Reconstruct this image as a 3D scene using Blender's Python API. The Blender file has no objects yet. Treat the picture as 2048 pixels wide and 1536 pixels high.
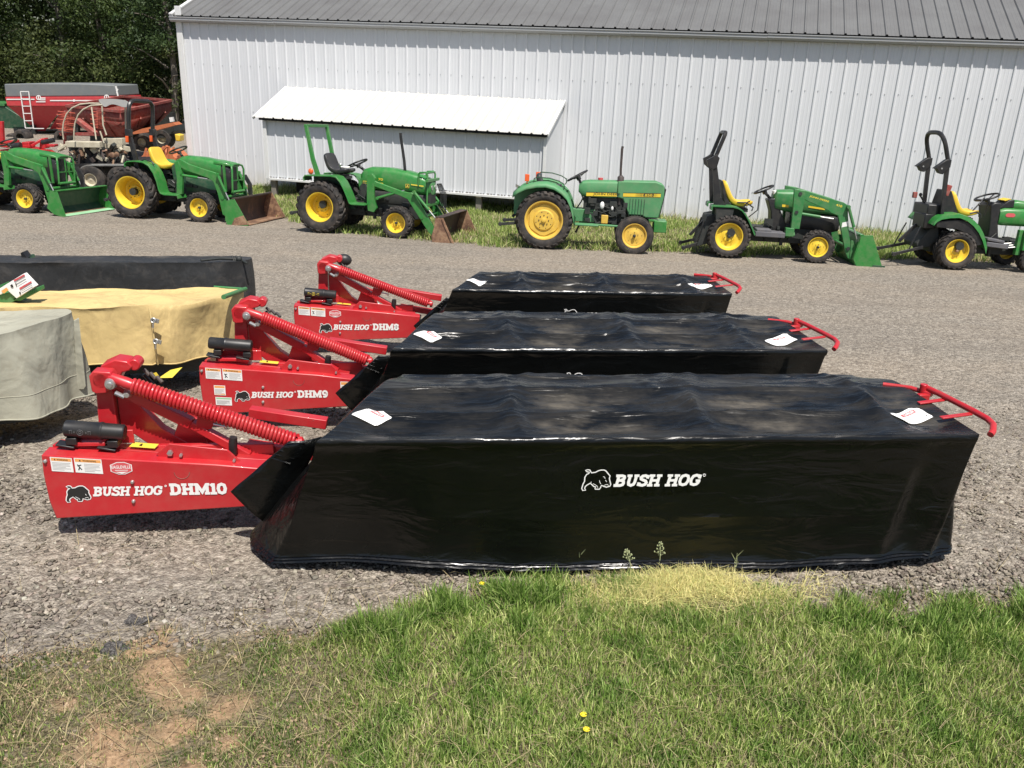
import bpy, math, random
import numpy as np
from mathutils import Vector, Matrix, noise
random.seed(7)
RNG = np.random.default_rng(11)
SC = bpy.context.scene
COL = SC.collection
R = math.radians

# ------------------------------------------------------------------ camera, sky, sun, exposure
CZ = 2.25
RCAM = [(0.99915, 0.04167, 0.0), (0.01443, -0.34622, 0.93804), (0.03909, -0.93724, -0.34653)]
FPX = 1700.0


def ray(px, py):
    c = ((px - 1024) / FPX, (py - 768) / FPX, 1.0)
    return Vector([sum(RCAM[i][j] * c[j] for j in range(3)) for i in range(3)])


cam_d = bpy.data.cameras.new('camera')
cam = bpy.data.objects.new('camera', cam_d)
COL.objects.link(cam)
SC.camera = cam
cam_d.sensor_width = 36.0
cam_d.lens = FPX / 2048 * 36.0
cam_d.clip_start = 0.05
cam_d.clip_end = 500
mr = Matrix([[RCAM[i][0], -RCAM[i][1], -RCAM[i][2]] for i in range(3)]).to_4x4()
cam.matrix_world = Matrix.Translation((0, 0, CZ)) @ mr

world = bpy.data.worlds.new('World')
SC.world = world
world.use_nodes = True
wn = world.node_tree
bg = wn.nodes['Background']
sky = wn.nodes.new('ShaderNodeTexSky')
sky.sky_type = 'NISHITA'
sky.sun_disc = False
SUN_EL, SUN_AZ = 64.0, 158.0
sky.sun_elevation = R(SUN_EL)
sky.sun_rotation = R(SUN_AZ)
sky.air_density = 1.0
sky.dust_density = 1.5
wn.links.new(sky.outputs[0], bg.inputs[0])
bg.inputs[1].default_value = 0.075
sd = bpy.data.lights.new('sun', 'SUN')
sd.energy = 4.2
sd.angle = R(0.5)
sd.color = (1.0, 0.955, 0.89)
sun = bpy.data.objects.new('sun', sd)
COL.objects.link(sun)
sdir = Vector((math.sin(R(SUN_AZ)) * math.cos(R(SUN_EL)), math.cos(R(SUN_AZ)) * math.cos(R(SUN_EL)), math.sin(R(SUN_EL))))
sun.rotation_euler = sdir.to_track_quat('Z', 'Y').to_euler()
sun.location = sdir * 30
vs = SC.view_settings
vs.view_transform = 'Standard'
vs.look = 'None'
vs.exposure = 0.55
vs.gamma = 1.0
SC.render.engine = 'CYCLES'


# ------------------------------------------------------------------ ground height and helpers
def G(x, y):
    yy = y if y < 19 else 19 + 1.6 * (1 - math.exp(-(y - 19) / 1.6))
    return CZ - 2.04 - 0.06 * yy


def at(px, py, Y):
    r = ray(px, py)
    p = r * (Y / r.y)
    return Vector((p.x, p.y, p.z + CZ))


def gnd(px, py):
    r = ray(px, py)
    t = -2.04 / (r.z + 0.06 * r.y)
    p = r * t
    return Vector((p.x, p.y, p.z + CZ))


class MB:
    """collects shapes, becomes one mesh object"""
    def __init__(s):
        s.v = []
        s.f = []
        s.m = []
        s.mi = 0

    def add(s, vs_, fs):
        b = len(s.v)
        s.v.extend([tuple(p) for p in vs_])
        s.f.extend([tuple(b + i for i in f) for f in fs])
        s.m.extend([s.mi] * len(fs))
        return s

    def box(s, c, d, rot=None):
        x, y, z = d[0] / 2, d[1] / 2, d[2] / 2
        vs_ = [Vector((sx * x, sy * y, sz * z)) for sx in (-1, 1) for sy in (-1, 1) for sz in (-1, 1)]
        if rot is not None:
            vs_ = [rot @ p for p in vs_]
        c = Vector(c)
        return s.add([p + c for p in vs_], [(0, 1, 3, 2), (4, 6, 7, 5), (0, 4, 5, 1), (2, 3, 7, 6), (0, 2, 6, 4), (1, 5, 7, 3)])

    def beam(s, a, b, w, h, up=(0, 0, 1)):
        a, b = Vector(a), Vector(b)
        d = (b - a)
        L = d.length
        d.normalize()
        u = Vector(up)
        side = d.cross(u)
        if side.length < 1e-4:
            side = d.cross(Vector((0, 1, 0)))
        side.normalize()
        u = side.cross(d)
        rot = Matrix((d, side, u)).transposed()
        return s.box((a + b) / 2, (L, w, h), rot)

    def prism(s, poly, y0, y1):
        """poly: (x,z) outline, extruded along y"""
        n = len(poly)
        vs_ = [(x, y0, z) for x, z in poly] + [(x, y1, z) for x, z in poly]
        fs = [tuple(range(n)), tuple(range(2 * n - 1, n - 1, -1))]
        fs += [(i, i + n, (i + 1) % n + n, (i + 1) % n) for i in range(n)]
        return s.add(vs_, fs)

    def tube(s, pts, r, n=10, cap=True, closed=False):
        pts = [Vector(p) for p in pts]
        rs = r if isinstance(r, (list, tuple)) else [r] * len(pts)
        vs_, fs = [], []
        m = len(pts)
        prev = None
        for i, p in enumerate(pts):
            if closed:
                t = pts[(i + 1) % m] - pts[i - 1]
            else:
                t = pts[min(i + 1, m - 1)] - pts[max(i - 1, 0)]
            t.normalize()
            if prev is None:
                a = Vector((0, 0, 1)) if abs(t.z) < .9 else Vector((1, 0, 0))
                u = t.cross(a).normalized()
            else:
                u = (prev - t * prev.dot(t)).normalized()
            prev = u
            w = t.cross(u)
            for k in range(n):
                an = 2 * math.pi * k / n
                vs_.append(p + (u * math.cos(an) + w * math.sin(an)) * rs[i])
        for i in range(m if closed else m - 1):
            j = (i + 1) % m
            for k in range(n):
                l = (k + 1) % n
                fs.append((i * n + k, i * n + l, j * n + l, j * n + k))
        if cap and not closed:
            fs.append(tuple(range(n - 1, -1, -1)))
            fs.append(tuple(range((m - 1) * n, m * n)))
        return s.add(vs_, fs)

    def lathe(s, prof, c, axis='y', n=40, rot=None):
        """prof: (radius, along) closed profile not needed"""
        vs_, fs = [], []
        m = len(prof)
        for k in range(n):
            a = 2 * math.pi * k / n
            for r, h in prof:
                if axis == 'y':
                    p = Vector((r * math.cos(a), h, r * math.sin(a)))
                elif axis == 'x':
                    p = Vector((h, r * math.cos(a), r * math.sin(a)))
                else:
                    p = Vector((r * math.cos(a), r * math.sin(a), h))
                if rot is not None:
                    p = rot @ p
                vs_.append(p + Vector(c))
        for k in range(n):
            l = (k + 1) % n
            for i in range(m - 1):
                fs.append((k * m + i, l * m + i, l * m + i + 1, k * m + i + 1))
        return s.add(vs_, fs)

    def cyl(s, a, b, r, n=14):
        return s.tube([a, b], r, n)

    def ball(s, c, r, n=10, sc=(1, 1, 1)):
        prof = [(max(1e-4, r * math.sin(math.pi * i / n)), -r * math.cos(math.pi * i / n)) for i in range(n + 1)]
        b = len(s.v)
        s.lathe(prof, (0, 0, 0), 'z', n * 2)
        for i in range(b, len(s.v)):
            p = s.v[i]
            s.v[i] = (p[0] * sc[0] + c[0], p[1] * sc[1] + c[1], p[2] * sc[2] + c[2])
        return s

    def torus(s, c, r, t, rot=None, n=32, k=8):
        pts = []
        for i in range(n):
            a = 2 * math.pi * i / n
            p = Vector((r * math.cos(a), r * math.sin(a), 0))
            if rot is not None:
                p = rot @ p
            pts.append(p + Vector(c))
        return s.tube(pts, t, k, closed=True)

    def loft(s, st, yc=0.0, n=20, e=0.55):
        """st: (x, z0, z1, halfwidth[, e]) stations; superellipse sections"""
        vs_, fs = [], []
        for q in st:
            x, z0, z1, hw = q[:4]
            ee = q[4] if len(q) > 4 else e
            for k in range(n):
                a = 2 * math.pi * k / n
                ca, sa = math.cos(a), math.sin(a)
                y = hw * math.copysign(abs(ca) ** ee, ca)
                z = (z0 + z1) / 2 + (z1 - z0) / 2 * math.copysign(abs(sa) ** ee, sa)
                vs_.append((x, yc + y, z))
        m = len(st)
        for i in range(m - 1):
            for k in range(n):
                l = (k + 1) % n
                fs.append((i * n + k, i * n + l, (i + 1) * n + l, (i + 1) * n + k))
        fs.append(tuple(range(n - 1, -1, -1)))
        fs.append(tuple(range((m - 1) * n, m * n)))
        return s.add(vs_, fs)

    def strip(s, path, y0, y1, th):
        """sheet of thickness th following an (x,z) path"""
        up, dn = [], []
        m = len(path)
        for i, (x, z) in enumerate(path):
            a = path[max(i - 1, 0)]
            b = path[min(i + 1, m - 1)]
            dx, dz = b[0] - a[0], b[1] - a[1]
            L = math.hypot(dx, dz) or 1
            nx, nz = -dz / L * th / 2, dx / L * th / 2
            up.append((x + nx, z + nz))
            dn.append((x - nx, z - nz))
        vs_, fs = [], []
        for i in range(m):
            for y in (y0, y1):
                vs_.append((up[i][0], y, up[i][1]))
                vs_.append((dn[i][0], y, dn[i][1]))
        for i in range(m - 1):
            a, b = i * 4, i * 4 + 4
            fs += [(a, b, b + 2, a + 2), (a + 1, a + 3, b + 3, b + 1), (a, a + 1, b + 1, b), (a + 2, b + 2, b + 3, a + 3)]
        fs += [(0, 2, 3, 1), (m * 4 - 4, m * 4 - 3, m * 4 - 1, m * 4 - 2)]
        return s.add(vs_, fs)

    def build(s, name, mats, parent=None, bevel=0, smooth=40, loc=None, rz=None):
        me = bpy.data.meshes.new(name)
        me.from_pydata(s.v, [], s.f)
        if not isinstance(mats, (list, tuple)):
            mats = [mats]
        for m in mats:
            me.materials.append(m)
        if len(mats) > 1:
            me.polygons.foreach_set('material_index', s.m)
        me.validate()
        import bmesh
        bm = bmesh.new()
        bm.from_mesh(me)
        bmesh.ops.recalc_face_normals(bm, faces=bm.faces)
        bm.to_mesh(me)
        bm.free()
        if smooth:
            me.shade_smooth()
            me.set_sharp_from_angle(angle=R(smooth))
        o = bpy.data.objects.new(name, me)
        COL.objects.link(o)
        if parent is not None:
            o.parent = parent
        if loc is not None:
            o.location = loc
        if rz is not None:
            o.rotation_euler.z = rz
        if bevel:
            b = o.modifiers.new('bevel', 'BEVEL')
            b.width = bevel
            b.segments = 2
            b.limit_method = 'ANGLE'
            b.angle_limit = R(40)
            b.harden_normals = False
        return o


def tag(o, label=None, cat=None, group=None, kind=None):
    if label:
        o['label'] = label
    if cat:
        o['category'] = cat
    if group:
        o['group'] = group
    if kind:
        o['kind'] = kind
    return o


def empty(name, loc, rz=0.0, label=None, cat=None, group=None, tilt=None):
    o = bpy.data.objects.new(name, None)
    o.empty_display_size = 0.2
    COL.objects.link(o)
    o.location = loc
    o.rotation_euler = (0, 0, rz) if tilt is None else (tilt[0], tilt[1], rz)
    return tag(o, label, cat, group)


def raw_mesh(name, verts, faces, mat, sizes=None):
    """fast numpy mesh: faces (n,k) int array"""
    me = bpy.data.meshes.new(name)
    n, k = faces.shape
    me.vertices.add(len(verts))
    me.vertices.foreach_set('co', np.asarray(verts, np.float32).ravel())
    me.loops.add(n * k)
    me.loops.foreach_set('vertex_index', faces.astype(np.int32).ravel())
    me.polygons.add(n)
    me.polygons.foreach_set('loop_start', np.arange(0, n * k, k, dtype=np.int32))
    me.polygons.foreach_set('loop_total', np.full(n, k, np.int32))
    me.update(calc_edges=True)
    if mat:
        me.materials.append(mat)
    o = bpy.data.objects.new(name, me)
    COL.objects.link(o)
    return o


def col_attr(me, name, cols):
    a = me.color_attributes.new(name, 'FLOAT_COLOR', 'POINT')
    c = np.ones((len(me.vertices), 4), np.float32)
    c[:, :3] = cols
    a.data.foreach_set('color', c.ravel())


# ------------------------------------------------------------------ materials
class NT:
    def __init__(s, name):
        s.m = bpy.data.materials.new(name)
        s.m.use_nodes = True
        s.t = s.m.node_tree
        s.b = s.t.nodes['Principled BSDF']
        s.tc = s.t.nodes.new('ShaderNodeTexCoord')

    def n(s, typ, **kw):
        nd = s.t.nodes.new('ShaderNode' + typ)
        for k, v in kw.items():
            if k.startswith('i_'):
                key = k[2:]
                nd.inputs[int(key) if key.isdigit() else key.replace('_', ' ')].default_value = v
            else:
                setattr(nd, k, v)
        return nd

    def l(s, a, b):
        s.t.links.new(a, b)

    def noise(s, scale, detail=3, rough=.55, coord='Object', mscale=None, dist=0):
        nd = s.n('TexNoise')
        nd.inputs['Scale'].default_value = scale
        nd.inputs['Detail'].default_value = detail
        nd.inputs['Roughness'].default_value = rough
        nd.inputs['Distortion'].default_value = dist
        src = s.tc.outputs[coord]
        if mscale:
            mp = s.n('Mapping')
            mp.inputs['Scale'].default_value = mscale
            s.l(src, mp.inputs[0])
            src = mp.outputs[0]
        s.l(src, nd.inputs['Vector'])
        return nd.outputs['Fac']

    def ramp(s, fac, stops):
        r = s.n('ValToRGB')
        el = r.color_ramp.elements
        while len(el) < len(stops):
            el.new(.5)
        for e, (p, c) in zip(el, stops):
            e.position = p
            e.color = (c, c, c, 1) if isinstance(c, (int, float)) else (*c, 1)
        s.l(fac, r.inputs[0])
        return r.outputs['Color']

    def mix(s, fac, a, b, mode='MIX'):
        m = s.n('Mix', data_type='RGBA', blend_type=mode)
        for sock, v in ((m.inputs[0], fac), (m.inputs[6], a), (m.inputs[7], b)):
            if hasattr(v, 'is_output'):
                s.l(v, sock)
            elif isinstance(v, (int, float)):
                sock.default_value = v if sock.type == 'VALUE' else (v, v, v, 1)
            else:
                sock.default_value = (*v, 1)
        return m.outputs[2]

    def math(s, op, a, b=0.0):
        m = s.n('Math', operation=op)
        for sock, v in ((m.inputs[0], a), (m.inputs[1], b)):
            if hasattr(v, 'is_output'):
                s.l(v, sock)
            else:
                sock.default_value = v
        return m.outputs[0]

    def bump(s, h, strength=.3, dist=.01, normal=None):
        b = s.n('Bump')
        b.inputs['Strength'].default_value = strength
        b.inputs['Distance'].default_value = dist
        s.l(h, b.inputs['Height'])
        if normal:
            s.l(normal, b.inputs['Normal'])
        return b.outputs[0]

    def set(s, color=None, rough=None, metal=None, normal=None, spec=None, coat=None):
        for key, v in (('Base Color', color), ('Roughness', rough), ('Metallic', metal), ('Normal', normal), ('Specular IOR Level', spec), ('Coat Weight', coat)):
            if v is None:
                continue
            if hasattr(v, 'is_output'):
                s.l(v, s.b.inputs[key])
            else:
                s.b.inputs[key].default_value = (*v, 1) if key == 'Base Color' else v
        return s.m


def paint(name, col, rough=.35, dust=.15, dustcol=(.30, .25, .18), fade=.15, coat=.0, spec=.5):
    t = NT(name)
    n1 = t.noise(3.0, 4)
    c2 = tuple(min(1, c * (1 - fade)) for c in col)
    c3 = tuple(min(1, c * (1 + fade) + fade * .03) for c in col)
    c = t.mix(n1, c2, c3)
    n2 = t.noise(9.0, 6, .65)
    d = t.math('MULTIPLY', t.ramp(n2, [(.42, 0.0), (.75, 1.0)]), dust)
    c = t.mix(d, c, dustcol)
    r = t.math('ADD', t.math('MULTIPLY', n2, .25), rough - .08)
    nb = t.noise(2.5, 2)
    return t.set(color=c, rough=r, coat=coat, spec=spec, normal=t.bump(nb, .08, .02))


M = {}
M['red'] = paint('glossy_red_paint', (.47, .016, .022), .32, .12, coat=.25)
M['green'] = paint('bright_green_paint', (.024, .195, .032), .36, .24, coat=.2)
M['green2'] = paint('green_paint', (.028, .175, .045), .42, .26)
M['green_fade'] = paint('faded_green_paint', (.070, .245, .095), .55, .22, fade=.22)
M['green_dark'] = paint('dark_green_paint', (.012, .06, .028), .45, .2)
M['yellow'] = paint('yellow_rim_paint', (.76, .53, .035), .40, .18, dustcol=(.35, .24, .12))
M['yellow_old'] = paint('old_yellow_rim_paint', (.68, .44, .06), .55, .35, dustcol=(.25, .15, .08))
M['yseat'] = paint('yellow_seat_vinyl', (.74, .48, .04), .45, .05)
M['bseat'] = paint('black_seat_vinyl', (.018, .018, .02), .42, .1)
M['black'] = paint('black_paint', (.012, .012, .013), .38, .08)
M['blackp'] = paint('black_plastic', (.011, .011, .012), .40, .07)
M['engine'] = paint('dirty_engine_metal', (.018, .022, .02), .6, .25, dustcol=(.12, .10, .08))
M['grayp'] = paint('gray_step_rubber', (.10, .10, .11), .7, .2)
M['muffler'] = paint('muffler_metal', (.045, .038, .036), .6, .3, dustcol=(.16, .09, .06))
M['steel'] = paint('zinc_steel', (.55, .55, .53), .35, .1)
M['steel'].node_tree.nodes['Principled BSDF'].inputs['Metallic'].default_value = .8
M['orange'] = paint('orange_lens', (.75, .11, .02), .3, .1)
M['orangep'] = paint('orange_paint', (.62, .17, .05), .5, .2)
M['white'] = paint('white_paint', (.78, .77, .74), .5, .05, fade=.04)
M['decalw'] = paint('white_decal_film', (.80, .79, .76), .45, .04, fade=.03)
M['decalk'] = paint('black_decal_film', (.012, .012, .012), .5, .04)
M['decalo'] = paint('orange_decal_film', (.80, .36, .10), .5, .04)
M['decalr'] = paint('red_decal_film', (.60, .09, .10), .5, .04)
M['decalg'] = paint('printed_grey_text', (.45, .44, .42), .6, .0)
M['decaly'] = paint('yellow_decal_film', (.80, .62, .06), .5, .06)
M['decalgr'] = paint('green_decal_film', (.30, .55, .32), .5, .06)
M['cream'] = paint('cream_paint', (.52, .47, .35), .6, .45, dustcol=(.22, .16, .10), fade=.2)
M['redold'] = paint('worn_red_paint', (.27, .05, .042), .75, .8, dustcol=(.33, .20, .16), fade=.3, spec=.25)
M['redwagon'] = paint('wagon_red_paint', (.50, .035, .045), .45, .18, fade=.1)
M['rustorange'] = paint('rusty_orange_paint', (.48, .14, .05), .65, .4, dustcol=(.20, .10, .06), fade=.3)
M['redtine'] = paint('red_tine_paint', (.52, .10, .06), .5, .2)
M['bark'] = paint('tree_bark', (.13, .11, .085), .9, .4, dustcol=(.24, .22, .19), fade=.35)
M['tarpg'] = paint('grey_roll_tarp', (.15, .165, .17), .6, .2)
M['canvas'] = paint('weathered_canvas', (.20, .20, .19), .8, .3)


def tyre_mat():
    t = NT('tyre_rubber')
    n = t.noise(7, 5, .65)
    d = t.math('MULTIPLY', t.ramp(n, [(.40, 0.0), (.72, 1.0)]), .55)
    c = t.mix(d, (.024, .023, .023), (.15, .12, .095))
    return t.set(color=c, rough=.78, spec=.3, normal=t.bump(t.noise(60, 3), .15, .004))


M['tyre'] = tyre_mat()


def rust_bucket():
    t = NT('rusty_worn_bucket_steel')
    n = t.noise(5, 6, .7)
    c = t.ramp(n, [(.3, (.07, .045, .035)), (.46, (.20, .11, .07)), (.58, (.36, .22, .13)), (.75, (.42, .31, .21))])
    return t.set(color=c, rough=.62, metal=.25, normal=t.bump(n, .2, .01))


M['rust'] = rust_bucket()


def dark_bucket():
    t = NT('dark_worn_bucket_steel')
    n = t.noise(4, 6, .7, mscale=(1, 1, .6))
    c = t.ramp(n, [(.35, (.035, .028, .027)), (.55, (.07, .045, .038)), (.75, (.22, .11, .07))])
    return t.set(color=c, rough=.6, metal=.2)


M['darkrust'] = dark_bucket()


def vinyl():
    t = NT('black_vinyl_tarp')
    at_ = t.n('Attribute', attribute_name='dust')
    n1 = t.noise(14, 7, .72)
    n3 = t.noise(3.0, 4, .6, mscale=(1, 2.2, 1))
    dn = t.ramp(n1, [(.38, 0.0), (.66, 1.0)])
    dust = t.math('MULTIPLY', t.math('MULTIPLY', at_.outputs['Fac'], t.ramp(n3, [(.40, 0.0), (.60, 1.0)])), t.math('ADD', t.math('MULTIPLY', dn, .45), .5))
    film = t.math('MULTIPLY', t.ramp(t.noise(3.3, 6, .7, mscale=(1, 2, 1)), [(.35, .25), (.75, 1.0)]), t.math('ADD', t.math('MULTIPLY', t.ramp(at_.outputs['Fac'], [(.02, 0.0), (.09, 1.0)]), .045), .006))
    c = t.mix(film, (.0022, .0026, .0026), (.16, .15, .13))
    c = t.mix(t.math('MULTIPLY', dust, .62), c, (.36, .31, .235))
    r = t.math('ADD', t.math('MULTIPLY', n3, .25), .13)
    r = t.math('ADD', r, t.math('MULTIPLY', dust, .4))
    w1 = t.noise(5.5, 3, .5, mscale=(.55, 4.2, 1.8), dist=1.0)
    w2 = t.noise(22, 3, .5, mscale=(1, 1.6, 1.0), dist=.8)
    b1 = t.bump(w1, .32, .035)
    b2 = t.bump(w2, .10, .012, b1)
    return t.set(color=c, rough=r, normal=b2, spec=.42)


M['vinyl'] = vinyl()


def fabric(name, c1, c2, c3, rough=.8, bump=.25):
    t = NT(name)
    n = t.noise(2.2, 5, .6)
    n2 = t.noise(7, 6, .7, dist=.6)
    c = t.mix(t.ramp(n, [(.35, 0.0), (.7, 1.0)]), c1, c2)
    c = t.mix(t.math('MULTIPLY', t.ramp(n2, [(.5, 0.0), (.78, 1.0)]), .6), c, c3)
    w = t.noise(3.2, 3, .5, mscale=(1, 1, .6), dist=.8)
    return t.set(color=c, rough=rough, spec=.25, normal=t.bump(t.noise(90, 2), .05, .003, t.bump(t.noise(9, 3, .5, dist=1.0), .25, .02, t.bump(w, bump + .25, .09))))


M['beige'] = fabric('beige_grey_tarp', (.37, .36, .285), (.31, .30, .235), (.22, .19, .135))
M['ytarp'] = fabric('faded_yellow_tarp', (.60, .45, .20), (.53, .39, .17), (.30, .20, .10), rough=.65)
M['ktarp'] = fabric('dusty_black_tarp', (.028, .029, .03), (.04, .04, .04), (.10, .09, .08), rough=.5)


def siding(name, c1, c2):
    t = NT(name)
    n = t.noise(.7, 5, .6, mscale=(1.6, 1.6, .35))
    c = t.mix(t.ramp(n, [(.3, 0.0), (.7, 1.0)]), c1, c2)
    # grime band near the ground: streaky dirt splashed up the foot of the sheets
    sx = t.n('SeparateXYZ')
    t.l(t.tc.outputs['Object'], sx.inputs[0])
    low = t.math('ADD', t.math('MULTIPLY', sx.outputs[2], -1.5), .62)
    low = t.math('MULTIPLY', t.n('Clamp').outputs[0], 1.0) if False else low
    cl = t.n('Clamp')
    t.l(low, cl.inputs[0])
    gn = t.ramp(t.noise(5, 5, .7, mscale=(1, 1, .3)), [(.35, 0.0), (.65, 1.0)])
    c = t.mix(t.math('MULTIPLY', t.math('MULTIPLY', cl.outputs[0], gn), .8), c, (.40, .35, .18))
    st = t.ramp(t.noise(6, 4, .7, mscale=(3.0, 1, .12)), [(.5, 0.0), (.8, 1.0)])
    c = t.mix(t.math('MULTIPLY', st, .10), c, (.30, .29, .27))
    return t.set(color=c, rough=.5, spec=.4, normal=t.bump(t.noise(1.2, 3, mscale=(1, 1, .5)), .12, .05))


M['siding'] = siding('white_metal_siding', (.69, .70, .715), (.63, .64, .655))
M['leanroof'] = siding('white_metal_roof_sheet', (.53, .52, .485), (.49, .48, .445))
M['roof'] = siding('weathered_grey_metal_roof', (.155, .155, .15), (.125, .122, .118))
M['trim'] = paint('grey_trim_metal', (.36, .37, .38), .5, .2, fade=.06)
M['trimw'] = paint('white_trim_metal', (.70, .70, .68), .5, .1, fade=.06)
M['wood'] = paint('weathered_post_wood', (.22, .20, .17), .9, .3, fade=.25)
M['shade'] = paint('painted_opening_shade', (.01, .01, .01), .9, 0)  # near-black that paints in the shade of openings


# ------------------------------------------------------------------ setting: ground
YB = [(-2.6, 2.55), (-1.92, 2.67), (-1.58, 2.78), (-1.21, 2.84), (-0.65, 3.04), (-0.24, 3.27), (0.22, 3.42), (0.58, 3.46), (1.16, 3.40), (1.58, 3.30), (2.1, 3.37), (2.9, 3.46)]
YV = [(-12, 70), (-8.2, 60), (-7.6, 22), (-6.6, 18.9), (-6.0, 18.3), (-4.65, 17.71), (-3.2, 15.9), (-2.15, 15.41), (-0.32, 15.02), (2.82, 15.1), (6.96, 15.35), (9.43, 15.7), (16, 16.2)]
DIRT = [(-1.40, 2.80, .10), (-1.30, 2.66, .11), (-1.22, 2.54, .13), (-1.33, 2.24, .12), (-0.98, 2.43, .09), (-1.12, 2.30, .10), (-1.22, 2.13, .12), (-1.55, 2.42, .05), (-.92, 2.26, .05), (-1.0, 2.12, .06)]


def interp(tab, x):
    return np.interp(x, [a for a, b in tab], [b for a, b in tab])


def ground_mat():
    t = NT('gravel_and_soil')
    a = t.n('Attribute', attribute_name='grassy')
    dd = t.n('Attribute', attribute_name='dirt')
    # crushed limestone gravel: mixed stone colours, packed fines, tracks
    def cells(scale, coord='Object'):
        v = t.n('TexVoronoi', feature='F1')
        v.inputs['Scale'].default_value = scale
        t.l(t.tc.outputs[coord], v.inputs['Vector'])
        return v
    v1 = cells(75)
    v2 = cells(34)
    sep = t.n('SeparateColor')
    t.l(v1.outputs['Color'], sep.inputs[0])
    sep2 = t.n('SeparateColor')
    t.l(v2.outputs['Color'], sep2.inputs[0])
    stone = t.ramp(sep.outputs[0], [(.0, (.10, .088, .075)), (.35, (.205, .184, .158)), (.7, (.285, .258, .222)), (.93, (.37, .34, .295)), (1.0, (.56, .53, .48))])
    stone2 = t.ramp(sep2.outputs[1], [(.0, (.11, .098, .085)), (.5, (.24, .217, .187)), (.9, (.33, .30, .26)), (1.0, (.52, .49, .45))])
    c = t.mix(.42, stone, stone2)
    fine = t.noise(160, 4, .7)
    c = t.mix(t.ramp(fine, [(.35, 0.0), (.7, .5)]), c, (.30, .265, .22))
    big = t.noise(.55, 5, .6, mscale=(.6, 1.3, 1))
    c = t.mix(t.math('MULTIPLY', t.ramp(big, [(.42, 0.0), (.62, 1.0)]), .38), c, (.38, .31, .235))
    big2 = t.noise(1.7, 5, .65)
    c = t.mix(t.math('MULTIPLY', t.ramp(big2, [(.45, 0.0), (.7, 1.0)]), .30), c, (.19, .17, .15))
    sp = t.noise(26, 5, .85)
    c = t.mix(t.math('MULTIPLY', t.ramp(sp, [(.49, 0.0), (.60, 1.0)]), .6), c, (.54, .49, .42))
    c = t.mix(t.math('MULTIPLY', t.ramp(sp, [(.37, 1.0), (.48, 0.0)]), .7), c, (.10, .088, .075))
    sq = t.noise(11, 4, .8)
    c = t.mix(t.math('MULTIPLY', t.ramp(sq, [(.40, 1.0), (.50, 0.0)]), .35), c, (.12, .105, .09))
    trk = t.noise(.9, 4, .6, mscale=(.18, 2.6, 1))
    c = t.mix(t.math('MULTIPLY', t.ramp(trk, [(.50, 0.0), (.66, 1.0)]), .30), c, (.17, .15, .13))
    soil = t.mix(t.ramp(t.noise(48, 6, .8), [(.36, 0.0), (.66, 1.0)]), (.19, .12, .07), (.50, .345, .215))
    soil = t.mix(t.math('MULTIPLY', t.ramp(t.noise(9, 4, .6), [(.45, 0.0), (.65, 1.0)]), .5), soil, (.22, .17, .11))
    turf = t.mix(t.noise(25, 5, .7), (.07, .062, .034), (.19, .155, .09))
    c = t.mix(t.math('MULTIPLY', a.outputs['Fac'], t.ramp(t.noise(40, 3), [(.3, .6), (.6, 1.0)])), c, turf)
    c = t.mix(dd.outputs['Fac'], c, soil)
    c = t.mix(1.0, c, (1.0, .972, .925), 'MULTIPLY')
    h = t.math('ADD', t.math('MULTIPLY', v1.outputs['Distance'], -9), t.math('MULTIPLY', v2.outputs['Distance'], -9))
    h = t.math('ADD', h, t.math('MULTIPLY', fine, .9))
    h = t.math('MULTIPLY', h, t.math('SUBTRACT', 1.0, dd.outputs['Fac']))
    h = t.math('ADD', h, t.math('MULTIPLY', t.math('MULTIPLY', t.noise(45, 6, .75), dd.outputs['Fac']), 4.0))
    lum = t.bump(t.noise(3.5, 4, .6), .5, .06)
    return t.set(color=c, rough=.92, spec=.2, normal=t.bump(h, .55, .005, lum))


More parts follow.
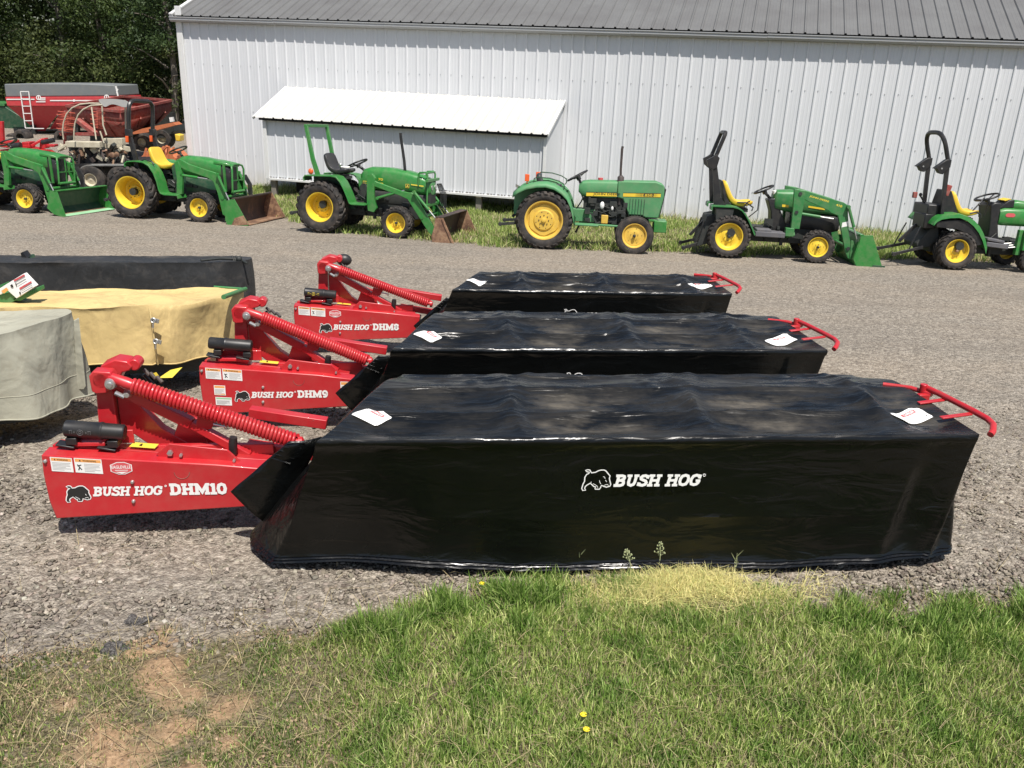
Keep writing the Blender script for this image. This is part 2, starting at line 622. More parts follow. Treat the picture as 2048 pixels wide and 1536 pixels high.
def make_ground():
    xs = np.concatenate([np.linspace(-120, -12, 30)[:-1], np.linspace(-12, -3.2, 50)[:-1], np.linspace(-3.2, 3.6, 240)[:-1], np.linspace(3.6, 14, 50)[:-1], np.linspace(14, 120, 30)])
    ys = np.concatenate([np.linspace(-20, 1.2, 12)[:-1], np.linspace(1.2, 6.2, 240)[:-1], np.linspace(6.2, 24, 120)[:-1], np.linspace(24, 160, 40)])
    X, Y = np.meshgrid(xs, ys)
    nx, ny = len(xs), len(ys)
    Z = np.zeros_like(X)
    yb = interp(YB, X)
    yv = interp(YV, X)
    dirt = np.zeros_like(X)
    for i in range(ny):
        for j in range(nx):
            x, y = X[i, j], Y[i, j]
            z = G(x, y)
            if y < 26 and abs(x) < 14:
                z += .012 * noise.noise(Vector((x * 1.3, y * 1.3, 0))) + .006 * noise.noise(Vector((x * 5, y * 5, 3)))
            if -2.9 < x < 3.4 and y < 5:
                z += .010 * noise.noise(Vector((x * 14, y * 14, 1)))
            Z[i, j] = z
            if y < 3.1 and x < -.6:
                d = 0
                for cx, cy, r in DIRT:
                    q = math.hypot((x - cx), (y - cy)) / r
                    d = max(d, 1.2 - q + .8 * noise.noise(Vector((x * 9, y * 9, 5))) + .5 * noise.noise(Vector((x * 27, y * 27, 8))))
                dirt[i, j] = min(1, max(0, d * 1.6))
    grassy = np.clip((yb - Y) / .12 + .4, 0, 1) + np.clip((Y - yv) / .3 + .3, 0, 1) * (Y < 60)
    grassy = np.clip(grassy, 0, 1)
    v = np.stack([X.ravel(), Y.ravel(), Z.ravel()], 1)
    ii, jj = np.meshgrid(np.arange(ny - 1), np.arange(nx - 1), indexing='ij')
    a = (ii * nx + jj).ravel()
    f = np.stack([a, a + 1, a + nx + 1, a + nx], 1)
    o = raw_mesh('gravel_ground', v, f, ground_mat())
    o.data.shade_smooth()
    for nm, arr in (('grassy', grassy), ('dirt', dirt)):
        at_ = o.data.attributes.new(nm, 'FLOAT', 'POINT')
        at_.data.foreach_set('value', arr.ravel().astype(np.float32))
    tag(o, 'gravel yard with soil and turf edges', kind='structure')
    return o


make_ground()


def attr_mat(name, rough=.8, trans=0.0, spec=.3):
    t = NT(name)
    a = t.n('Attribute', attribute_name='col')
    t.set(color=a.outputs['Color'], rough=rough, spec=spec)
    if trans:
        tr = t.n('BsdfTranslucent')
        t.l(a.outputs['Color'], tr.inputs['Color'])
        mx = t.n('MixShader')
        mx.inputs[0].default_value = trans
        t.l(t.b.outputs[0], mx.inputs[1])
        t.l(tr.outputs[0], mx.inputs[2])
        t.l(mx.outputs[0], t.t.nodes['Material Output'].inputs['Surface'])
    return t.m


M['stone'] = attr_mat('loose_stone', .9)
M['blade'] = attr_mat('grass_blade', .55, .3)
M['leaf'] = attr_mat('tree_leaf', .6, .25)


def gz(x, y):
    return CZ - 2.04 - .06 * np.where(y < 19, y, 19 + 1.6 * (1 - np.exp(-(np.maximum(y, 19) - 19) / 1.6)))


def vnoise(x, y, s, seed=0):
    return np.array([noise.noise(Vector((a * s, b * s, seed))) for a, b in zip(x, y)])


def stones(n, xr, yr, smin, smax, name, label, keep=None):
    x = RNG.uniform(*xr, n)
    y = RNG.uniform(*yr, n)
    if keep is not None:
        k = keep(x, y)
        x, y = x[k], y[k]
        n = len(x)
    s = smin + (smax - smin) * RNG.random(n) ** 3.2
    base = np.array([(-1, -1, -.6), (1, -1, -.6), (1, 1, -.6), (-1, 1, -.6), (-.6, -.6, .6), (.7, -.5, .6), (.6, .7, .6), (-.7, .6, .6)], float)
    v = np.repeat(base[None], n, 0) * RNG.uniform(.6, 1.15, (n, 8, 3))
    v *= (s[:, None] * RNG.uniform(.7, 1.2, (n, 3)) * np.array([1, 1, .62]))[:, None, :] * .5
    a = RNG.uniform(0, 6.28, n)
    ca, sa = np.cos(a)[:, None], np.sin(a)[:, None]
    tx = RNG.normal(0, .35, n)[:, None]
    vx, vy, vz = v[..., 0], v[..., 1], v[..., 2]
    vz2 = vz + vx * tx
    px = vx * ca - vy * sa + x[:, None]
    py = vx * sa + vy * ca + y[:, None]
    pz = vz2 + (gz(x, y) + s * .12)[:, None]
    V = np.stack([px, py, pz], -1).reshape(-1, 3)
    q = np.array([(0, 3, 2, 1), (4, 5, 6, 7), (0, 1, 5, 4), (1, 2, 6, 5), (2, 3, 7, 6), (3, 0, 4, 7)])
    F = (q[None] + (np.arange(n) * 8)[:, None, None]).reshape(-1, 4)
    o = raw_mesh(name, V, F, M['stone'])
    t = RNG.random(n)
    c0, c1, c2 = np.array([.09, .074, .058]), np.array([.30, .258, .205]), np.array([.50, .455, .38])
    c = np.where(t[:, None] < .93, c0 + (c1 - c0) * (t[:, None] / .93), c1 + (c2 - c1) * ((t[:, None] - .93) / .07) ** 2)
    c *= RNG.uniform(.85, 1.15, (n, 1)) * RNG.uniform(.96, 1.04, (n, 3))
    col_attr(o.data, 'col', np.repeat(c, 8, 0))
    return tag(o, label, kind='stuff', cat='gravel')


stones(170000, (-4.3, 4.9), (2.55, 7.5), .006, .030, 'loose_gravel', 'loose crushed gravel scattered over the yard around the nearest mower',
       keep=lambda x, y: (y > interp(YB, x) - .15) & (np.abs(x) < .62 * y + .45) & ~((x > -.6) & (x < 2) & (y > 3.75)) & ~((x > -.4) & (x < 2) & (y > 3.75) & (y < 7.5)) & (RNG.random(len(x)) < np.clip(1.25 - .30 * (y - 2.6), 0, 1) * np.clip(.85 + .9 * vnoise(x, y, 1.6, 12), .35, 1)))


def _soil_keep(x, y):
    return (y < interp(YB, x) + .03) & (RNG.random(len(x)) < .75)


_o = stones(15000, (-2.2, -.5), (1.9, 2.95), .003, .016, 'soil_crumbs', 'crumbs of brown soil on the bare patches of the lawn', keep=_soil_keep)
_t = RNG.random(len(_o.data.vertices) // 8)[:, None]
_o.data.color_attributes.remove(_o.data.color_attributes['col'])
col_attr(_o.data, 'col', np.repeat(np.array([.16, .105, .065]) + np.array([.30, .225, .155]) * _t, 8, 0))


def blades(x, y, z, h, w, cols, lean=.45, name='grass', curl=.5, dirbias=None):
    n = len(x)
    a = RNG.uniform(0, 2 * np.pi, n)
    ux, uy = np.cos(a), np.sin(a)
    la = RNG.uniform(0, 2 * np.pi, n)
    lm = np.abs(RNG.normal(0, lean, n))
    lx, ly = np.cos(la) * lm, np.sin(la) * lm
    if dirbias:
        lx += dirbias[0]
        ly += dirbias[1]
    ts = [0, .4, .75, 1.0]
    ws = [1, .85, .5, .0]
    P = []
    for t, wt in zip(ts, ws):
        k = t * .55 + curl * t * t
        cx = x + lx * h * k
        cy = y + ly * h * k
        cz = z + h * t * np.sqrt(np.clip(1 - (lm * .5 * t) ** 2, .15, 1))
        if wt > 0:
            P += [np.stack([cx - ux * w * wt, cy - uy * w * wt, cz], 1), np.stack([cx + ux * w * wt, cy + uy * w * wt, cz], 1)]
        else:
            P += [np.stack([cx, cy, cz], 1)] * 2
            P[-1] = P[-1] + np.stack([ux, uy, ux * 0], 1) * 1e-4
    V = np.stack(P, 1).reshape(-1, 3)
    q = np.array([(0, 1, 3, 2), (2, 3, 5, 4), (4, 5, 7, 6)])
    F = (q[None] + (np.arange(n) * 8)[:, None, None]).reshape(-1, 4)
    o = raw_mesh(name, V, F, M['blade'])
    col_attr(o.data, 'col', np.repeat(cols, 8, 0))
    return o


def vnoise(x, y, s, seed=0):
    return np.array([noise.noise(Vector((a * s, b * s, seed))) for a, b in zip(x, y)])


def grass_cols(n, mixdry, base=None):
    g1, g2, g3 = np.array([.10, .185, .032]), np.array([.29, .40, .085]), np.array([.66, .69, .28])
    dry = np.array([.58, .51, .29])
    t = RNG.random(n)[:, None] ** .85
    c = np.where(t < .6, g1 + (g2 - g1) * t / .6, g2 + (g3 - g2) * (t - .6) / .4)
    m = (RNG.random(n) < mixdry)[:, None]
    c = np.where(m, dry * RNG.uniform(.6, 1.2, (n, 1)), c)
    return c * RNG.uniform(.8, 1.2, (n, 1))


def lawn():
    n = 330000
    x = RNG.uniform(-2.3, 3.0, n)
    y = RNG.uniform(1.75, 3.62, n)
    k = (np.abs(x) < .66 * y + .35)
    x, y = x[k], y[k]
    yb = interp(YB, x)
    cl = vnoise(x, y, 6, 2)
    cl2 = vnoise(x, y, 2.2, 9)
    edge = (yb - y) / .22 + cl * 1.0
    p = np.clip(edge + .15, 0, 1)
    sparse = 1 / (1 + np.exp(-(x + .62 + .35 * cl2 + .35 * (2.6 - y) * 0) * 9))     # lush right part, thin dry left part
    dense = .95 + .05 * sparse
    dense *= np.clip(.8 + .7 * cl, .15, 1)
    for cx, cy, r in DIRT:
        q = np.hypot(x - cx, y - cy) / r
        dense *= np.clip(q * .95 - .25, .07, 1)
    k = RNG.random(len(x)) < p * dense
    x, y, cl, cl2, sparse, yb = x[k], y[k], cl[k], cl2[k], sparse[k], yb[k]
    n = len(x)
    tall = np.clip(1 - np.abs(yb - y - .18) / .35, 0, 1) * sparse
    tall = tall * np.where((x > .28) & (x < 1.35), .25, 1.0)
    h = (.020 + .024 * sparse + .060 * tall * np.clip(.6 + cl * 1.5, .2, 1.4)) * RNG.uniform(.45, 1.35, n)
    w = .0015 + .0016 * RNG.random(n) ** 2 + .0008 * tall + .0004 * sparse
    mixdry = np.clip(.46 - .36 * sparse + .28 * cl2 + .2 * (RNG.random(n) - .5), .04, .85) * (1 - .75 * tall)
    c = grass_cols(n, mixdry)
    c *= (1 - .36 * (1 - sparse) * (RNG.random(n) < .7))[:, None]
    # deeper green tufts
    tuft = ((cl > .18) | (tall > .8))[:, None]
    c = np.where(tuft, c * np.array([.62, .74, .6]), c)
    o = blades(x, y, gz(x, y) - .003, h, w, c, .5, 'grass')
    tag(o, 'green and dry mown lawn grass in the foreground', 'grass', kind='stuff')
    # short thatch lying flat
    n = 9000
    x = RNG.uniform(-2.3, 3.0, n)
    y = RNG.uniform(1.75, 3.6, n)
    yb = interp(YB, x)
    k = (np.abs(x) < .66 * y + .35) & (y < yb - .0 + .18 * RNG.random(n))
    x, y = x[k], y[k]
    n = len(x)
    c = np.array([.44, .36, .20]) * RNG.uniform(.5, 1.25, (n, 1))
    o = blades(x, y, gz(x, y) + .004 + .02 * RNG.random(n), np.full(n, .05) * RNG.uniform(.4, 1.5, n), np.full(n, .0014), c, 2.6, 'dry_thatch', .2)
    tag(o, 'dry clippings and thatch lying among the lawn grass', 'thatch', kind='stuff')


lawn()


def straw_patch():
    n = 7000
    cx = RNG.normal(0, 1, n)
    cy = RNG.normal(0, 1, n)
    x = .85 + cx * .28
    y = 3.36 + cy * .060 + .10 * (x - .8) + .06 * np.sin(x * 9)
    x2 = .74 + RNG.normal(0, .12, n)
    pick = RNG.random(n) < .3
    x = np.where(pick, x2, x)
    y = np.where(pick, 3.33 + cy * .05, y)
    c = np.where((RNG.random(n) < .7)[:, None], np.array([.74, .66, .29]), np.array([.55, .57, .22])) * RNG.uniform(.65, 1.25, (n, 1))
    o = blades(x, y, gz(x, y) + .006 + .05 * RNG.random(n) * np.clip(1 - ((x - .85) / .42) ** 2, .1, 1), .040 * RNG.uniform(.4, 1.6, n), np.full(n, .0015), c, 3.6, 'straw_patch', .1)
    tag(o, 'pale yellow clump of cut straw by the front hem of the nearest mower cover', 'straw', kind='stuff')


straw_patch()


def loose_straw():
    n = 2600
    x = RNG.uniform(-2.4, 4.2, n)
    y = RNG.uniform(2.7, 6.0, n)
    k = (y > interp(YB, x)) & ((x > 2.3) | (y < 3.6)) & (RNG.random(n) < np.where(x > 2.3, .9, .35))
    x, y = x[k], y[k]
    n = len(x)
    c = np.array([.46, .38, .22]) * RNG.uniform(.5, 1.2, (n, 1))
    o = blades(x, y, gz(x, y) + .012, .06 * RNG.uniform(.4, 1.5, n), np.full(n, .0013), c, 2.8, 'loose_straw', .1)
    tag(o, 'loose dry straw bits lying on the gravel at the right', 'straw', kind='stuff')


loose_straw()


def verge():
    n = 190000
    x = RNG.uniform(-7.2, 11.5, n)
    y = RNG.uniform(14.6, 23.5, n)
    yw = 19.97 - .265 * (x - 7.74)
    yv = interp(YV, x)
    cl = vnoise(x, y, 1.3, 4)
    cl2 = vnoise(x, y, .5, 8)
    k = (y < yw + .2) & (RNG.random(n) < np.clip((y - yv) / .6 + .3 + cl, 0, 1) * np.clip(.75 + cl, .3, 1))
    x, y, cl, cl2, yw, yv = [q[k] for q in (x, y, cl, cl2, yw, yv)]
    n = len(x)
    wall = np.clip(1 - (yw - y) / 1.2, 0, 1)
    h = (.07 + .08 * np.clip(cl + .3, 0, 1) + .05 * wall) * RNG.uniform(.5, 1.4, n)
    h = np.where(RNG.random(n) < .012 * (wall > .3), h * 2.6, h)
    c = grass_cols(n, np.clip(.22 + .45 * cl2, .05, .6)) * .95
    o = blades(x, y, gz(x, y) - .01, h, .005 + .005 * RNG.random(n), c, .6, 'verge_grass')
    tag(o, 'rough grass verge growing between the tractors and the metal barn', 'grass', kind='stuff')
    # small tufts along the gravel edge under tractors on the left
    

verge()


def weed(px, py, h, kind, label):
    p = gnd(px, py)
    mb = MB()
    top = Vector((p.x + (-.035 if h == .15 else .004), p.y, p.z + h))
    mb.tube([p, p.lerp(top, .5) + Vector((.008, 0, 0)), top], [.0024, .0020, .0012], 5)
    if kind == 'panicle':
        for i in range(26):
            t = .6 + .4 * i / 26
            q = p.lerp(top, t)
            a = i * 2.4
            e = q + Vector((math.cos(a), math.sin(a), .6)) * (.055 * (1.10 - t))
            mb.tube([q, e], .0006, 3)
            mb.ball(e, .0030, 4, (1, 1, 1.6))
    else:
        for i in range(6):
            a = i * 1.05 + .3
            q = p.lerp(top, .35 + .1 * i)
            e = q + Vector((math.cos(a) * .03, math.sin(a) * .03, .05))
            mb.tube([q, e], [.0025, .0005], 4)
    o = mb.build('grass_stalk', M['weed'], None, smooth=0)
    tag(o, label, 'weed', 'grass stalks standing by the front cover hem')


M['weed'] = paint('seed_head', (.42, .46, .24), .7, .3, dustcol=(.4, .36, .2))
weed(1155, 1152, .13, 'leafy', 'small pale leafy sprout left of the seed stalks at the cover hem')
weed(1262, 1155, .15, 'panicle', 'short drooping seed stalk, left of the taller one at the cover hem')
weed(1312, 1152, .185, 'panicle', 'tallest upright seed stalk at the middle of the cover hem')
weed(1466, 1150, .12, 'leafy', 'thin leaning sprout right of the seed stalks at the cover hem')


def dandelion(px, py, label):
    p = gnd(px, py)
    mb = MB()
    mb.tube([p, p + Vector((0, 0, .05))], .0015, 5)
    mb.mi = 1
    for i in range(14):
        a = i * 2.4
        r = .012
        e = p + Vector((math.cos(a) * r, math.sin(a) * r, .052))
        mb.beam(p + Vector((0, 0, .052)), e, .005, .0015)
    mb.ball(p + Vector((0, 0, .052)), .007, 5, (1, 1, .5))
    o = mb.build('yellow_flower', [M['weed'], M['petal']], None, smooth=0)
    tag(o, label, 'flower', 'small yellow flowers')


M['petal'] = paint('yellow_petal', (.85, .68, .03), .6, 0)
dandelion(1165, 1452, 'upper of the two small yellow flowers in the lawn')
dandelion(1171, 1482, 'lower of the two small yellow flowers in the lawn')
dandelion(963, 1186, 'small yellow flower at the edge of gravel and lawn')


def chunk(px, py, r, label, seed):
    p = gnd(px, py)
    mb = MB()
    b = 0
    mb.ball((0, 0, 0), r, 14, (1.2, .95, .72))
    for i in range(len(mb.v)):
        v = Vector(mb.v[i])
        d = 1 + .7 * noise.noise(v * (1.1 / r) + Vector((seed, 0, 0))) + .35 * noise.noise(v * (3.6 / r)) + .15 * noise.noise(v * (9 / r))
        mb.v[i] = tuple(v * d)
    o = mb.build('asphalt_lump', M['asphalt'], None, smooth=25, loc=(p.x, p.y, p.z - r * .22))
    tag(o, label, 'rubble', 'dark asphalt lumps')


def asph():
    t = NT('dark_asphalt_lump')
    n = t.noise(120, 4, .7)
    c = t.ramp(n, [(.34, (.045, .042, .040)), (.50, (.11, .10, .095)), (.62, (.26, .24, .215))])
    return t.set(color=c, rough=.85, normal=t.bump(n, 1.0, .02))


M['asphalt'] = asph()
chunk(268, 1246, .045, 'upper dark asphalt lump where gravel meets bare soil', 1)
chunk(230, 1303, .047, 'lower dark asphalt lump beside the bare soil patch', 6)


# ------------------------------------------------------------------ strokes lettering and decals
def L_(w, *st):
    return (w, st)


_T = .11
SLAB = {
    'B': (.92, [[(.24, 0), (.24, 1)], [(.0, .09), (.55, .09), (.74, .16), (.78, .28), (.74, .42), (.55, .52), (.24, .52)], [(.0, .91), (.52, .91), (.70, .85), (.74, .74), (.70, .62), (.52, .54)]]),
    'U': (1.0, [[(.24, 1), (.24, .35), (.3, .17), (.5, .09), (.7, .17), (.76, .35), (.76, 1)], [(.0, .91), (.42, .91)], [(.58, .91), (1.0, .91)]]),
    'S': (.82, [[(.74, .70), (.68, .84), (.5, .91), (.28, .88), (.16, .76), (.2, .63), (.4, .54), (.62, .46), (.72, .32), (.66, .16), (.46, .09), (.24, .12), (.12, .28)], [(.72, .66), (.72, .96)], [(.1, .34), (.1, .04)]]),
    'H': (1.06, [[(.24, 0), (.24, 1)], [(.82, 0), (.82, 1)], [(.24, .5), (.82, .5)], [(0, .09), (.46, .09)], [(0, .91), (.46, .91)], [(.6, .09), (1.06, .09)], [(.6, .91), (1.06, .91)]]),
    'O': (.92, [[(.46, .91), (.22, .84), (.12, .62), (.12, .38), (.22, .16), (.46, .09), (.70, .16), (.80, .38), (.80, .62), (.70, .84), (.46, .91)]]),
    'G': (.95, [[(.78, .68), (.68, .85), (.46, .91), (.22, .83), (.12, .6), (.12, .38), (.22, .16), (.46, .09), (.66, .14), (.78, .28), (.78, .44)], [(.52, .44), (.92, .44)], [(.78, .62), (.78, .96)]]),
    'D': (.98, [[(.24, 0), (.24, 1)], [(0, .09), (.5, .09), (.76, .2), (.84, .5), (.76, .8), (.5, .91), (0, .91)]]),
    'M': (1.3, [[(.22, 0), (.22, 1)], [(1.08, 0), (1.08, 1)], [(.22, .95), (.65, .22), (1.08, .95)], [(0, .09), (.44, .09)], [(0, .91), (.3, .91)], [(.86, .09), (1.3, .09)], [(1.0, .91), (1.3, .91)]]),
    '1': (.56, [[(.3, 0), (.3, 1)], [(.02, .09), (.58, .09)], [(.06, .78), (.3, .92)]]),
    '0': (.84, [[(.42, .91), (.2, .82), (.12, .5), (.2, .18), (.42, .09), (.64, .18), (.72, .5), (.64, .82), (.42, .91)]]),
    '8': (.84, [[(.42, .91), (.2, .84), (.16, .71), (.26, .58), (.42, .53), (.62, .45), (.70, .29), (.60, .14), (.42, .09), (.24, .14), (.14, .29), (.22, .45), (.42, .53), (.58, .58), (.68, .71), (.64, .84), (.42, .91)]]),
    '9': (.84, [[(.70, .62), (.62, .46), (.42, .40), (.22, .46), (.14, .65), (.22, .84), (.42, .91), (.62, .84), (.70, .62), (.68, .36), (.56, .15), (.36, .09), (.16, .14)]]),
}


def stroke_text(mb, text, h, place, t=.2, shear=0.0, wscale=1.0, gap=.10):
    """place(u, v, k) -> 3D point; u along the text, v up, k tiny stack offset"""
    x = 0
    k = 0
    for ch in text:
        if ch == ' ':
            x += .42 * h * wscale
            continue
        w, strokes = SLAB[ch]
        for st in strokes:
            pts = [Vector((x + (p[0] * wscale + shear * p[1]) * h, p[1] * h)) for p in st]
            hw = t * h / 2
            horiz = len(st) == 2 and abs(st[0][1] - st[1][1]) < .01
            if horiz:
                hw *= .9
            Lp, Rp = [], []
            closed = (pts[0] - pts[-1]).length < 1e-6
            m = len(pts)
            for i, p in enumerate(pts):
                a = pts[i - 1] if i > 0 else (pts[-2] if closed else p)
                b = pts[i + 1] if i < m - 1 else (pts[1] if closed else p)
                d1 = (p - a).normalized() if (p - a).length > 1e-9 else (b - p).normalized()
                d2 = (b - p).normalized() if (b - p).length > 1e-9 else d1
                nn = Vector((-(d1 + d2).y, (d1 + d2).x))
                nn = nn.normalized() if nn.length > 1e-6 else Vector((-d1.y, d1.x))
                q = max(.5, nn.dot(Vector((-d1.y, d1.x))))
                Lp.append(p + nn * hw / q)
                Rp.append(p - nn * hw / q)
            k += 1
            vs_ = [place(p.x, p.y, k % 24) for p in Lp] + [place(p.x, p.y, k % 24) for p in Rp]
            mb.add(vs_, [(i, i + 1, m + i + 1, m + i) for i in range(m - 1)])
        x += (w * wscale + gap) * h
    return x


BOAR = [(420, 243), (447, 236), (470, 240), (485, 262), (492, 276), (540, 270), (570, 252), (600, 243), (640, 243), (662, 256), (690, 290), (714, 318), (708, 350), (716, 380), (730, 425), (722, 448), (680, 460), (650, 448), (620, 436), (612, 462), (600, 484), (550, 482), (545, 468), (556, 455), (530, 448), (508, 425), (486, 406), (450, 428), (432, 445), (424, 470), (438, 492), (402, 496), (390, 470), (402, 415), (418, 380), (418, 330), (436, 296), (462, 282), (470, 268), (440, 262)]
BOAR = [((x - 390) / 340.0, (500 - y) / 340.0) for x, y in BOAR]     # width 1


def fill_poly(mb, pts2, place, k=0):
    from mathutils.geometry import tessellate_polygon
    tris = tessellate_polygon([[Vector((p[0], p[1], 0)) for p in pts2]])
    mb.add([place(p[0], p[1], k) for p in pts2], [tuple(t) for t in tris])


def outline(mb, pts2, place, w, k=0, closed=True):
    m = len(pts2)
    P = [Vector(p) for p in pts2]
    a_, b_ = [], []
    for i, p in enumerate(P):
        d = (P[(i + 1) % m] - P[i - 1]) if closed else (P[min(i + 1, m - 1)] - P[max(i - 1, 0)])
        n_ = Vector((-d.y, d.x)).normalized() * w / 2
        a_.append(place(*(p + n_), k))
        b_.append(place(*(p - n_), k))
    mb.add(a_ + b_, [(i, (i + 1) % m, m + (i + 1) % m, m + i) for i in range(m if closed else m - 1)])


BOAR_IN = [[(592, 372), (600, 400), (612, 418)], [(632, 326), (650, 330), (658, 352)], [(664, 368), (678, 392)], [(655, 436), (668, 428), (690, 424), (704, 440)], [(520, 412), (545, 425), (566, 440), (580, 462)], [(488, 402), (500, 388)]]
BOAR_IN = [[((x - 390) / 340.0, (500 - y) / 340.0) for x, y in q] for q in BOAR_IN]


def boar(parent, name, place, W, solid):
    sc = lambda pl: (lambda u, v, k: pl(u * W, v * W, k))
    if solid:
        mb = MB()
        outline(mb, BOAR, sc(place), .085, 0)
        mb.mi = 1
        fill_poly(mb, BOAR, sc(place), 6)
        mb.mi = 0
        for i, q in enumerate(BOAR_IN[2:5]):
            outline(mb, q, sc(place), .022, 10 + i, closed=False)
        return mb.build(name, [M['decalw'], M['decalk']], parent, smooth=0)
    mb = MB()
    outline(mb, BOAR, sc(place), .038, 0)
    for i, q in enumerate(BOAR_IN):
        outline(mb, q, sc(place), .02, 3 + i, closed=False)
    return mb.build(name, M['decalw'], parent, smooth=0)


_fc = {}


def font_mesh(text):
    if text in _fc:
        return _fc[text]
    cu = bpy.data.curves.new('txt', 'FONT')
    cu.body = text
    cu.offset = .018
    ob = bpy.data.objects.new('txt', cu)
    COL.objects.link(ob)
    bpy.context.view_layer.update()
    dg = bpy.context.evaluated_depsgraph_get()
    me = ob.evaluated_get(dg).to_mesh()
    v = [(p.co.x, p.co.y) for p in me.vertices]
    f = [tuple(q.vertices) for q in me.polygons]
    ob.evaluated_get(dg).to_mesh_clear()
    bpy.data.objects.remove(ob)
    bpy.data.curves.remove(cu)
    xs = [a for a, b in v]
    ys = [b for a, b in v]
    x0, x1, y0, y1 = min(xs), max(xs), min(ys), max(ys)
    _fc[text] = ([((a - x0) / (x1 - x0), (b - y0) / (y1 - y0)) for a, b in v], f)
    return _fc[text]


def put_text(mb, text, place, u, v, w, h, k=8, shear=0):
    vv, ff = font_mesh(text)
    mb.add([place(u + a * w + shear * b * h, v + b * h, k) for a, b in vv], ff)


def quad(mb, place, u0, v0, u1, v1, k=0):
    mb.add([place(u0, v0, k), place(u1, v0, k), place(u1, v1, k), place(u0, v1, k)], [(0, 1, 2, 3)])


# ------------------------------------------------------------------ barn with lean-to
def sheet(mb, p0, du, L, ext, nrm, pitch=.28, rib=.026, minor=True, th=.0):
    """ribbed metal: runs L along du from p0, extruded by vector ext, ribs stick out along nrm"""
    p0, du, ext, nrm = Vector(p0), Vector(du), Vector(ext), Vector(nrm)
    prof = []
    n = int(L / pitch) + 1
    for i in range(n):
        b = i * pitch
        for a, h in ((0, 0), (.018, rib), (.046, rib), (.064, 0)):
            prof.append((b + a, h))
        if minor:
            for a, h in ((.125, 0), (.132, .0022), (.148, .0022), (.155, 0), (.20, 0), (.207, .0022), (.223, .0022), (.23, 0)):
                prof.append((b + a, h))
    prof = [q for q in prof if q[0] <= L] + [(L, 0)]
    vs_ = []
    segs = 6
    for j in range(segs + 1):
        vs_ += [p0 + du * a + nrm * h + ext * (j / segs) for a, h in prof]
    m = len(prof)
    mb.add(vs_, [(j * m + i, j * m + i + 1, (j + 1) * m + i + 1, (j + 1) * m + i) for j in range(segs) for i in range(m - 1)])


BT = .262
bo = gnd(1700, 464)
barn = empty('barn', bo, -math.atan(BT), 'long white metal barn with ribbed siding, grey roof and a white-roofed lean-to', 'barn')
BX0, BX1, EH = -17.52, 9.0, 4.13


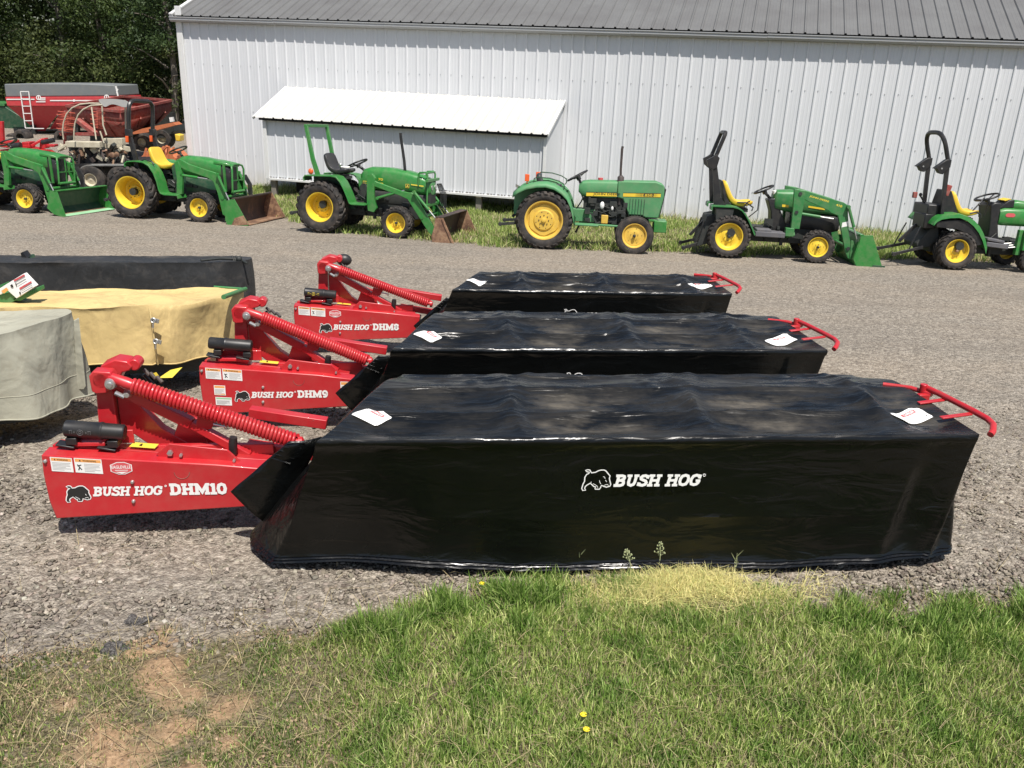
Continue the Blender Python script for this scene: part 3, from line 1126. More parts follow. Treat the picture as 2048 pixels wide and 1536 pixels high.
def build_barn():
    mb = MB()
    sheet(mb, (BX0, 0, -.9), (1, 0, 0), BX1 - BX0, (0, 0, EH + .85), (0, -1, 0))
    mb.build('front_wall', M['siding'], barn, smooth=0)
    mb = MB()
    mb.box(((BX0 + BX1) / 2, 6.1, 1.55), (BX1 - BX0 - .1, 11.9, EH + .7))
    mb.build('wall_core', M['siding'], barn, smooth=0)
    mb = MB()
    # gable end sheet
    mb.add([(BX0 + .02, .0, EH), (BX0 + .02, 12, EH), (BX0 + .02, 6, EH + 2.6)], [(0, 1, 2)])
    mb.build('gable', M['siding'], barn, smooth=0)
    mb = MB()
    mb.box((BX0 + .03, -.035, 1.6), (.16, .05, EH + 1.6))
    mb.box((BX0 - .055, .05, 1.6), (.03, .2, EH + 1.6))
    mb.build('corner_trim', M['trimw'], barn, bevel=.006)
    # roof sheets: ribs run up the slope
    sl = Vector((0, 6.2, 6.3 * .43))
    nrm = Vector((0, -.43, 1)).normalized()
    mb = MB()
    sheet(mb, (BX0 - .12, -.10, EH + .10), (1, 0, 0), BX1 - BX0 + .2, sl, nrm, rib=.03)
    sl2 = Vector((0, -6.3, 6.3 * .43))
    sheet(mb, (BX0 - .12, 12.3, EH + .10), (1, 0, 0), BX1 - BX0 + .2, sl2, Vector((0, .43, 1)).normalized())
    mb.build('roof', M['roof'], barn, smooth=0)
    # black strip stands in for the shade in the rib openings at the eave
    mb = MB()
    mb.box(((BX0 + BX1) / 2, -.06, EH + .085), (BX1 - BX0, .03, .035))
    mb.build('eave_shade_strip', M['shade'], barn, smooth=0)
    # gutter: open K profile swept along the eave, in lengths with joints
    mb = MB()
    prof = [(y + .225, z) for y, z in [(-.27, .05), (-.27, -.075), (-.36, -.075), (-.405, -.03), (-.405, .015), (-.42, .03), (-.42, .05), (-.41, .05), (-.41, .035), (-.395, .02), (-.395, -.025), (-.355, -.065), (-.28, -.065), (-.28, .05)]]
    x = BX0 - .16
    i = 0
    while x < BX1:
        L = 3.05
        jit = .006 * math.sin(i * 2.1)
        vs_ = [(xx, y + (jit if xx == x else -jit), z + EH + .02 + (.004 * math.sin(i * 1.7) if xx == x else -.004)) for xx in (x, min(BX1, x + L - .004)) for y, z in prof]
        n = len(prof)
        mb.add(vs_, [(k, (k + 1) % n, n + (k + 1) % n, n + k) for k in range(n)] + [tuple(range(n)), tuple(range(2 * n - 1, n - 1, -1))])
        x += L
        i += 1
    mb.build('gutter', M['trim'], barn, smooth=0)
    mb = MB()
    mb.box(((BX0 + BX1) / 2, -.034, EH + .0), (BX1 - BX0 - .1, .018, .13))
    mb.build('eave_trim', M['trim'], barn, smooth=0)
    # rake trim on the gable edge
    mb = MB()
    mb.beam((BX0 - .15, -.12, EH + .10), (BX0 - .15, 6.2, EH + .13 + 6.3 * .43), .10, .10, up=(0, -.43, 1))
    mb.beam((BX0 - .15, 12.33, EH + .10), (BX0 - .15, 6.2, EH + .13 + 6.3 * .43), .10, .10, up=(0, .43, 1))
    mb.build('rake_trim', M['trimw'], barn, bevel=.005)
    # screws along horizontal girts
    mb = MB()
    for zz in (.75, 1.9, 3.05):
        for k in range(int((BX1 - BX0) / .28)):
            mb.ball((BX0 + k * .28 + .095, -.006, zz + .01 * math.sin(k)), .012, 3)
    tag(mb.build('siding_screws', M['trim'], barn, smooth=0), kind='stuff')

    # ---- lean-to
    d = -1.72
    xl, xr = -14.22, -6.98
    lt = bpy.data.objects.new('lean_to', None)
    COL.objects.link(lt)
    lt.parent = barn
    zb = .40
    mb = MB()
    sheet(mb, (xl, d + .17, zb), (1, 0, 0), xr - xl, (0, 0, 1.42), (0, -1, 0), pitch=.262, rib=.02)
    mb.build('lean_to_wall', M['siding'], lt, smooth=0)
    mb = MB()
    mb.prism([(0, 0), (1, 0)], 0, 1) if False else None
    for xx in (xl, xr):
        mb = MB()
        mb.add([(xx, d + .17, zb), (xx, -.03, zb), (xx, -.03, 2.48), (xx, d + .17, 1.83)], [(0, 1, 2, 3)])
        mb.build('lean_to_end', M['siding'], lt, smooth=0)
    mb = MB()
    mb.box((xl + .03, d + .115, (zb + 1.82) / 2), (.09, .03, 1.42))
    mb.box((xr - .03, d + .115, (zb + 1.82) / 2), (.07, .03, 1.42))
    mb.box(((xl + xr) / 2, d + .13, zb + .0), (xr - xl, .05, .05))
    mb.build('lean_to_trim', M['trimw'], lt, bevel=.004)
    mb = MB()
    run = -d - .03
    sl = Vector((0, run + .02, .70))
    nr = Vector((0, -.70, run)).normalized()
    sheet(mb, (xl - .2, d, 1.885), (1, 0, 0), xr - xl + .24, sl, nr, pitch=.262, rib=.026)
    mb.build('lean_to_roof', M['leanroof'], lt, smooth=0)
    mb = MB()
    mb.box(((xl + xr) / 2 - .02, d + .045, 1.855), (xr - xl + .1, .03, .055))
    mb.build('lean_to_shade_strip', M['shade'], lt, smooth=0)  # black bar paints in the shade under the lean-to eave
    mb = MB()
    for xx in (xr + .045, xl - .21):
        mb = MB()
        mb.beam((xx, d, 1.87), (xx, -.03, 2.57), .03, .07)
        mb.build('lean_to_rake', M['trimw'], lt, bevel=.004)
    mb = MB()
    mb.box(((xl + xr) / 2, -.9, zb + .03), (xr - xl - .1, 1.3, .05))
    mb.build('lean_to_floor', M['wood'], lt, smooth=0)
    for xx in (xl + .14, -11.8, -8.6, xr - .15):
        mb = MB()
        mb.box((xx, d + .25, -.1), (.13, .13, 1.0))
        mb.build('support_post', M['wood'], lt, bevel=.006)
    mb = MB()
    mb.box((xl + 1.4, d + .9, .03), (2.0, .03, .75))
    mb.build('skirt_board', M['ktarp'], lt)


build_barn()


# ------------------------------------------------------------------ red disc mowers with black covers
def lerp(a, b, t):
    return a + (b - a) * t


def smooth01(t):
    t = max(0, min(1, t))
    return t * t * (3 - 2 * t)


def mower(O, yaw, L, D, text, xs, label, seed, can_flip=False, cap=False, tagflag=False, ztop=.72, hdx=0.0, lo=0.0, ls=1.0, extra=False, fo=0.0):
    root = empty('disc_mower', O, R(yaw), label, 'disc mower', 'red disc mowers with black covers')
    q = lambda x, y, z: Vector((x, y, z))
    rails = [0, .30, .62, .88, 1.0]

    # --- cover
    def top_xy(u, v):
        xl = lerp(0, .36, v ** .9)
        xr = lerp(L, L - .07, v) - .10 * smooth01((v - .75) / .25)
        return lerp(xl, xr, u), lerp(0, D, v)
    bays = xs

    def top(u, v):
        x, y = top_xy(u, v)
        z = ztop + .025 * smooth01(v / .6) - .05 * smooth01((v - .72) / .28) - .012 * u
        # bay in x
        bi = 0
        for i in range(len(bays) - 1):
            if bays[i] <= x <= bays[i + 1]:
                bi = i
        fx = (x - bays[bi]) / (bays[bi + 1] - bays[bi])
        fx = max(0, min(1, fx))
        sx = math.sin(math.pi * fx) ** .55
        ri = 0
        for i in range(len(rails) - 1):
            if rails[i] <= v:
                ri = i
        fv = (v - rails[ri]) / (rails[ri + 1] - rails[ri])
        sv = abs(math.sin(math.pi * max(0, min(1, fv)))) ** .75
        A = [.034, .036, .020, .008][ri]
        sag = A * sx * sv
        # folds running off the cross rails
        for b in bays[1:-1]:
            dx = x - b
            sag -= .012 * math.exp(-(dx / .05) ** 2) * (0.4 + .6 * sv)
            sag -= .010 * math.exp(-((dx - .25 * (v - .4)) / .035) ** 2)
            sag -= .008 * math.exp(-((dx + .35 * (v - .6) + .10) / .03) ** 2) * sv
        rdg = 1 - abs(noise.noise(Vector((x * .9, y * 11 + .6 * math.sin(x * 2.2), seed + 2)))) * 2.2
        sag -= .007 * max(0, rdg) ** 5
        rd2 = 1 - abs(noise.noise(Vector(((x + y * .9) * 4.2, (y - x * .25) * 7, seed + 6)))) * 2.4
        sag -= .0065 * max(0, rd2) ** 6 * (.25 + .75 * (1 - sx))
        w = .005 * noise.noise(Vector((x * 3.1, y * 8, seed))) + .005 * noise.noise(Vector((x * 9, y * 14, seed + 4)))
        for rl in rails[1:4]:
            sag -= .007 * math.exp(-((v - rl) / .013) ** 2) * (.35 + .65 * sx)
        e = min(u, 1 - u, v * .6) * 14
        z = z - sag * min(1, e) + w * min(1, e)
        dust = max(0, sag / .038) ** 1.8 * (1 - fx) ** 1.3 * [1.0, .9, .25, 0][ri] * (0 if bi == 0 else 1.5)
        return q(x, y, z), max(.10, min(1, dust))
    nu, nv = 170, 72
    V, Dst = [], []
    for j in range(nv + 1):
        for i in range(nu + 1):
            p, d = top(i / nu, j / nv)
            V.append(p)
            Dst.append(d * .95)
    F = [(j * (nu + 1) + i, j * (nu + 1) + i + 1, (j + 1) * (nu + 1) + i + 1, (j + 1) * (nu + 1) + i) for j in range(nv) for i in range(nu)]
    # perimeter of the top
    per = [j * (nu + 1) for j in range(nv, 0, -1)] + list(range(0, nu)) + [j * (nu + 1) + nu for j in range(0, nv)] + [nv * (nu + 1) + i for i in range(nu, 0, -1)]
    # matching hem outline
    zg = lambda y: -.06 * y

    def hem(k):
        if k < nv:                       # left side, from back to front
            t = k / nv
            pts = [(.02, D + .06), (-.16, D * .8), (-.34, D * .52), (-.34, .30), (-.22, .13)]
        elif k < nv + nu:
            t = (k - nv) / nu
            pts = None
            x = lerp(-.22, L - .12, t)
            y = lerp(.13, -.035, smooth01(t * 3) * .55 + .45 * t) + .010 * math.sin(x * 4.5 + seed) + .006 * math.sin(x * 11)
            y -= .04 * smooth01((t - .9) / .1) * -1
            return x, y
        elif k < 2 * nv + nu:
            t = (k - nv - nu) / nv
            pts = [(L - .12, 0.005), (L + .02, .05), (L + .09, .14), (L + .085, .3), (L + .07, .55), (L + .02, D)]
        else:
            t = (k - 2 * nv - nu) / nu
            return lerp(L + .02, .02, t), D + lerp(0, .06, t)
        s_ = t * (len(pts) - 1)
        i = min(int(s_), len(pts) - 2)
        f = s_ - i
        # catmull-rom for roundness
        P = [pts[max(i - 1, 0)], pts[i], pts[i + 1], pts[min(i + 2, len(pts) - 1)]]
        def cr(a, b, c, d):
            return .5 * ((2 * b) + (-a + c) * f + (2 * a - 5 * b + 4 * c - d) * f * f + (-a + 3 * b - 3 * c + d) * f ** 3)
        return cr(*[p[0] for p in P]), cr(*[p[1] for p in P])
    prof = [0, .012, .03, .05, .065, .12, .2, .3, .4, .5, .57, .595, .605, .62, .72, .84, .93, .948, .960, .972, .986, 1.0]
    offs = [.0, .007, .010, .009, .002, 0, 0, 0, 0, 0, 0, .001, .0045, -.001, 0, 0, 0, .007, .001, .008, .001, .008]
    base = per
    n = len(per)
    prev = list(per)
    hemz = lambda k, x, y: zg(y) + (.045 + .015 * math.sin(x * 3.3 + seed) if k < nv + nu * .45 else .03 + .006 * math.sin(x * 5)) + (.03 * max(0, math.sin(k / nv * math.pi)) if k < nv else 0)
    hp = []
    for k in range(n):
        x, y = hem(k)
        hp.append(q(x, y, hemz(k, x, y)))
    hp[0] = hp[0]
    for s_i in range(1, len(prof)):
        t = prof[s_i]
        cur = []
        for k in range(n):
            a = V[per[k]]
            b = hp[k]
            p = a.lerp(b, t)
            # outward normal in plan
            b2 = hp[(k + 1) % n]
            b0 = hp[k - 1]
            dd = b2 - b0
            out = Vector((dd.y, -dd.x, 0))
            out = out.normalized() if out.length > 1e-6 else Vector((0, -1, 0))
            wv = .0
            if k < nv:
                wv = .035 * math.sin(t * math.pi) * math.sin(k / nv * 9 + seed) * t + .02 * t
            elif nv + nu - 16 < k < 2 * nv + nu:
                kk = k - (nv + nu)
                wv = .030 * math.sin(t * math.pi * .95) * math.sin(kk * .34 + 1.0 + seed) * (.3 + t)
            else:
                x = p.x
                wv = .004 * noise.noise(Vector((x * 2.2, t * 3, seed + 9))) + .0025 * noise.noise(Vector((x * 7, t * 6, seed)))
                wv += .010 * t ** 3 * math.sin(x * 4.4 + seed)
            oo = offs[s_i]
            if s_i == 12:
                oo *= max(0, .25 + 1.4 * noise.noise(Vector((p.x * 2.5, seed, 3))))
            p = p + out * (oo + wv * (1 if t > .07 else t / .07))
            cur.append(len(V))
            V.append(p)
            Dst.append(0.0)
        for k in range(n):
            k2 = (k + 1) % n
            F.append((prev[k], cur[k], cur[k2], prev[k2]))
        prev = cur
    mb = MB()
    mb.add(V, F)
    cov = mb.build('cover', M['vinyl'], root, smooth=50)
    a_ = cov.data.attributes.new('dust', 'FLOAT', 'POINT')
    a_.data.foreach_set('value', np.array(Dst, np.float32))
    tex = nu + nv

    def front(x, z, k=0):
        """point on the front skirt"""
        t = 1 - (z - .04) / (ztop - .04)
        y = lerp(0, lerp(.12, -.03, smooth01(x / 1.2)), t)
        return q(x, y - .0135 - k * .0001, z)
    # logo and lettering on the front skirt
    W = .133
    bx, bz = 1.163 * (L / 3.07) ** .9, .464 - (3.07 - L) * .012
    boar(cov, 'logo_emblem', lambda u, v, k: front(bx + u, bz + v, k), W, False)
    mb = MB()
    w_ = stroke_text(mb, 'BUSH HOG', .058, lambda u, v, k: front(bx + W + .012 + u, bz + .018 + v - u * .010, k), t=.235, shear=.20, wscale=.96, gap=.02)
    mb.torus(front(bx + W + .03 + w_, bz + .066, 2), .006, .0015, Matrix.Rotation(R(90), 3, 'X'), 12, 4)
    mb.build('lettering', M['decalw'], cov, smooth=0)

    # danger decals lying on the top
    def danger(c0, lv, sv, name):
        def pl(u, v, k=0):
            x = c0[0] + lv[0] * u + sv[0] * v
            y = c0[1] + lv[1] * u + sv[1] * v
            vv = y / D
            xl_, xr_ = top_xy(0, vv)[0], top_xy(1, vv)[0]
            p, d = top((x - xl_) / (xr_ - xl_), vv)
            return p + q(0, 0, .005 + k * .0004)

        def patch(mb, a0, b0, a1, b1, k, N=8):
            b = [pl(lerp(a0, a1, i / N), lerp(b0, b1, j / N), k) for j in range(N + 1) for i in range(N + 1)]
            mb.add(b, [(j * (N + 1) + i, j * (N + 1) + i + 1, (j + 1) * (N + 1) + i + 1, (j + 1) * (N + 1) + i) for j in range(N) for i in range(N)])
        mb = MB()
        patch(mb, .03, 0, .97, 1, 0)
        patch(mb, 0, .08, .03, .92, 0, 3)
        patch(mb, .97, .08, 1, .92, 0, 3)
        mb.mi = 1
        patch(mb, .32, .66, .80, .86, 2)
        mb.mi = 0
        put_text(mb, 'DANGER', lambda u, v, k: pl(u, v, k), .40, .70, .36, .12, 4)
        mb.mi = 1
        mb.add([pl(.345, .70, 4), pl(.385, .70, 4), pl(.365, .82, 4)], [(0, 1, 2)])
        mb.mi = 2
        for r_ in range(4):
            patch(mb, .34, .52 - r_ * .11, .78 - .12 * (r_ % 2), .55 - r_ * .11, 2, 3)
        mb.mi = 3
        for ax, ay in ((.12, .3), (.15, .62), (.86, .2)):
            mb.add([pl(ax, ay, 2), pl(ax + .05, ay + .03, 2), pl(ax + .08, ay + .1, 2), pl(ax + .03, ay + .07, 2)], [(0, 1, 2, 3)])
        mb.build(name, [M['decalw'], M['decalr'], M['decalg'], M['decalk']], cov, smooth=30)
    danger((.125, .250), (.115, -.085), (.075, .072), 'danger_decal')
    danger((L - .285, .135), (.185, .078), (-.058, .075), 'danger_decal')

    # --- black deflector flap at the left end
    mb = MB()
    P = [q(-.46 + fo, .37, .292), q(-.175 + fo, .36, .555), q(-.03 + fo, .42, .55), q(-.27 + fo, .40, .06)]
    N = 10
    vs_ = []
    for j in range(N + 1):
        for i in range(N + 1):
            a = P[0].lerp(P[1], i / N)
            b = P[3].lerp(P[2], i / N)
            p = a.lerp(b, j / N)
            p.y += -.02 * math.sin(math.pi * j / N) + .006 * math.sin(i * 1.3)
            vs_.append(p)
    mb.add(vs_, [(j * (N + 1) + i, j * (N + 1) + i + 1, (j + 1) * (N + 1) + i + 1, (j + 1) * (N + 1) + i) for j in range(N) for i in range(N)])
    fl = mb.build('deflector_flap', M['vinyl'], root, smooth=60)
    so = fl.modifiers.new('thick', 'SOLIDIFY')
    so.thickness = .006
    mb = MB()
    for i in range(5):
        a = P[0].lerp(P[1], .70 + i * .07)
        b = P[3].lerp(P[2], .70 + i * .07)
        mb.tube([a + q(0, -.012, 0), a.lerp(b, .55) + q(0, -.028, 0)], .004, 6)
    mb.build('flap_rib', M['vinyl'], fl)

    # --- red frame beam
    yp = .50
    o_ = hdx
    face = [(-1.345 + o_, .437), (-1.35 + o_, .33), (-1.343 + o_, .19), (-1.325 + o_, .093), (-.30, .142), (-.26, .338), (-.55 + o_ * .5, .372)]
    mb = MB()
    mb.prism(face, yp, yp + .10)
    fb = mb.build('frame_beam', M['red'], root, bevel=.006)
    mb = MB()          # top ledge plate slightly recessed
    mb.add([(-1.33 + o_, yp + .10, .445), (-1.33 + o_, yp + .20, .43), (-.3, yp + .20, .33), (-.3, yp + .10, .345),
            (-1.33 + o_, yp + .10, .425), (-1.33 + o_, yp + .20, .41), (-.3, yp + .20, .31), (-.3, yp + .10, .325)],
           [(0, 1, 2, 3), (4, 7, 6, 5), (0, 3, 7, 4), (1, 5, 6, 2), (0, 4, 5, 1), (3, 2, 6, 7)])
    mb.build('ledge', M['red'], root, bevel=.003)
    mb = MB()
    mb.box((-.8 + o_, yp + .21, .26), (1.0, .03, .26))
    mb.build('rear_plate', M['red'], root, bevel=.004)
    pf = lambda u, v, k=0: q(u + o_, yp - .002 - k * .0001, v)
    pt = lambda u, v, k=0: q(-1.262 + lo + (u + 1.262) * ls, yp - .002 - k * .0001, .205 + (v - .205) * ls)
    # bolts
    mb = MB()
    for bx_, bz_ in ((-.947, .287), (-.953, .182), (-1.33, .405)):
        mb.lathe([(.0001, -.012), (.006, -.011), (.009, -.006), (.010, 0), (.014, .0005), (.014, .004)], (bx_ + o_, yp, bz_), 'y', 12)
    mb.build('face_bolt', M['steel'], fb)
    # pressed arc
    mb = MB()
    mb.tube([q(-.712 + o_ + .036 * math.cos(a), yp - .0005, .335 + .036 * math.sin(a)) for a in [math.pi + i * math.pi / 14 for i in range(15)]], .0018, 5)
    mb.build('pressed_arc', M['redold'], fb)
    # lettering
    boar(fb, 'logo_emblem', lambda u, v, k: pt(-1.262 + u, .184 + v, k), .112, True)
    mb = MB()
    w_ = stroke_text(mb, 'BUSH HOG', .050, lambda u, v, k: pt(-1.138 + u, .214 + v + .0 * u, k), t=.225, shear=.20, wscale=.90, gap=.0)
    mb.torus(pt(-1.138 + w_ + .022, .262, 2), .0045, .0013, Matrix.Rotation(R(90), 3, 'X'), 12, 4)
    mb.build('lettering', M['decalw'], fb, smooth=0)
    mb = MB()
    t0, f0 = SLAB, 1
    stroke_text(mb, text, .060, lambda u, v, k: pt(-.778 + u, .213 + v, k), t=.265, wscale=.94, gap=.02)
    mb.build('model_lettering', M['decalw'], fb, smooth=0)

    def label_(u0, v0, u1, v1, head, sk=0.0, name='warning_decal', lines=6, parent=fb, pict=False, hc=1, foot=False):
        pl = lambda u, v, k=0: pf(u, v + (u - u0) * sk, k)
        mb = MB()
        quad(mb, pl, u0, v0, u1, v1, 0)
        mb.mi = hc
        m_ = .004
        hh = (v1 - v0) * .26
        quad(mb, pl, u0 + m_, v1 - hh, u1 - m_, v1 - m_, 3)
        if foot:
            quad(mb, pl, u0 + m_, v0 + m_, u1 - m_, v0 + hh * .6, 3)
        mb.mi = 3
        if head:
            put_text(mb, head, pl, u0 + (u1 - u0) * .30, v1 - hh + .004, (u1 - u0) * .5, hh - .012, 8)
            mb.add([pl(u0 + (u1 - u0) * .17, v1 - hh + .004, 8), pl(u0 + (u1 - u0) * .25, v1 - hh + .004, 8), pl(u0 + (u1 - u0) * .21, v1 - .007, 8)], [(0, 1, 2)])
        a0 = u0 + (u1 - u0) * (.34 if pict else .06)
        if pict:
            for seg in (((.10, .62), (.17, .42)), ((.17, .42), (.12, .18)), ((.17, .42), (.24, .22)), ((.10, .5), (.24, .6))):
                (x0, z0), (x1, z1) = seg
                outline(mb, [(u0 + x0 * (u1 - u0), v0 + z0 * (v1 - v0) * .9), (u0 + x1 * (u1 - u0), v0 + z1 * (v1 - v0) * .9)], pl, .005, 5, closed=False)
        mb.mi = 2
        for i in range(lines):
            z = v1 - hh - .008 - i * (v1 - v0 - hh - .012) / lines
            e = [.96, .9, .93, .7, .95, .6, .8][i % 7]
            quad(mb, pl, a0, z - .0035, a0 + (u1 - .006 - a0) * e, z, 4)
        mb.build(name, [M['decalw'], M['decalo'], M['decalg'], M['decalk'], M['decalr'], M['decalgr']], parent, smooth=0)
    label_(-1.307, .353, -1.209, .428, 'WARNING', -.09)
    label_(-1.200, .344, -1.076, .421, 'WARNING', -.09, pict=True)
    if extra:
        label_(-1.262, .236, -1.19, .305, None, -.06, hc=1, foot=True)
        label_(-1.258, .165, -1.155, .222, None, -.06, hc=5)
        label_(-.44, .235, -.33, .325, None, -.04, hc=1)
    else:
        # dealer badge: red hexagon with white border
        mb = MB()
        hx = [(-.99 + .050 * a, .362 + .033 * b) for a, b in ((-1, .55), (-.35, 1), (.35, 1), (1, .55), (1, -.5), (.3, -1), (-.3, -1), (-1, -.5))]
        fill_poly(mb, hx, lambda u, v, k: pf(u, v, k), 1)
        mb.mi = 1
        hx2 = [(-.99 + (u + .99) * .92, .362 + (v - .362) * .9) for u, v in hx]
        fill_poly(mb, hx2, lambda u, v, k: pf(u, v, k), 4)
        mb.mi = 0
        put_text(mb, 'EAGLEVILLE', lambda u, v, k: pf(u, v, k), -1.034, .360, .088, .017, 8)
        quad(mb, pf, -1.02, .350, -.96, .353, 8)
        fill_poly(mb, [(-1.02, .343), (-.96, .343), (-.99, .333)], lambda u, v, k: pf(u, v, k), 8)
        mb.build('dealer_badge', [M['decalw'], M['decalr']], fb, smooth=0)
    # yellow sticker on the ledge
    mb = MB()
    mb.add([(-.98 + o_, yp + .112, .418), (-.86 + o_, yp + .112, .406), (-.86 + o_, yp + .185, .397), (-.98 + o_, yp + .185, .409)], [(0, 1, 2, 3)])
    for i in range(4):
        mb.v[i] = (mb.v[i][0], mb.v[i][1], mb.v[i][2] + .0065)
    mb.mi = 1
    mb.add([(-.94 + o_, yp + .13, .4235), (-.925 + o_, yp + .13, .422), (-.93 + o_, yp + .165, .4185)], [(0, 1, 2)])
    mb.build('yellow_decal', [M['decaly'], M['decalk']], root, smooth=0)
    # --- gusset plates on the ledge
    mb = MB()
    mb.prism([(-.84 + o_, .405), (-.775 + o_, .462), (-.50 + o_, .425), (-.43 + o_, .345), (-.80 + o_, .37)], yp + .055, yp + .068)
    mb.build('gusset_plate', M['red'], root, bevel=.003)
    mb = MB()
    for x_, z_, r_ in ((-.77, .418, .014), (-.72, .405, .008), (-.47, .372, .007)):
        mb.lathe([(.0001, -.02), (r_, -.018), (r_, 0)], (x_ + o_, yp + .053, z_), 'y', 6)
    mb.build('gusset_bolt', M['steel'], root)
    # --- document canister and brackets
    ca, cb = (q(-1.262 + o_, yp + .10, .532), q(-.985 + o_, yp + .10, .506))
    if can_flip:
        ca, cb = cb + q(-.03, 0, .035), ca + q(-.03, 0, .035)
    d_ = (cb - ca)
    mb = MB()
    mb.tube([ca, ca + d_ * .02, ca + d_ * .03, ca + d_ * .58, ca + d_ * .60, ca + d_ * .63, ca + d_ * .65, ca + d_ * .97, cb], [.028, .039, .041, .041, .044, .044, .040, .039, .034], 24)
    cn = mb.build('document_canister', M['blackp'], root, smooth=35)
    mb = MB()
    up = d_.cross(q(0, 1, 0)).normalized()
    up = -up if up.z < 0 else up
    dn = d_.normalized()
    if not can_flip:
        for k_, r_ in ((.30, .014),):
            c0 = ca + d_ * k_ + q(0, -.0405, 0)
            mb.torus(c0, r_, .0012, Matrix.Rotation(R(90), 3, 'X'), 16, 4)
            mb.torus(c0 + dn * .0, r_ * .45, .0012, Matrix.Rotation(R(90), 3, 'X'), 10, 4)
            for s_ in (-1, 1):
                mb.torus(c0 + dn * .027 * s_, .003, .001, Matrix.Rotation(R(90), 3, 'X'), 8, 4)
                for m_ in (-1, 1):
                    mb.tube([c0 + dn * (.042 * s_ + .005 * m_) + up * -.008, c0 + dn * (.042 * s_ + .005 * m_) + up * .008], .0011, 4)
                mb.tube([c0 + dn * (.042 * s_ - .008) + up * .008, c0 + dn * (.042 * s_ + .006) + up * .010], .0011, 4)
        mb.build('embossed_mark', M['decaly'] if cap else M['grayp'], cn)
    for f_ in (.12, .80):
        mb = MB()
        p = ca + d_ * f_
        mb.box(p + q(0, .0, -.055), (.05, .07, .035))
        mb.box(p + q(-.03, -.01, -.078), (.085, .06, .010), Matrix.Rotation(R(12), 3, 'Y'))
        mb.build('canister_bracket', M['black'], root, bevel=.003)
    mb = MB()
    mb.box((-1.12 + o_, yp + .17, .455), (.30, .012, .07))
    mb.box((-1.16 + o_, yp + .12, .452), (.16, .08, .02))
    mb.build('bracket_plate', M['red'], root, bevel=.003)
    # --- upright post with head
    yq = .74
    mb = MB()
    mb.prism([(-1.145 + o_, .70), (-1.065 + o_, .70), (-1.072 + o_, .15), (-1.18 + o_, .15), (-1.160 + o_, .42)], yq, yq + .12)
    mb.build('upright_post', M['red'], root, bevel=.006)
    mb = MB()
    mb.prism([(-1.152 + o_, .765), (-1.148 + o_, .685), (-1.13 + o_, .672), (-1.08 + o_, .675), (-1.06 + o_, .70), (-1.035 + o_, .755), (-1.05 + o_, .785), (-1.13 + o_, .79)], yq - .05, yq + .02)
    mb.prism([(-1.12 + o_, .79), (-1.05 + o_, .822), (-.99 + o_, .812), (-.97 + o_, .785), (-.985 + o_, .765), (-1.02 + o_, .755), (-1.05 + o_, .70), (-1.12 + o_, .68)], yq + .03, yq + .13)
    mb.tube([q(-1.10 + o_, yq - .05, .74), q(-1.10 + o_, yq + .14, .74)], .042, 18)
    mb.tube([q(-.965 + o_, yq + .04, .79), q(-.965 + o_, yq + .12, .79)], .03, 14)
    mb.build('pivot_head', M['red'], root, bevel=.006)
    mb = MB()
    mb.lathe([(.0001, -.03), (.012, -.03), (.015, -.022), (.024, -.020), (.027, -.006), (.030, 0)], (-1.052 + o_, yq - .052, .728), 'y', 16)
    mb.lathe([(.0001, -.03), (.012, -.03), (.018, -.020), (.022, 0)], (-.985 + o_, yq - .03, .668), 'y', 12)
    mb.tube([q(-1.04 + o_, yq - .05, .68), q(-1.00 + o_, yq - .045, .655)], .012, 8)
    mb.build('pivot_bolt', M['steel'], root)
    # clevis arm from head to spring
    A = q(-.950 + o_, yq - .05, .716)
    Bp = q(-.17, .66, .415)
    Dv = (Bp - A)
    dn = Dv.normalized()
    mb = MB()
    mb.tube([q(-1.06 + o_, yq - .03, .755), A - dn * .03, A + dn * .02], [.024, .030, .024], 12)
    mb.tube([q(-1.04 + o_, yq + .02, .70), q(-.97 + o_, yq - .0, .665), q(-.93 + o_, yq, .63)], [.03, .025, .02], 10)
    mb.build('clevis', M['red'], root, smooth=60)
    # --- helper coil springs (front one bright in the sun, second behind it)
    def coil(a, b, r, wire, turns):
        d = b - a
        dn_ = d.normalized()
        u = dn_.cross(q(0, 1, 0)).normalized()
        w = dn_.cross(u)
        N = int(turns * 14)
        pts = [a + d * (i / N) + (u * math.cos(2 * math.pi * i / 14) + w * math.sin(2 * math.pi * i / 14)) * r for i in range(N + 1)]
        return pts
    mb = MB()
    mb.tube(coil(A, A + Dv * .985, .033, .0088, 44), .0095, 7)
    mb.build('coil_spring', M['red'], root, smooth=80)
    mb = MB()
    mb.tube([A, Bp], .016, 10)
    mb.lathe([(.0001, 0), (.03, 0), (.03, .02), (.012, .03)], Bp, 'x', 14)
    mb.build('spring_rod', M['red'], root, smooth=60)
    # --- arms below the springs
    mb = MB()
    mb.beam(q(-1.0 + o_, yq + .00, .665), q(-.70 + o_, yq - .02, .50), .05, .055)
    mb.beam(q(-.70 + o_, yq - .02, .50), q(-.42 + o_ * .4, yq - .06, .335), .045, .042)
    mb.build('lower_arm', M['red'], root, bevel=.005)
    mb = MB()
    mb.prism([(-1.06 + o_, .66), (-1.01 + o_, .65), (-.86 + o_, .45), (-.70 + o_, .34), (-.70 + o_, .28), (-.86 + o_, .30), (-1.0 + o_, .42), (-1.06 + o_, .44)], yq + .03, yq + .09)
    mb.build('side_plate', M['red'], root, bevel=.004)
    mb = MB()
    mb.prism([(-.76 + o_, .535), (-.68 + o_, .50), (-.655 + o_, .42), (-.64 + o_, .30), (-.85 + o_, .30)], yq + .035, yq + .05)
    mb.build('brace_plate', M['red'], root, bevel=.004)
    mb = MB()
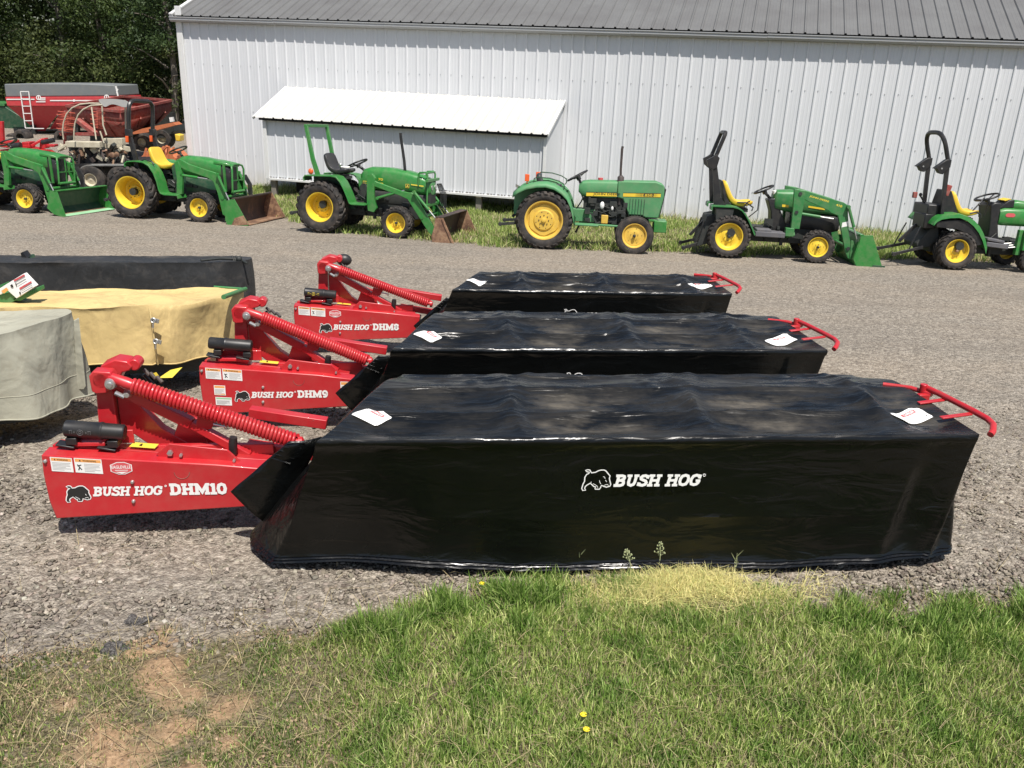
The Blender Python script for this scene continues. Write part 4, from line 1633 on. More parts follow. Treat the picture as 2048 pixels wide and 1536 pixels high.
    mb.prism([(-.78 + o_, .56), (-.70 + o_, .56), (-.60 + o_, .50), (-.66 + o_, .30), (-.82 + o_, .28)], yq - .02, yq + .03) if False else mb.prism([(-.74 + o_, .53), (-.66 + o_, .50), (-.62 + o_, .34), (-.78 + o_, .32)], yq + .08, yq + .10)
    mb.prism([(-.66 + o_, .555), (-.57 + o_, .53), (-.60 + o_, .48), (-.68 + o_, .47)], yq - .05, yq - .03)
    mb.build('link_plate', M['red'], root, bevel=.003)
    mb = MB()
    mb.beam(q(-.46, yq + .24, .455), q(-.05, yq + .20, .40), .06, .055)
    mb.build('upper_channel', M['red'], root, bevel=.004)
    mb = MB()
    mb.beam(q(-.44, yq + .02, .36), q(-.10, yq - .02, .315), .05, .05)
    mb.build('lower_channel', M['red'], root, bevel=.004)
    mb = MB()
    mb.beam(q(-.60, yq - .05, .34), q(-.25, yq - .08, .28), .12, .03)
    mb.build('hitch_plate', M['engine'], root, bevel=.004)
    mb = MB()
    mb.tube([q(-.49 + o_ * .5, yp + .12, .375), q(-.485 + o_ * .5, yp + .12, .43), q(-.48 + o_ * .5, yp + .12, .465)], [.02, .022, .019], 12)
    mb.build('rubber_knob', M['blackp'], root)
    mb = MB()
    mb.tube([q(-.585 + o_, yq - .06, .512), q(-.53 + o_, yq - .06, .498)], .006, 8)
    mb.tube([q(-.535 + o_, yq - .06, .505), q(-.53 + o_, yq - .06, .485), q(-.52 + o_, yq - .06, .485), q(-.525 + o_, yq - .06, .51)], .003, 6)
    mb.build('lock_pin', M['steel'], root)
    # hydraulic hoses and couplers behind the head
    mb = MB()
    mb.tube([q(-.96 + o_, yq + .16, .70), q(-.9 + o_, yq + .18, .60), q(-.82 + o_, yq + .18, .50), q(-.72 + o_, yq + .16, .47), q(-.65 + o_, yq + .14, .44)], .009, 8)
    mb.tube([q(-1.1 + o_, yq + .2, .5), q(-1.0 + o_, yq + .24, .35), q(-.8 + o_, yq + .2, .30)], .009, 8)
    mb.build('hydraulic_hose', M['black'], root, smooth=80)
    mb = MB()
    for i in range(3):
        mb.tube([q(-.955 + i * .035 + o_, yq + .16 - .02 * i, .725 - .012 * i), q(-.925 + i * .035 + o_, yq + .14 - .02 * i, .700 - .012 * i)], .010, 8)
    mb.build('hose_coupler', M['muffler'], root)
    if tagflag:
        mb = MB()
        mb.add([q(-.88 + o_, yq + .13, .69), q(-.82 + o_, yq + .14, .73), q(-.76 + o_, yq + .14, .745), q(-.81 + o_, yq + .12, .695)], [(0, 1, 2, 3)])
        mb.add([q(-.90 + o_, yq + .12, .72), q(-.885 + o_, yq + .12, .725), q(-.86 + o_, yq + .12, .68), q(-.875 + o_, yq + .12, .675)], [(0, 1, 2, 3)])
        mb.build('yellow_tag', M['decaly'], root, smooth=0)
    if cap:
        mb = MB()
        mb.ball((-.93 + o_, yq + .20, .75), .07, 12, (1, .7, .8))
        mb.build('rubber_cap', M['blackp'], root)
    # thin brush of tie tails seen under the spring: shadows do this in the photo, real parts are the stays
    # --- red bumper tubes at the right end
    bz2 = ztop + .035
    e = L
    mb = MB()
    mb.tube([q(e - .14, .63, bz2 - .03), q(e - .02, .56, bz2 - .025), q(e + .03, .45, bz2 - .02)], .013, 10)
    t1 = mb.build('bumper_tube', M['red'], root, smooth=60)
    mb = MB()
    mb.tube([q(e + .02, .53, bz2), q(e + .045, .40, bz2), q(e + .075, .16, bz2), q(e + .085, .08, bz2 - .003), q(e + .075, .02, bz2 - .008), q(e + .04, -.03, bz2 - .02), q(e + .02, -.045, bz2 - .03)], .0155, 14)
    mb.build('bumper_tube', M['red'], root, smooth=60)
    mb = MB()
    mb.tube([q(e + .01, .50, bz2 - .05), q(e + .01, .50, bz2 + .02)], .02, 10)
    mb.box((e - .01, .46, bz2 - .035), (.06, .03, .03))
    mb.build('bumper_bracket', M['red'], root, bevel=.003)
    for yy, dx in ((.355, 0), (.16, 0)):
        mb = MB()
        mb.beam(q(e - .10, yy, bz2 - .028), q(e + .06, yy + .008, bz2 - .012), .028, .008)
        mb.build('bumper_strap', M['red'], root, bevel=.002)
    return root


def mo(x, y):
    return (x, y, CZ - 2.04 - .06 * y)


mower(mo(-.821, 3.319), 7.6, 3.07, .90, 'DHM10', [.0, .88, 1.78, 2.72, 3.3], 'nearest red disc mower under a glossy black cover, DHM10 lettered on its frame', 1, tagflag=True)
mower(mo(-.733, 4.905), 8.0, 2.80, .93, 'DHM9', [.0, .75, 1.55, 2.3, 3.0], 'middle red disc mower under a black cover, DHM9 lettered on its frame', 5, can_flip=True, extra=True, hdx=.085, lo=.215, ls=.84, fo=.08)
mower(mo(-.529, 6.914), 7.5, 2.43, .76, 'DHM8', [.0, .62, 1.35, 2.1, 2.8], 'farthest and shortest red disc mower under a black cover, DHM8 lettered on its frame', 9, cap=True, hdx=-.02, lo=.11, ls=.97, fo=.14)


# ------------------------------------------------------------------ wheels and tractors
def wheel(parent, x, y0, w, r, rr, lugs=22, rim='yellow', name='rear_wheel', z0=0.0, style='ag', dish=.5, side=-1, hole='engine', bolts=6):
    """y0: outer side face plane; w: width; side -1: outer face looks to -y"""
    root = bpy.data.objects.new(name, None)
    COL.objects.link(root)
    root.parent = parent
    root.location = (x, y0 + w / 2, z0 + r)
    hw = w / 2
    mb = MB()
    sh = r * .062
    rt = r - (sh if style != 'rib' else 0)
    prof = [(rr * .97, -hw * .72), (rr * 1.03, -hw * .80), (rr + (rt - rr) * .35, -hw * .98), (rr + (rt - rr) * .62, -hw), (rt - (rt - rr) * .14, -hw * .94), (rt - (rt - rr) * .03, -hw * .78), (rt, -hw * .5), (rt + .003, 0)]
    prof = prof + [(a, -b) for a, b in prof[-2::-1]] + [(rr * .97, -hw * .72)]
    mb.lathe(prof, (0, 0, 0), 'y', 64)
    if style == 'rib':
        for yy in (-.55, -.18, .18, .55):
            mb.lathe([(rt - .005, hw * yy - .012), (rt + .012, hw * yy - .010), (rt + .012, hw * yy + .010), (rt - .005, hw * yy + .012)], (0, 0, 0), 'y', 64)
    else:
        dth = 2 * math.pi / lugs
        for i in range(lugs):
            for s_ in (-1, 1):
                a0 = i * dth + (dth / 2 if s_ > 0 else 0)
                sk = dth * (1.15 if style == 'ag' else .55)
                pts = [(0.02, rt - .004, 0), (.45, rt - .006, .42), (.84, rt - (rt - rr) * .05, .86), (1.03, rt - (rt - rr) * .20, 1.0)]
                vs_, fs = [], []
                for (fy, rad, fa) in pts:
                    y_ = s_ * hw * fy
                    a = a0 - sk * fa
                    tw = dth * .19 * (1 + .35 * fy)
                    for (da, dr) in ((-tw * 1.25, 0), (-tw * .8, sh + .002), (tw * .8, sh + .002), (tw * 1.25, 0)):
                        q_ = rad + dr * (1 if fy < .95 else .45)
                        vs_.append((q_ * math.cos(a + da), y_ * (1 if dr == 0 or fy < .95 else 1.03), q_ * math.sin(a + da)))
                for j in range(3):
                    b, c = j * 4, j * 4 + 4
                    fs += [(b, b + 1, c + 1, c), (b + 1, b + 2, c + 2, c + 1), (b + 2, b + 3, c + 3, c + 2)]
                fs += [(0, 3, 2, 1), (12, 13, 14, 15)]
                mb.add(vs_, fs)
    mb.build('tyre', M['tyre'], root, smooth=35)
    e = side
    mb = MB()
    dy = -e * hw * dish            # how deep the disc sits
    o = e * hw * .80
    mb.lathe([(rr * .99, -o), (rr * 1.02, -o * .6), (rr * .90, -o * .5), (rr * .86, 0), (rr * .88, o * .6), (rr * .97, o * .88), (rr * 1.035, o), (rr * 1.03, o * 1.05), (rr * .97, o * 1.02), (rr * .91, o * .80),
              (rr * .86, o * .5), (rr * .83, e * hw * .8 + dy * 1.05), (rr * .72, e * hw * .8 + dy * 1.15), (rr * .45, e * hw * .8 + dy), (rr * .40, e * hw * .8 + dy * .82), (rr * .24, e * hw * .8 + dy * .80), (.001, e * hw * .8 + dy * .80)], (0, 0, 0), 'y', 48)
    mb.build('rim', M[rim], root, smooth=35)
    yh = e * hw * .8 + dy * .80
    mb = MB()
    mb.tube([(0, yh, 0), (0, yh + e * .05, 0), (0, yh + e * .055, 0)], [rr * .13, rr * .12, rr * .08], 18)
    mb.build('hub', M[hole], root, smooth=35)
    mb = MB()
    for i in range(bolts):
        a = 2 * math.pi * i / bolts + .3
        mb.tube([(rr * .31 * math.cos(a), yh, rr * .31 * math.sin(a)), (rr * .31 * math.cos(a), yh + e * .014, rr * .31 * math.sin(a))], rr * .026, 7)
    for i in range(5):
        a = 2 * math.pi * i / 5 + .1
        yb_ = e * hw * .8 + dy * 1.06
        mb.tube([(rr * .62 * math.cos(a), yb_ - e * .01, rr * .62 * math.sin(a)), (rr * .62 * math.cos(a), yb_ + e * .008, rr * .62 * math.sin(a))], rr * .024, 8)
    mb.build('wheel_bolts', M[hole], root, smooth=0)
    return root


def steering(parent, c, r=.19, tilt=28, col_to=None, m='blackp', spokes=3):
    root = bpy.data.objects.new('steering_wheel', None)
    COL.objects.link(root)
    root.parent = parent
    c = Vector(c)
    rot = Matrix.Rotation(R(-tilt), 3, 'Y')
    mb = MB()
    mb.torus(c, r, .016, rot, 32, 8)
    mb.build('wheel_ring', M[m], root, smooth=80)
    n = rot @ Vector((0, 0, 1))
    hub = c - n * .05
    mb = MB()
    for i in range(spokes):
        a = 2 * math.pi * i / spokes + .4
        e = c + rot @ Vector((r * math.cos(a), r * math.sin(a), 0))
        mb.beam(hub, e, .03, .010, up=n)
    mb.tube([hub - n * .03, hub + n * .025], .04, 14)
    mb.build('spokes', M[m], root, bevel=.003)
    if col_to:
        mb = MB()
        mb.tube([hub, Vector(col_to)], .025, 10)
        mb.build('steering_column', M[m], root)
    return root


def seat(parent, x, yc, z, m, h=.42, w=.44, lean=.12, d=.42):
    """x,z: rear edge of the cushion top"""
    root = bpy.data.objects.new('seat', None)
    COL.objects.link(root)
    root.parent = parent
    mb = MB()
    st = []
    N = 14
    path = [(x - lean, z + h, .05), (x - lean * .8, z + h * .85, .075), (x - lean * .45, z + h * .45, .08), (x - lean * .08, z + h * .16, .085), (x + .07, z + .02, .09), (x + d * .5, z + .0, .085), (x + d * .85, z + .03, .075), (x + d, z + .02, .04)]
    vs_, fs = [], []
    n = 16
    for i, (px, pz, th) in enumerate(path):
        a = path[max(0, i - 1)]
        b = path[min(len(path) - 1, i + 1)]
        t = Vector((b[0] - a[0], 0, b[1] - a[1])).normalized()
        nn = Vector((-t.z, 0, t.x))
        hw = w / 2 * (.78 if i == 0 else (.95 if i == 1 else (.9 if i == len(path) - 1 else 1.0)))
        for k in range(n):
            an = 2 * math.pi * k / n
            ca, sa = math.cos(an), math.sin(an)
            yy = hw * math.copysign(abs(ca) ** .55, ca)
            cc = math.copysign(abs(sa) ** .6, sa) * th / 2
            rise = .035 * (abs(yy) / (w / 2)) ** 3 if sa > 0 else 0
            vs_.append(Vector((px, yc + yy, pz)) + nn * (cc - th / 2 + .03 + rise) * 1.0)
    for i in range(len(path) - 1):
        for k in range(n):
            l = (k + 1) % n
            fs.append((i * n + k, i * n + l, (i + 1) * n + l, (i + 1) * n + k))
    fs += [tuple(range(n - 1, -1, -1)), tuple(range((len(path) - 1) * n, len(path) * n))]
    mb.add(vs_, fs)
    o = mb.build('cushion', M[m], root, smooth=60)
    ss = o.modifiers.new('sub', 'SUBSURF')
    ss.levels = ss.render_levels = 1
    mb = MB()
    mb.beam((x - .02, yc, z - .12), (x + d * .8, yc, z - .10), w * .7, .06)
    mb.box((x + .12, yc, z - .08), (.25, w * .6, .05))
    mb.build('seat_base', M['black'], root, bevel=.006)
    return root


def fender(parent, path, y0, y1, m, th=.02, lip=True, name='fender'):
    mb = MB()
    mb.strip(path, y0, y1, th)
    f = mb.build(name, M[m], parent, bevel=.004, smooth=35)
    # inner side panel
    return f


def inner_panel(parent, path, y, m, zb):
    mb = MB()
    poly = path + [(path[-1][0], zb), (path[0][0], zb)]
    mb.prism(poly, y, y + .015)
    return mb.build('fender_panel', M[m], parent)


def loader(parent, ya, yb, post, boom, w, m, cyl=None, cyl2=None, cross=None, hoop=None):
    """two arms at ya (near) and yb (far): post and boom outlines in (x,z)"""
    for y in (ya, yb):
        mb = MB()
        mb.prism(post, y, y + w * 1.1)
        mb.build('loader_post', M[m], parent, bevel=.006)
        mb = MB()
        mb.prism(boom, y + .012, y + w)
        mb.build('loader_arm', M[m], parent, bevel=.008)
        for c in (cyl or []):
            (x0, z0), (x1, z1) = c
            yy = y + w * .5 if c is cyl[0] else y - .03
            a, b = Vector((x0, yy, z0)), Vector((x1, yy, z1))
            mb = MB()
            mb.tube([a, a.lerp(b, .62)], .026, 10)
            mb.tube([a + Vector((0, -.03, 0)), a + Vector((0, .03, 0))], .03, 10)
            cy = mb.build('lift_cylinder', M[m], parent, smooth=50)
            mb = MB()
            mb.tube([a.lerp(b, .6), b], .013, 8)
            mb.build('cylinder_rod', M['steel'], cy, smooth=50)
    for x, z, r_ in (cross or []):
        mb = MB()
        mb.tube([(x, ya, z), (x, yb + w, z)], r_, 12)
        mb.build('cross_tube', M[m], parent, smooth=50)


def bucket(parent, side, back, floor, y0, y1, m_out, m_in, rz=0.0, piv=None, name='bucket'):
    """side: outline of the end plates, back: (x,z) path of the curved back sheet, floor: path of the floor"""
    root = bpy.data.objects.new(name, None)
    COL.objects.link(root)
    root.parent = parent
    if piv:
        root.location = (piv[0], piv[1], 0)
        root.rotation_euler.z = rz
        ox, oy = piv
    else:
        ox = oy = 0
    sh = lambda pl: [(a - ox, b) for a, b in pl]
    for y in (y0, y1 - .014):
        mb = MB()
        mb.prism(sh(side), y - oy, y - oy + .014)
        mb.build('end_plate', M[m_out if (y == y0 or m_in != 'darkrust') else 'rust'], root, bevel=.002)
    mb = MB()
    mb.strip(sh(back), y0 - oy + .013, y1 - oy - .013, .012)
    mb.build('back_plate', M[m_in], root, smooth=40)
    mb = MB()
    mb.strip(sh(floor), y0 - oy + .013, y1 - oy - .013, .012)
    mb.build('floor_plate', M['rust' if m_in != 'green' else 'green'], root, smooth=40)
    mb = MB()
    mb.beam((back[0][0] - ox, y0 - oy, back[0][1]), (back[0][0] - ox, y1 - oy, back[0][1]), .05, .03)
    mb.build('top_rail', M[m_out if m_in != 'darkrust' else 'darkrust'], root, bevel=.003)
    return root


def rops_arch(parent, x0, z0, x1, z1, ya, yb, m, w=.06, rad=.18, name='roll_bar', base=None):
    """arch from (x0,z0) up to (x1,z1), rounded top corners"""
    A, B_ = Vector((x0, ya, z0)), Vector((x1, ya, z1))
    D_, C_ = Vector((x0, yb, z0)), Vector((x1, yb, z1))
    def corner(p, frm, to, n=7):
        a = p + (frm - p).normalized() * rad
        b = p + (to - p).normalized() * rad
        return [(a * (1 - t) ** 2 + p * 2 * t * (1 - t) + b * t * t) for t in [i / n for i in range(n + 1)]]
    pts = [A] + corner(B_, A, C_) + corner(C_, B_, D_) + [D_]
    mb = MB()
    mb.tube(pts, w * .62, 4 if rad < .08 else 8)
    return mb.build(name, M[m], parent, smooth=30, bevel=.004 if rad < .08 else 0)


def chassis(parent, x0, x1, z, h, yc, w, extra=True):
    mb = MB()
    mb.box(((x0 + x1) / 2, yc, z + h / 2), (x1 - x0, w, h))
    mb.build('chassis', M['engine'], parent, bevel=.01)
    mb = MB()
    rr = random.Random(int(x0 * 100) + 5)
    for i in range(16):
        cx = rr.uniform(x0 + .1, x1 - .05)
        mb.box((cx, yc - w / 2 - .02, z + rr.uniform(0, h * 1.3)), (rr.uniform(.04, .16), rr.uniform(.04, .12), rr.uniform(.04, .14)))
    for i in range(8):
        cx = rr.uniform(x0 + .1, x1 - .2)
        cz = z + rr.uniform(.1, h * 1.3)
        mb.tube([(cx, yc - w / 2 - .05, cz), (cx + .08, yc - w / 2 - .08, cz + rr.uniform(-.08, .05)), (cx + .2, yc - w / 2 - .05, cz + rr.uniform(-.1, .1))], .010, 6)
    tag(mb.build('engine_clutter', M['engine'], parent, smooth=30), kind='stuff')
    mb = MB()
    mb.tube([(0, yc - .5, z + h * .6), (0, yc + .5, z + h * .6)], .07, 12)
    mb.build('rear_axle', M['engine'], parent, smooth=50)


def three_point(parent, x0, z0, yc, m='black', L=.55, drop=.15):
    for s_ in (-1, 1):
        mb = MB()
        mb.beam((x0, yc + s_ * .28, z0), (x0 - L, yc + s_ * .34, z0 - drop), .03, .05)
        mb.tube([(x0 - L, yc + s_ * .34 - .03, z0 - drop), (x0 - L, yc + s_ * .34 + .03, z0 - drop)], .035, 10)
        mb.build('lift_arm', M[m], parent, bevel=.004)
    for aa, bb, w_ in (((x0 - .05, yc, z0 + .35), (x0 - .3, yc, z0 + .05), .05), ((x0 - .1, yc - .28, z0 + .35), (x0 - L * .5, yc - .31, z0 - drop * .5), .02), ((x0 - .1, yc + .28, z0 + .35), (x0 - L * .5, yc + .31, z0 - drop * .5), .02)):
        mb = MB()
        mb.beam(aa, bb, w_, w_)
        mb.build('lift_link', M[m], parent, bevel=.004)


def side_decal(parent, name, mats, fn, y):
    mb = MB()
    fn(mb, lambda u, v, k=0: Vector((u, y - .0015 - k * .0002, v)))
    return mb.build(name, [M[a] for a in mats], parent, smooth=0)


def tr_root(px, py, yaw, label):
    p = gnd(px, py)
    e = empty('tractor', p, R(yaw), label, 'tractor', 'green tractors parked in a row before the barn', tilt=(R(-3.0), 0))
    return e


# ---- old open tractor without a loader
def tractor_old():
    T = tr_root(1084, 499, -5, 'old faded green tractor with stack muffler and no roll bar, 850 on its stripe')
    yc = .60
    wheel(T, 0, 0, .30, .50, .325, 24, 'yellow_old', dish=.35, bolts=6, hole='yellow_old')
    wheel(T, 0, .92, .30, .50, .325, 24, 'yellow_old', side=1)
    # hexagonal disc bolted into the rim, dark gaps between its flats and the rim
    mb = MB()
    n = 40
    mb.add([(r_ * math.cos(2 * math.pi * i / n), .088, r_ * math.sin(2 * math.pi * i / n) + .50) for r_ in (.276, .15) for i in range(n)], [(i, (i + 1) % n, n + (i + 1) % n, n + i) for i in range(n)])
    mb.build('rim_gap_shade', M['shade'], T, smooth=0)  # flat black ring put in as the shade of the gaps
    mb = MB()
    hexa = [(.272 * math.cos(math.pi * k / 3 + .5 + d), .272 * math.sin(math.pi * k / 3 + .5 + d) + .5) for k in range(6) for d in (-.13, .13)]
    mb.prism(hexa, .072, .084)
    mb.lathe([(.001, .040), (.05, .045), (.10, .05), (.165, .050), (.185, .074)], (0, 0, .5), 'y', 36)
    mb.build('rim_disc', M['yellow_old'], T, bevel=.003)
    mb = MB()
    for i in range(8):
        a = 2 * math.pi * i / 8
        mb.tube([(.085 * math.cos(a), .052, .5 + .085 * math.sin(a)), (.085 * math.cos(a), .038, .5 + .085 * math.sin(a))], .010, 7)
        mb.tube([(.14 * math.cos(a + .3), .052, .5 + .14 * math.sin(a + .3)), (.14 * math.cos(a + .3), .046, .5 + .14 * math.sin(a + .3))], .008, 7)
    mb.tube([(0, .04, .5), (0, .02, .5)], .035, 14)
    mb.build('wheel_bolts', M['muffler'], T, smooth=0)
    wheel(T, 1.58, .03, .17, .32, .205, style='rib', rim='yellow_old', name='front_wheel', dish=.3, bolts=5)
    wheel(T, 1.58, 1.0, .17, .32, .205, style='rib', rim='yellow_old', name='front_wheel', side=1)
    # crowned fenders
    for ya, s_ in ((.02, 1), (1.18, -1)):
        path = [(-.56, .92), (-.47, 1.0), (-.33, 1.07), (-.15, 1.11), (0, 1.12), (.15, 1.09), (.28, 1.02), (.38, .93), (.45, .80), (.50, .64), (.54, .46)]
        mb = MB()
        vs_, fs = [], []
        W_ = .34
        for i, (x, z) in enumerate(path):
            for j, (t, dz) in enumerate(((0, -.06), (.06, -.012), (.2, .02), (.5, .035), (.8, .03), (1, .02))):
                vs_.append((x, ya + s_ * W_ * t, z + dz))
        n = 6
        for i in range(len(path) - 1):
            for j in range(n - 1):
                fs.append((i * n + j, i * n + j + 1, (i + 1) * n + j + 1, (i + 1) * n + j))
        mb.add(vs_, fs)
        f = mb.build('fender', M['green_fade'], T, smooth=60)
        so = f.modifiers.new('t', 'SOLIDIFY')
        so.thickness = .012
        inner_panel(f, [(a, b) for a, b in path], ya + s_ * W_, 'green_fade', .55).parent = f
    # hood: boxy with a soft top
    mb = MB()
    mb.loft([(.56, .98, 1.10, .16, .5), (.62, .92, 1.17, .19, .4), (.75, .90, 1.19, .20, .35), (1.23, .90, 1.205, .20, .35)], yc)
    mb.build('fuel_tank', M['green_fade'], T, smooth=35)
    mb = MB()
    mb.prism([(1.236, 1.205), (1.236, .93), (1.345, .90), (1.36, .86), (1.46, .635), (1.70, .635), (1.76, .60), (1.99, .605), (2.05, .98), (2.045, 1.14), (2.02, 1.185), (1.90, 1.225)], yc - .205, yc + .205)
    mb.build('hood', M['green_fade'], T, bevel=.02)
    mb = MB()
    mb.box((2.03, yc, .86), (.03, .36, .5), Matrix.Rotation(R(8), 3, 'Y'))
    mb.build('grille', M['black'], T)
    mb = MB()
    for i in range(6):
        mb.box((1.47 + i * .05, yc - .208, .77), (.010, .006, .30))
    mb.build('louvres', M['green_dark'], T, smooth=0)

    def stripe(mb, pl):
        pl2 = lambda u, v, k=0: pl(u, v + (u - .7) * .035, k)
        quad(mb, pl2, .70, .925, 1.23, .99, 0)
        quad(mb, pl2, 1.34, .925, 1.99, .99, 0)
        mb.mi = 1
        quad(mb, pl2, .70, .982, 1.23, .992, 2)
        quad(mb, pl2, 1.34, .982, 1.99, .992, 2)
        mb.mi = 1
        put_text(mb, 'JOHN DEERE', pl2, .82, .931, .47, .050, 4)
        for i in range(9):
            quad(mb, pl2, 1.56 + i * .012 + .0015 * i, .93, 1.563 + i * .014, .982, 4)
            quad(mb, pl2, 1.88 + i * .010, .93, 1.8865 + i * .0095 - .003, .982, 4)
        quad(mb, pl2, 1.69, .932, 1.87, .98, 4)
        mb.mi = 0
        put_text(mb, '850', pl2, 1.715, .938, .13, .036, 6)
    side_decal(T, 'hood_stripe', ['yellow', 'decalk'], stripe, yc - .21)
    mb = MB()
    mb.tube([(1.285, yc - .14, .80), (1.285, yc - .14, .93), (1.283, yc - .14, .95), (1.278, yc - .14, 1.27), (1.275, yc - .14, 1.30)], [.03, .035, .058, .058, .03], 18)
    mb.tube([(1.275, yc - .14, 1.28), (1.268, yc - .14, 1.40), (1.262, yc - .14, 1.74), (1.27, yc - .14, 1.79)], [.021, .021, .022, .022], 12)
    mb.build('muffler', M['muffler'], T, smooth=50)
    mb = MB()
    mb.tube([(.93, yc, 1.20), (.93, yc, 1.235)], .045, 16)
    mb.build('fuel_cap', M['decalr'], T)
    # engine and gearbox
    mb = MB()
    mb.box((1.05, yc, .70), (.78, .30, .42))
    mb.box((1.1, yc, .50), (1.0, .24, .14))
    mb.build('engine_block', M['engine'], T, bevel=.015)
    mb = MB()
    rr = random.Random(3)
    for i in range(26):
        mb.box((rr.uniform(.72, 1.40), yc - .17 - rr.uniform(0, .05), rr.uniform(.5, .86)), (rr.uniform(.03, .12), .06, rr.uniform(.03, .12)))
    for i in range(8):
        x, z = rr.uniform(.75, 1.2), rr.uniform(.6, .85)
        mb.tube([(x, yc - .22, z), (x + .08, yc - .24, z + rr.uniform(-.1, .1)), (x + .2, yc - .22, z + rr.uniform(-.1, .1))], .009, 6)
    tag(mb.build('engine_parts', M['engine'], T, bevel=.004), kind='stuff')
    mb = MB()
    mb.ball((.99, yc - .24, .78), .05, 8, (.8, .6, 1.3))
    mb.ball((1.17, yc - .24, .74), .022, 6, (1, .6, 1.8))
    mb.build('coolant_bottle', M['white'], T)
    mb = MB()
    mb.box((1.05, yc - .22, .54), (.12, .05, .15))
    mb.build('oil_filter', M['yellow_old'], T, bevel=.01)
    mb = MB()
    mb.box((.62, yc, .58), (.5, .34, .22))
    mb.tube([(0, yc - .4, .50), (0, yc + .4, .50)], .10, 16)
    mb.beam((.54, .12, .46), (.95, .12, .46), .22, .03)
    mb.beam((.9, .22, .455), (1.45, .24, .445), .04, .035)
    mb.build('gearbox', M['green_fade'], T, bevel=.01)
    mb = MB()
    mb.beam((.80, .2, .66), (.92, .2, .48), .02, .03)
    mb.tube([(.56, .24, .30), (.62, .24, .44), (.9, .24, .47), (.98, .22, .50)], .02, 8)
    mb.tube([(.50, .5, .62), (.62, .42, .82), (.65, .40, .90)], .012, 6)
    mb.ball((.65, .40, .90), .022, 6)
    mb.build('levers', M['engine'], T, smooth=50)
    mb = MB()
    mb.beam((1.58, .15, .30), (1.58, 1.05, .30), .08, .08)
    mb.box((1.6, yc, .42), (.3, .3, .25))
    mb.build('front_axle', M['engine'], T, bevel=.01)
    mb = MB()
    mb.box((2.03, yc, .46), (.22, .46, .20))
    mb.box((1.90, yc, .56), (.16, .40, .04))
    mb.build('front_weight', M['green'], T, bevel=.01)
    steering(T, (.52, yc, 1.25), .19, 30, (.66, yc, .98))
    mb = MB()
    mb.prism([(.56, 1.10), (.66, 1.17), (.70, 1.0), (.90, .55), (.78, .55), (.6, .95)], yc - .13, yc + .13)
    mb.build('dash', M['green_dark'], T, bevel=.01)
    seat(T, -.10, yc, 1.02, 'bseat', .24, .42, .08, .36)
    for yy in (.16, 1.02):
        mb = MB()
        pts = [(-.22, 1.10), (-.21, 1.19), (-.15, 1.215), (.05, 1.21), (.22, 1.17), (.31, 1.12), (.32, 1.06), (.30, 1.02)]
        mb.tube([(x, yy, z + (.04 if yy > .5 else 0)) for x, z in pts], .010, 8)
        mb.build('hand_rail', M['green_dark'], T, smooth=80)
    for yy, xx in ((.12, -.33), (.95, -.20)):
        mb = MB()
        mb.tube([(xx, yy, 1.10), (xx, yy, 1.17)], .012, 6)
        mb.box((xx, yy, 1.20), (.075, .05, .12))
        mb.build('hazard_lamp', M['orange'], T, bevel=.012)
    mb = MB()
    mb.tube([(-.50, .12, 1.03), (-.48, .12, 1.07)], [.03, .045], 12)
    mb.tube([(-.47, .12, .98), (-.49, .12, 1.04)], .01, 6)
    mb.build('work_lamp', M['steel'], T, smooth=50)
    three_point(T, -.3, .42, yc, 'engine', .48, .05)


tractor_old()


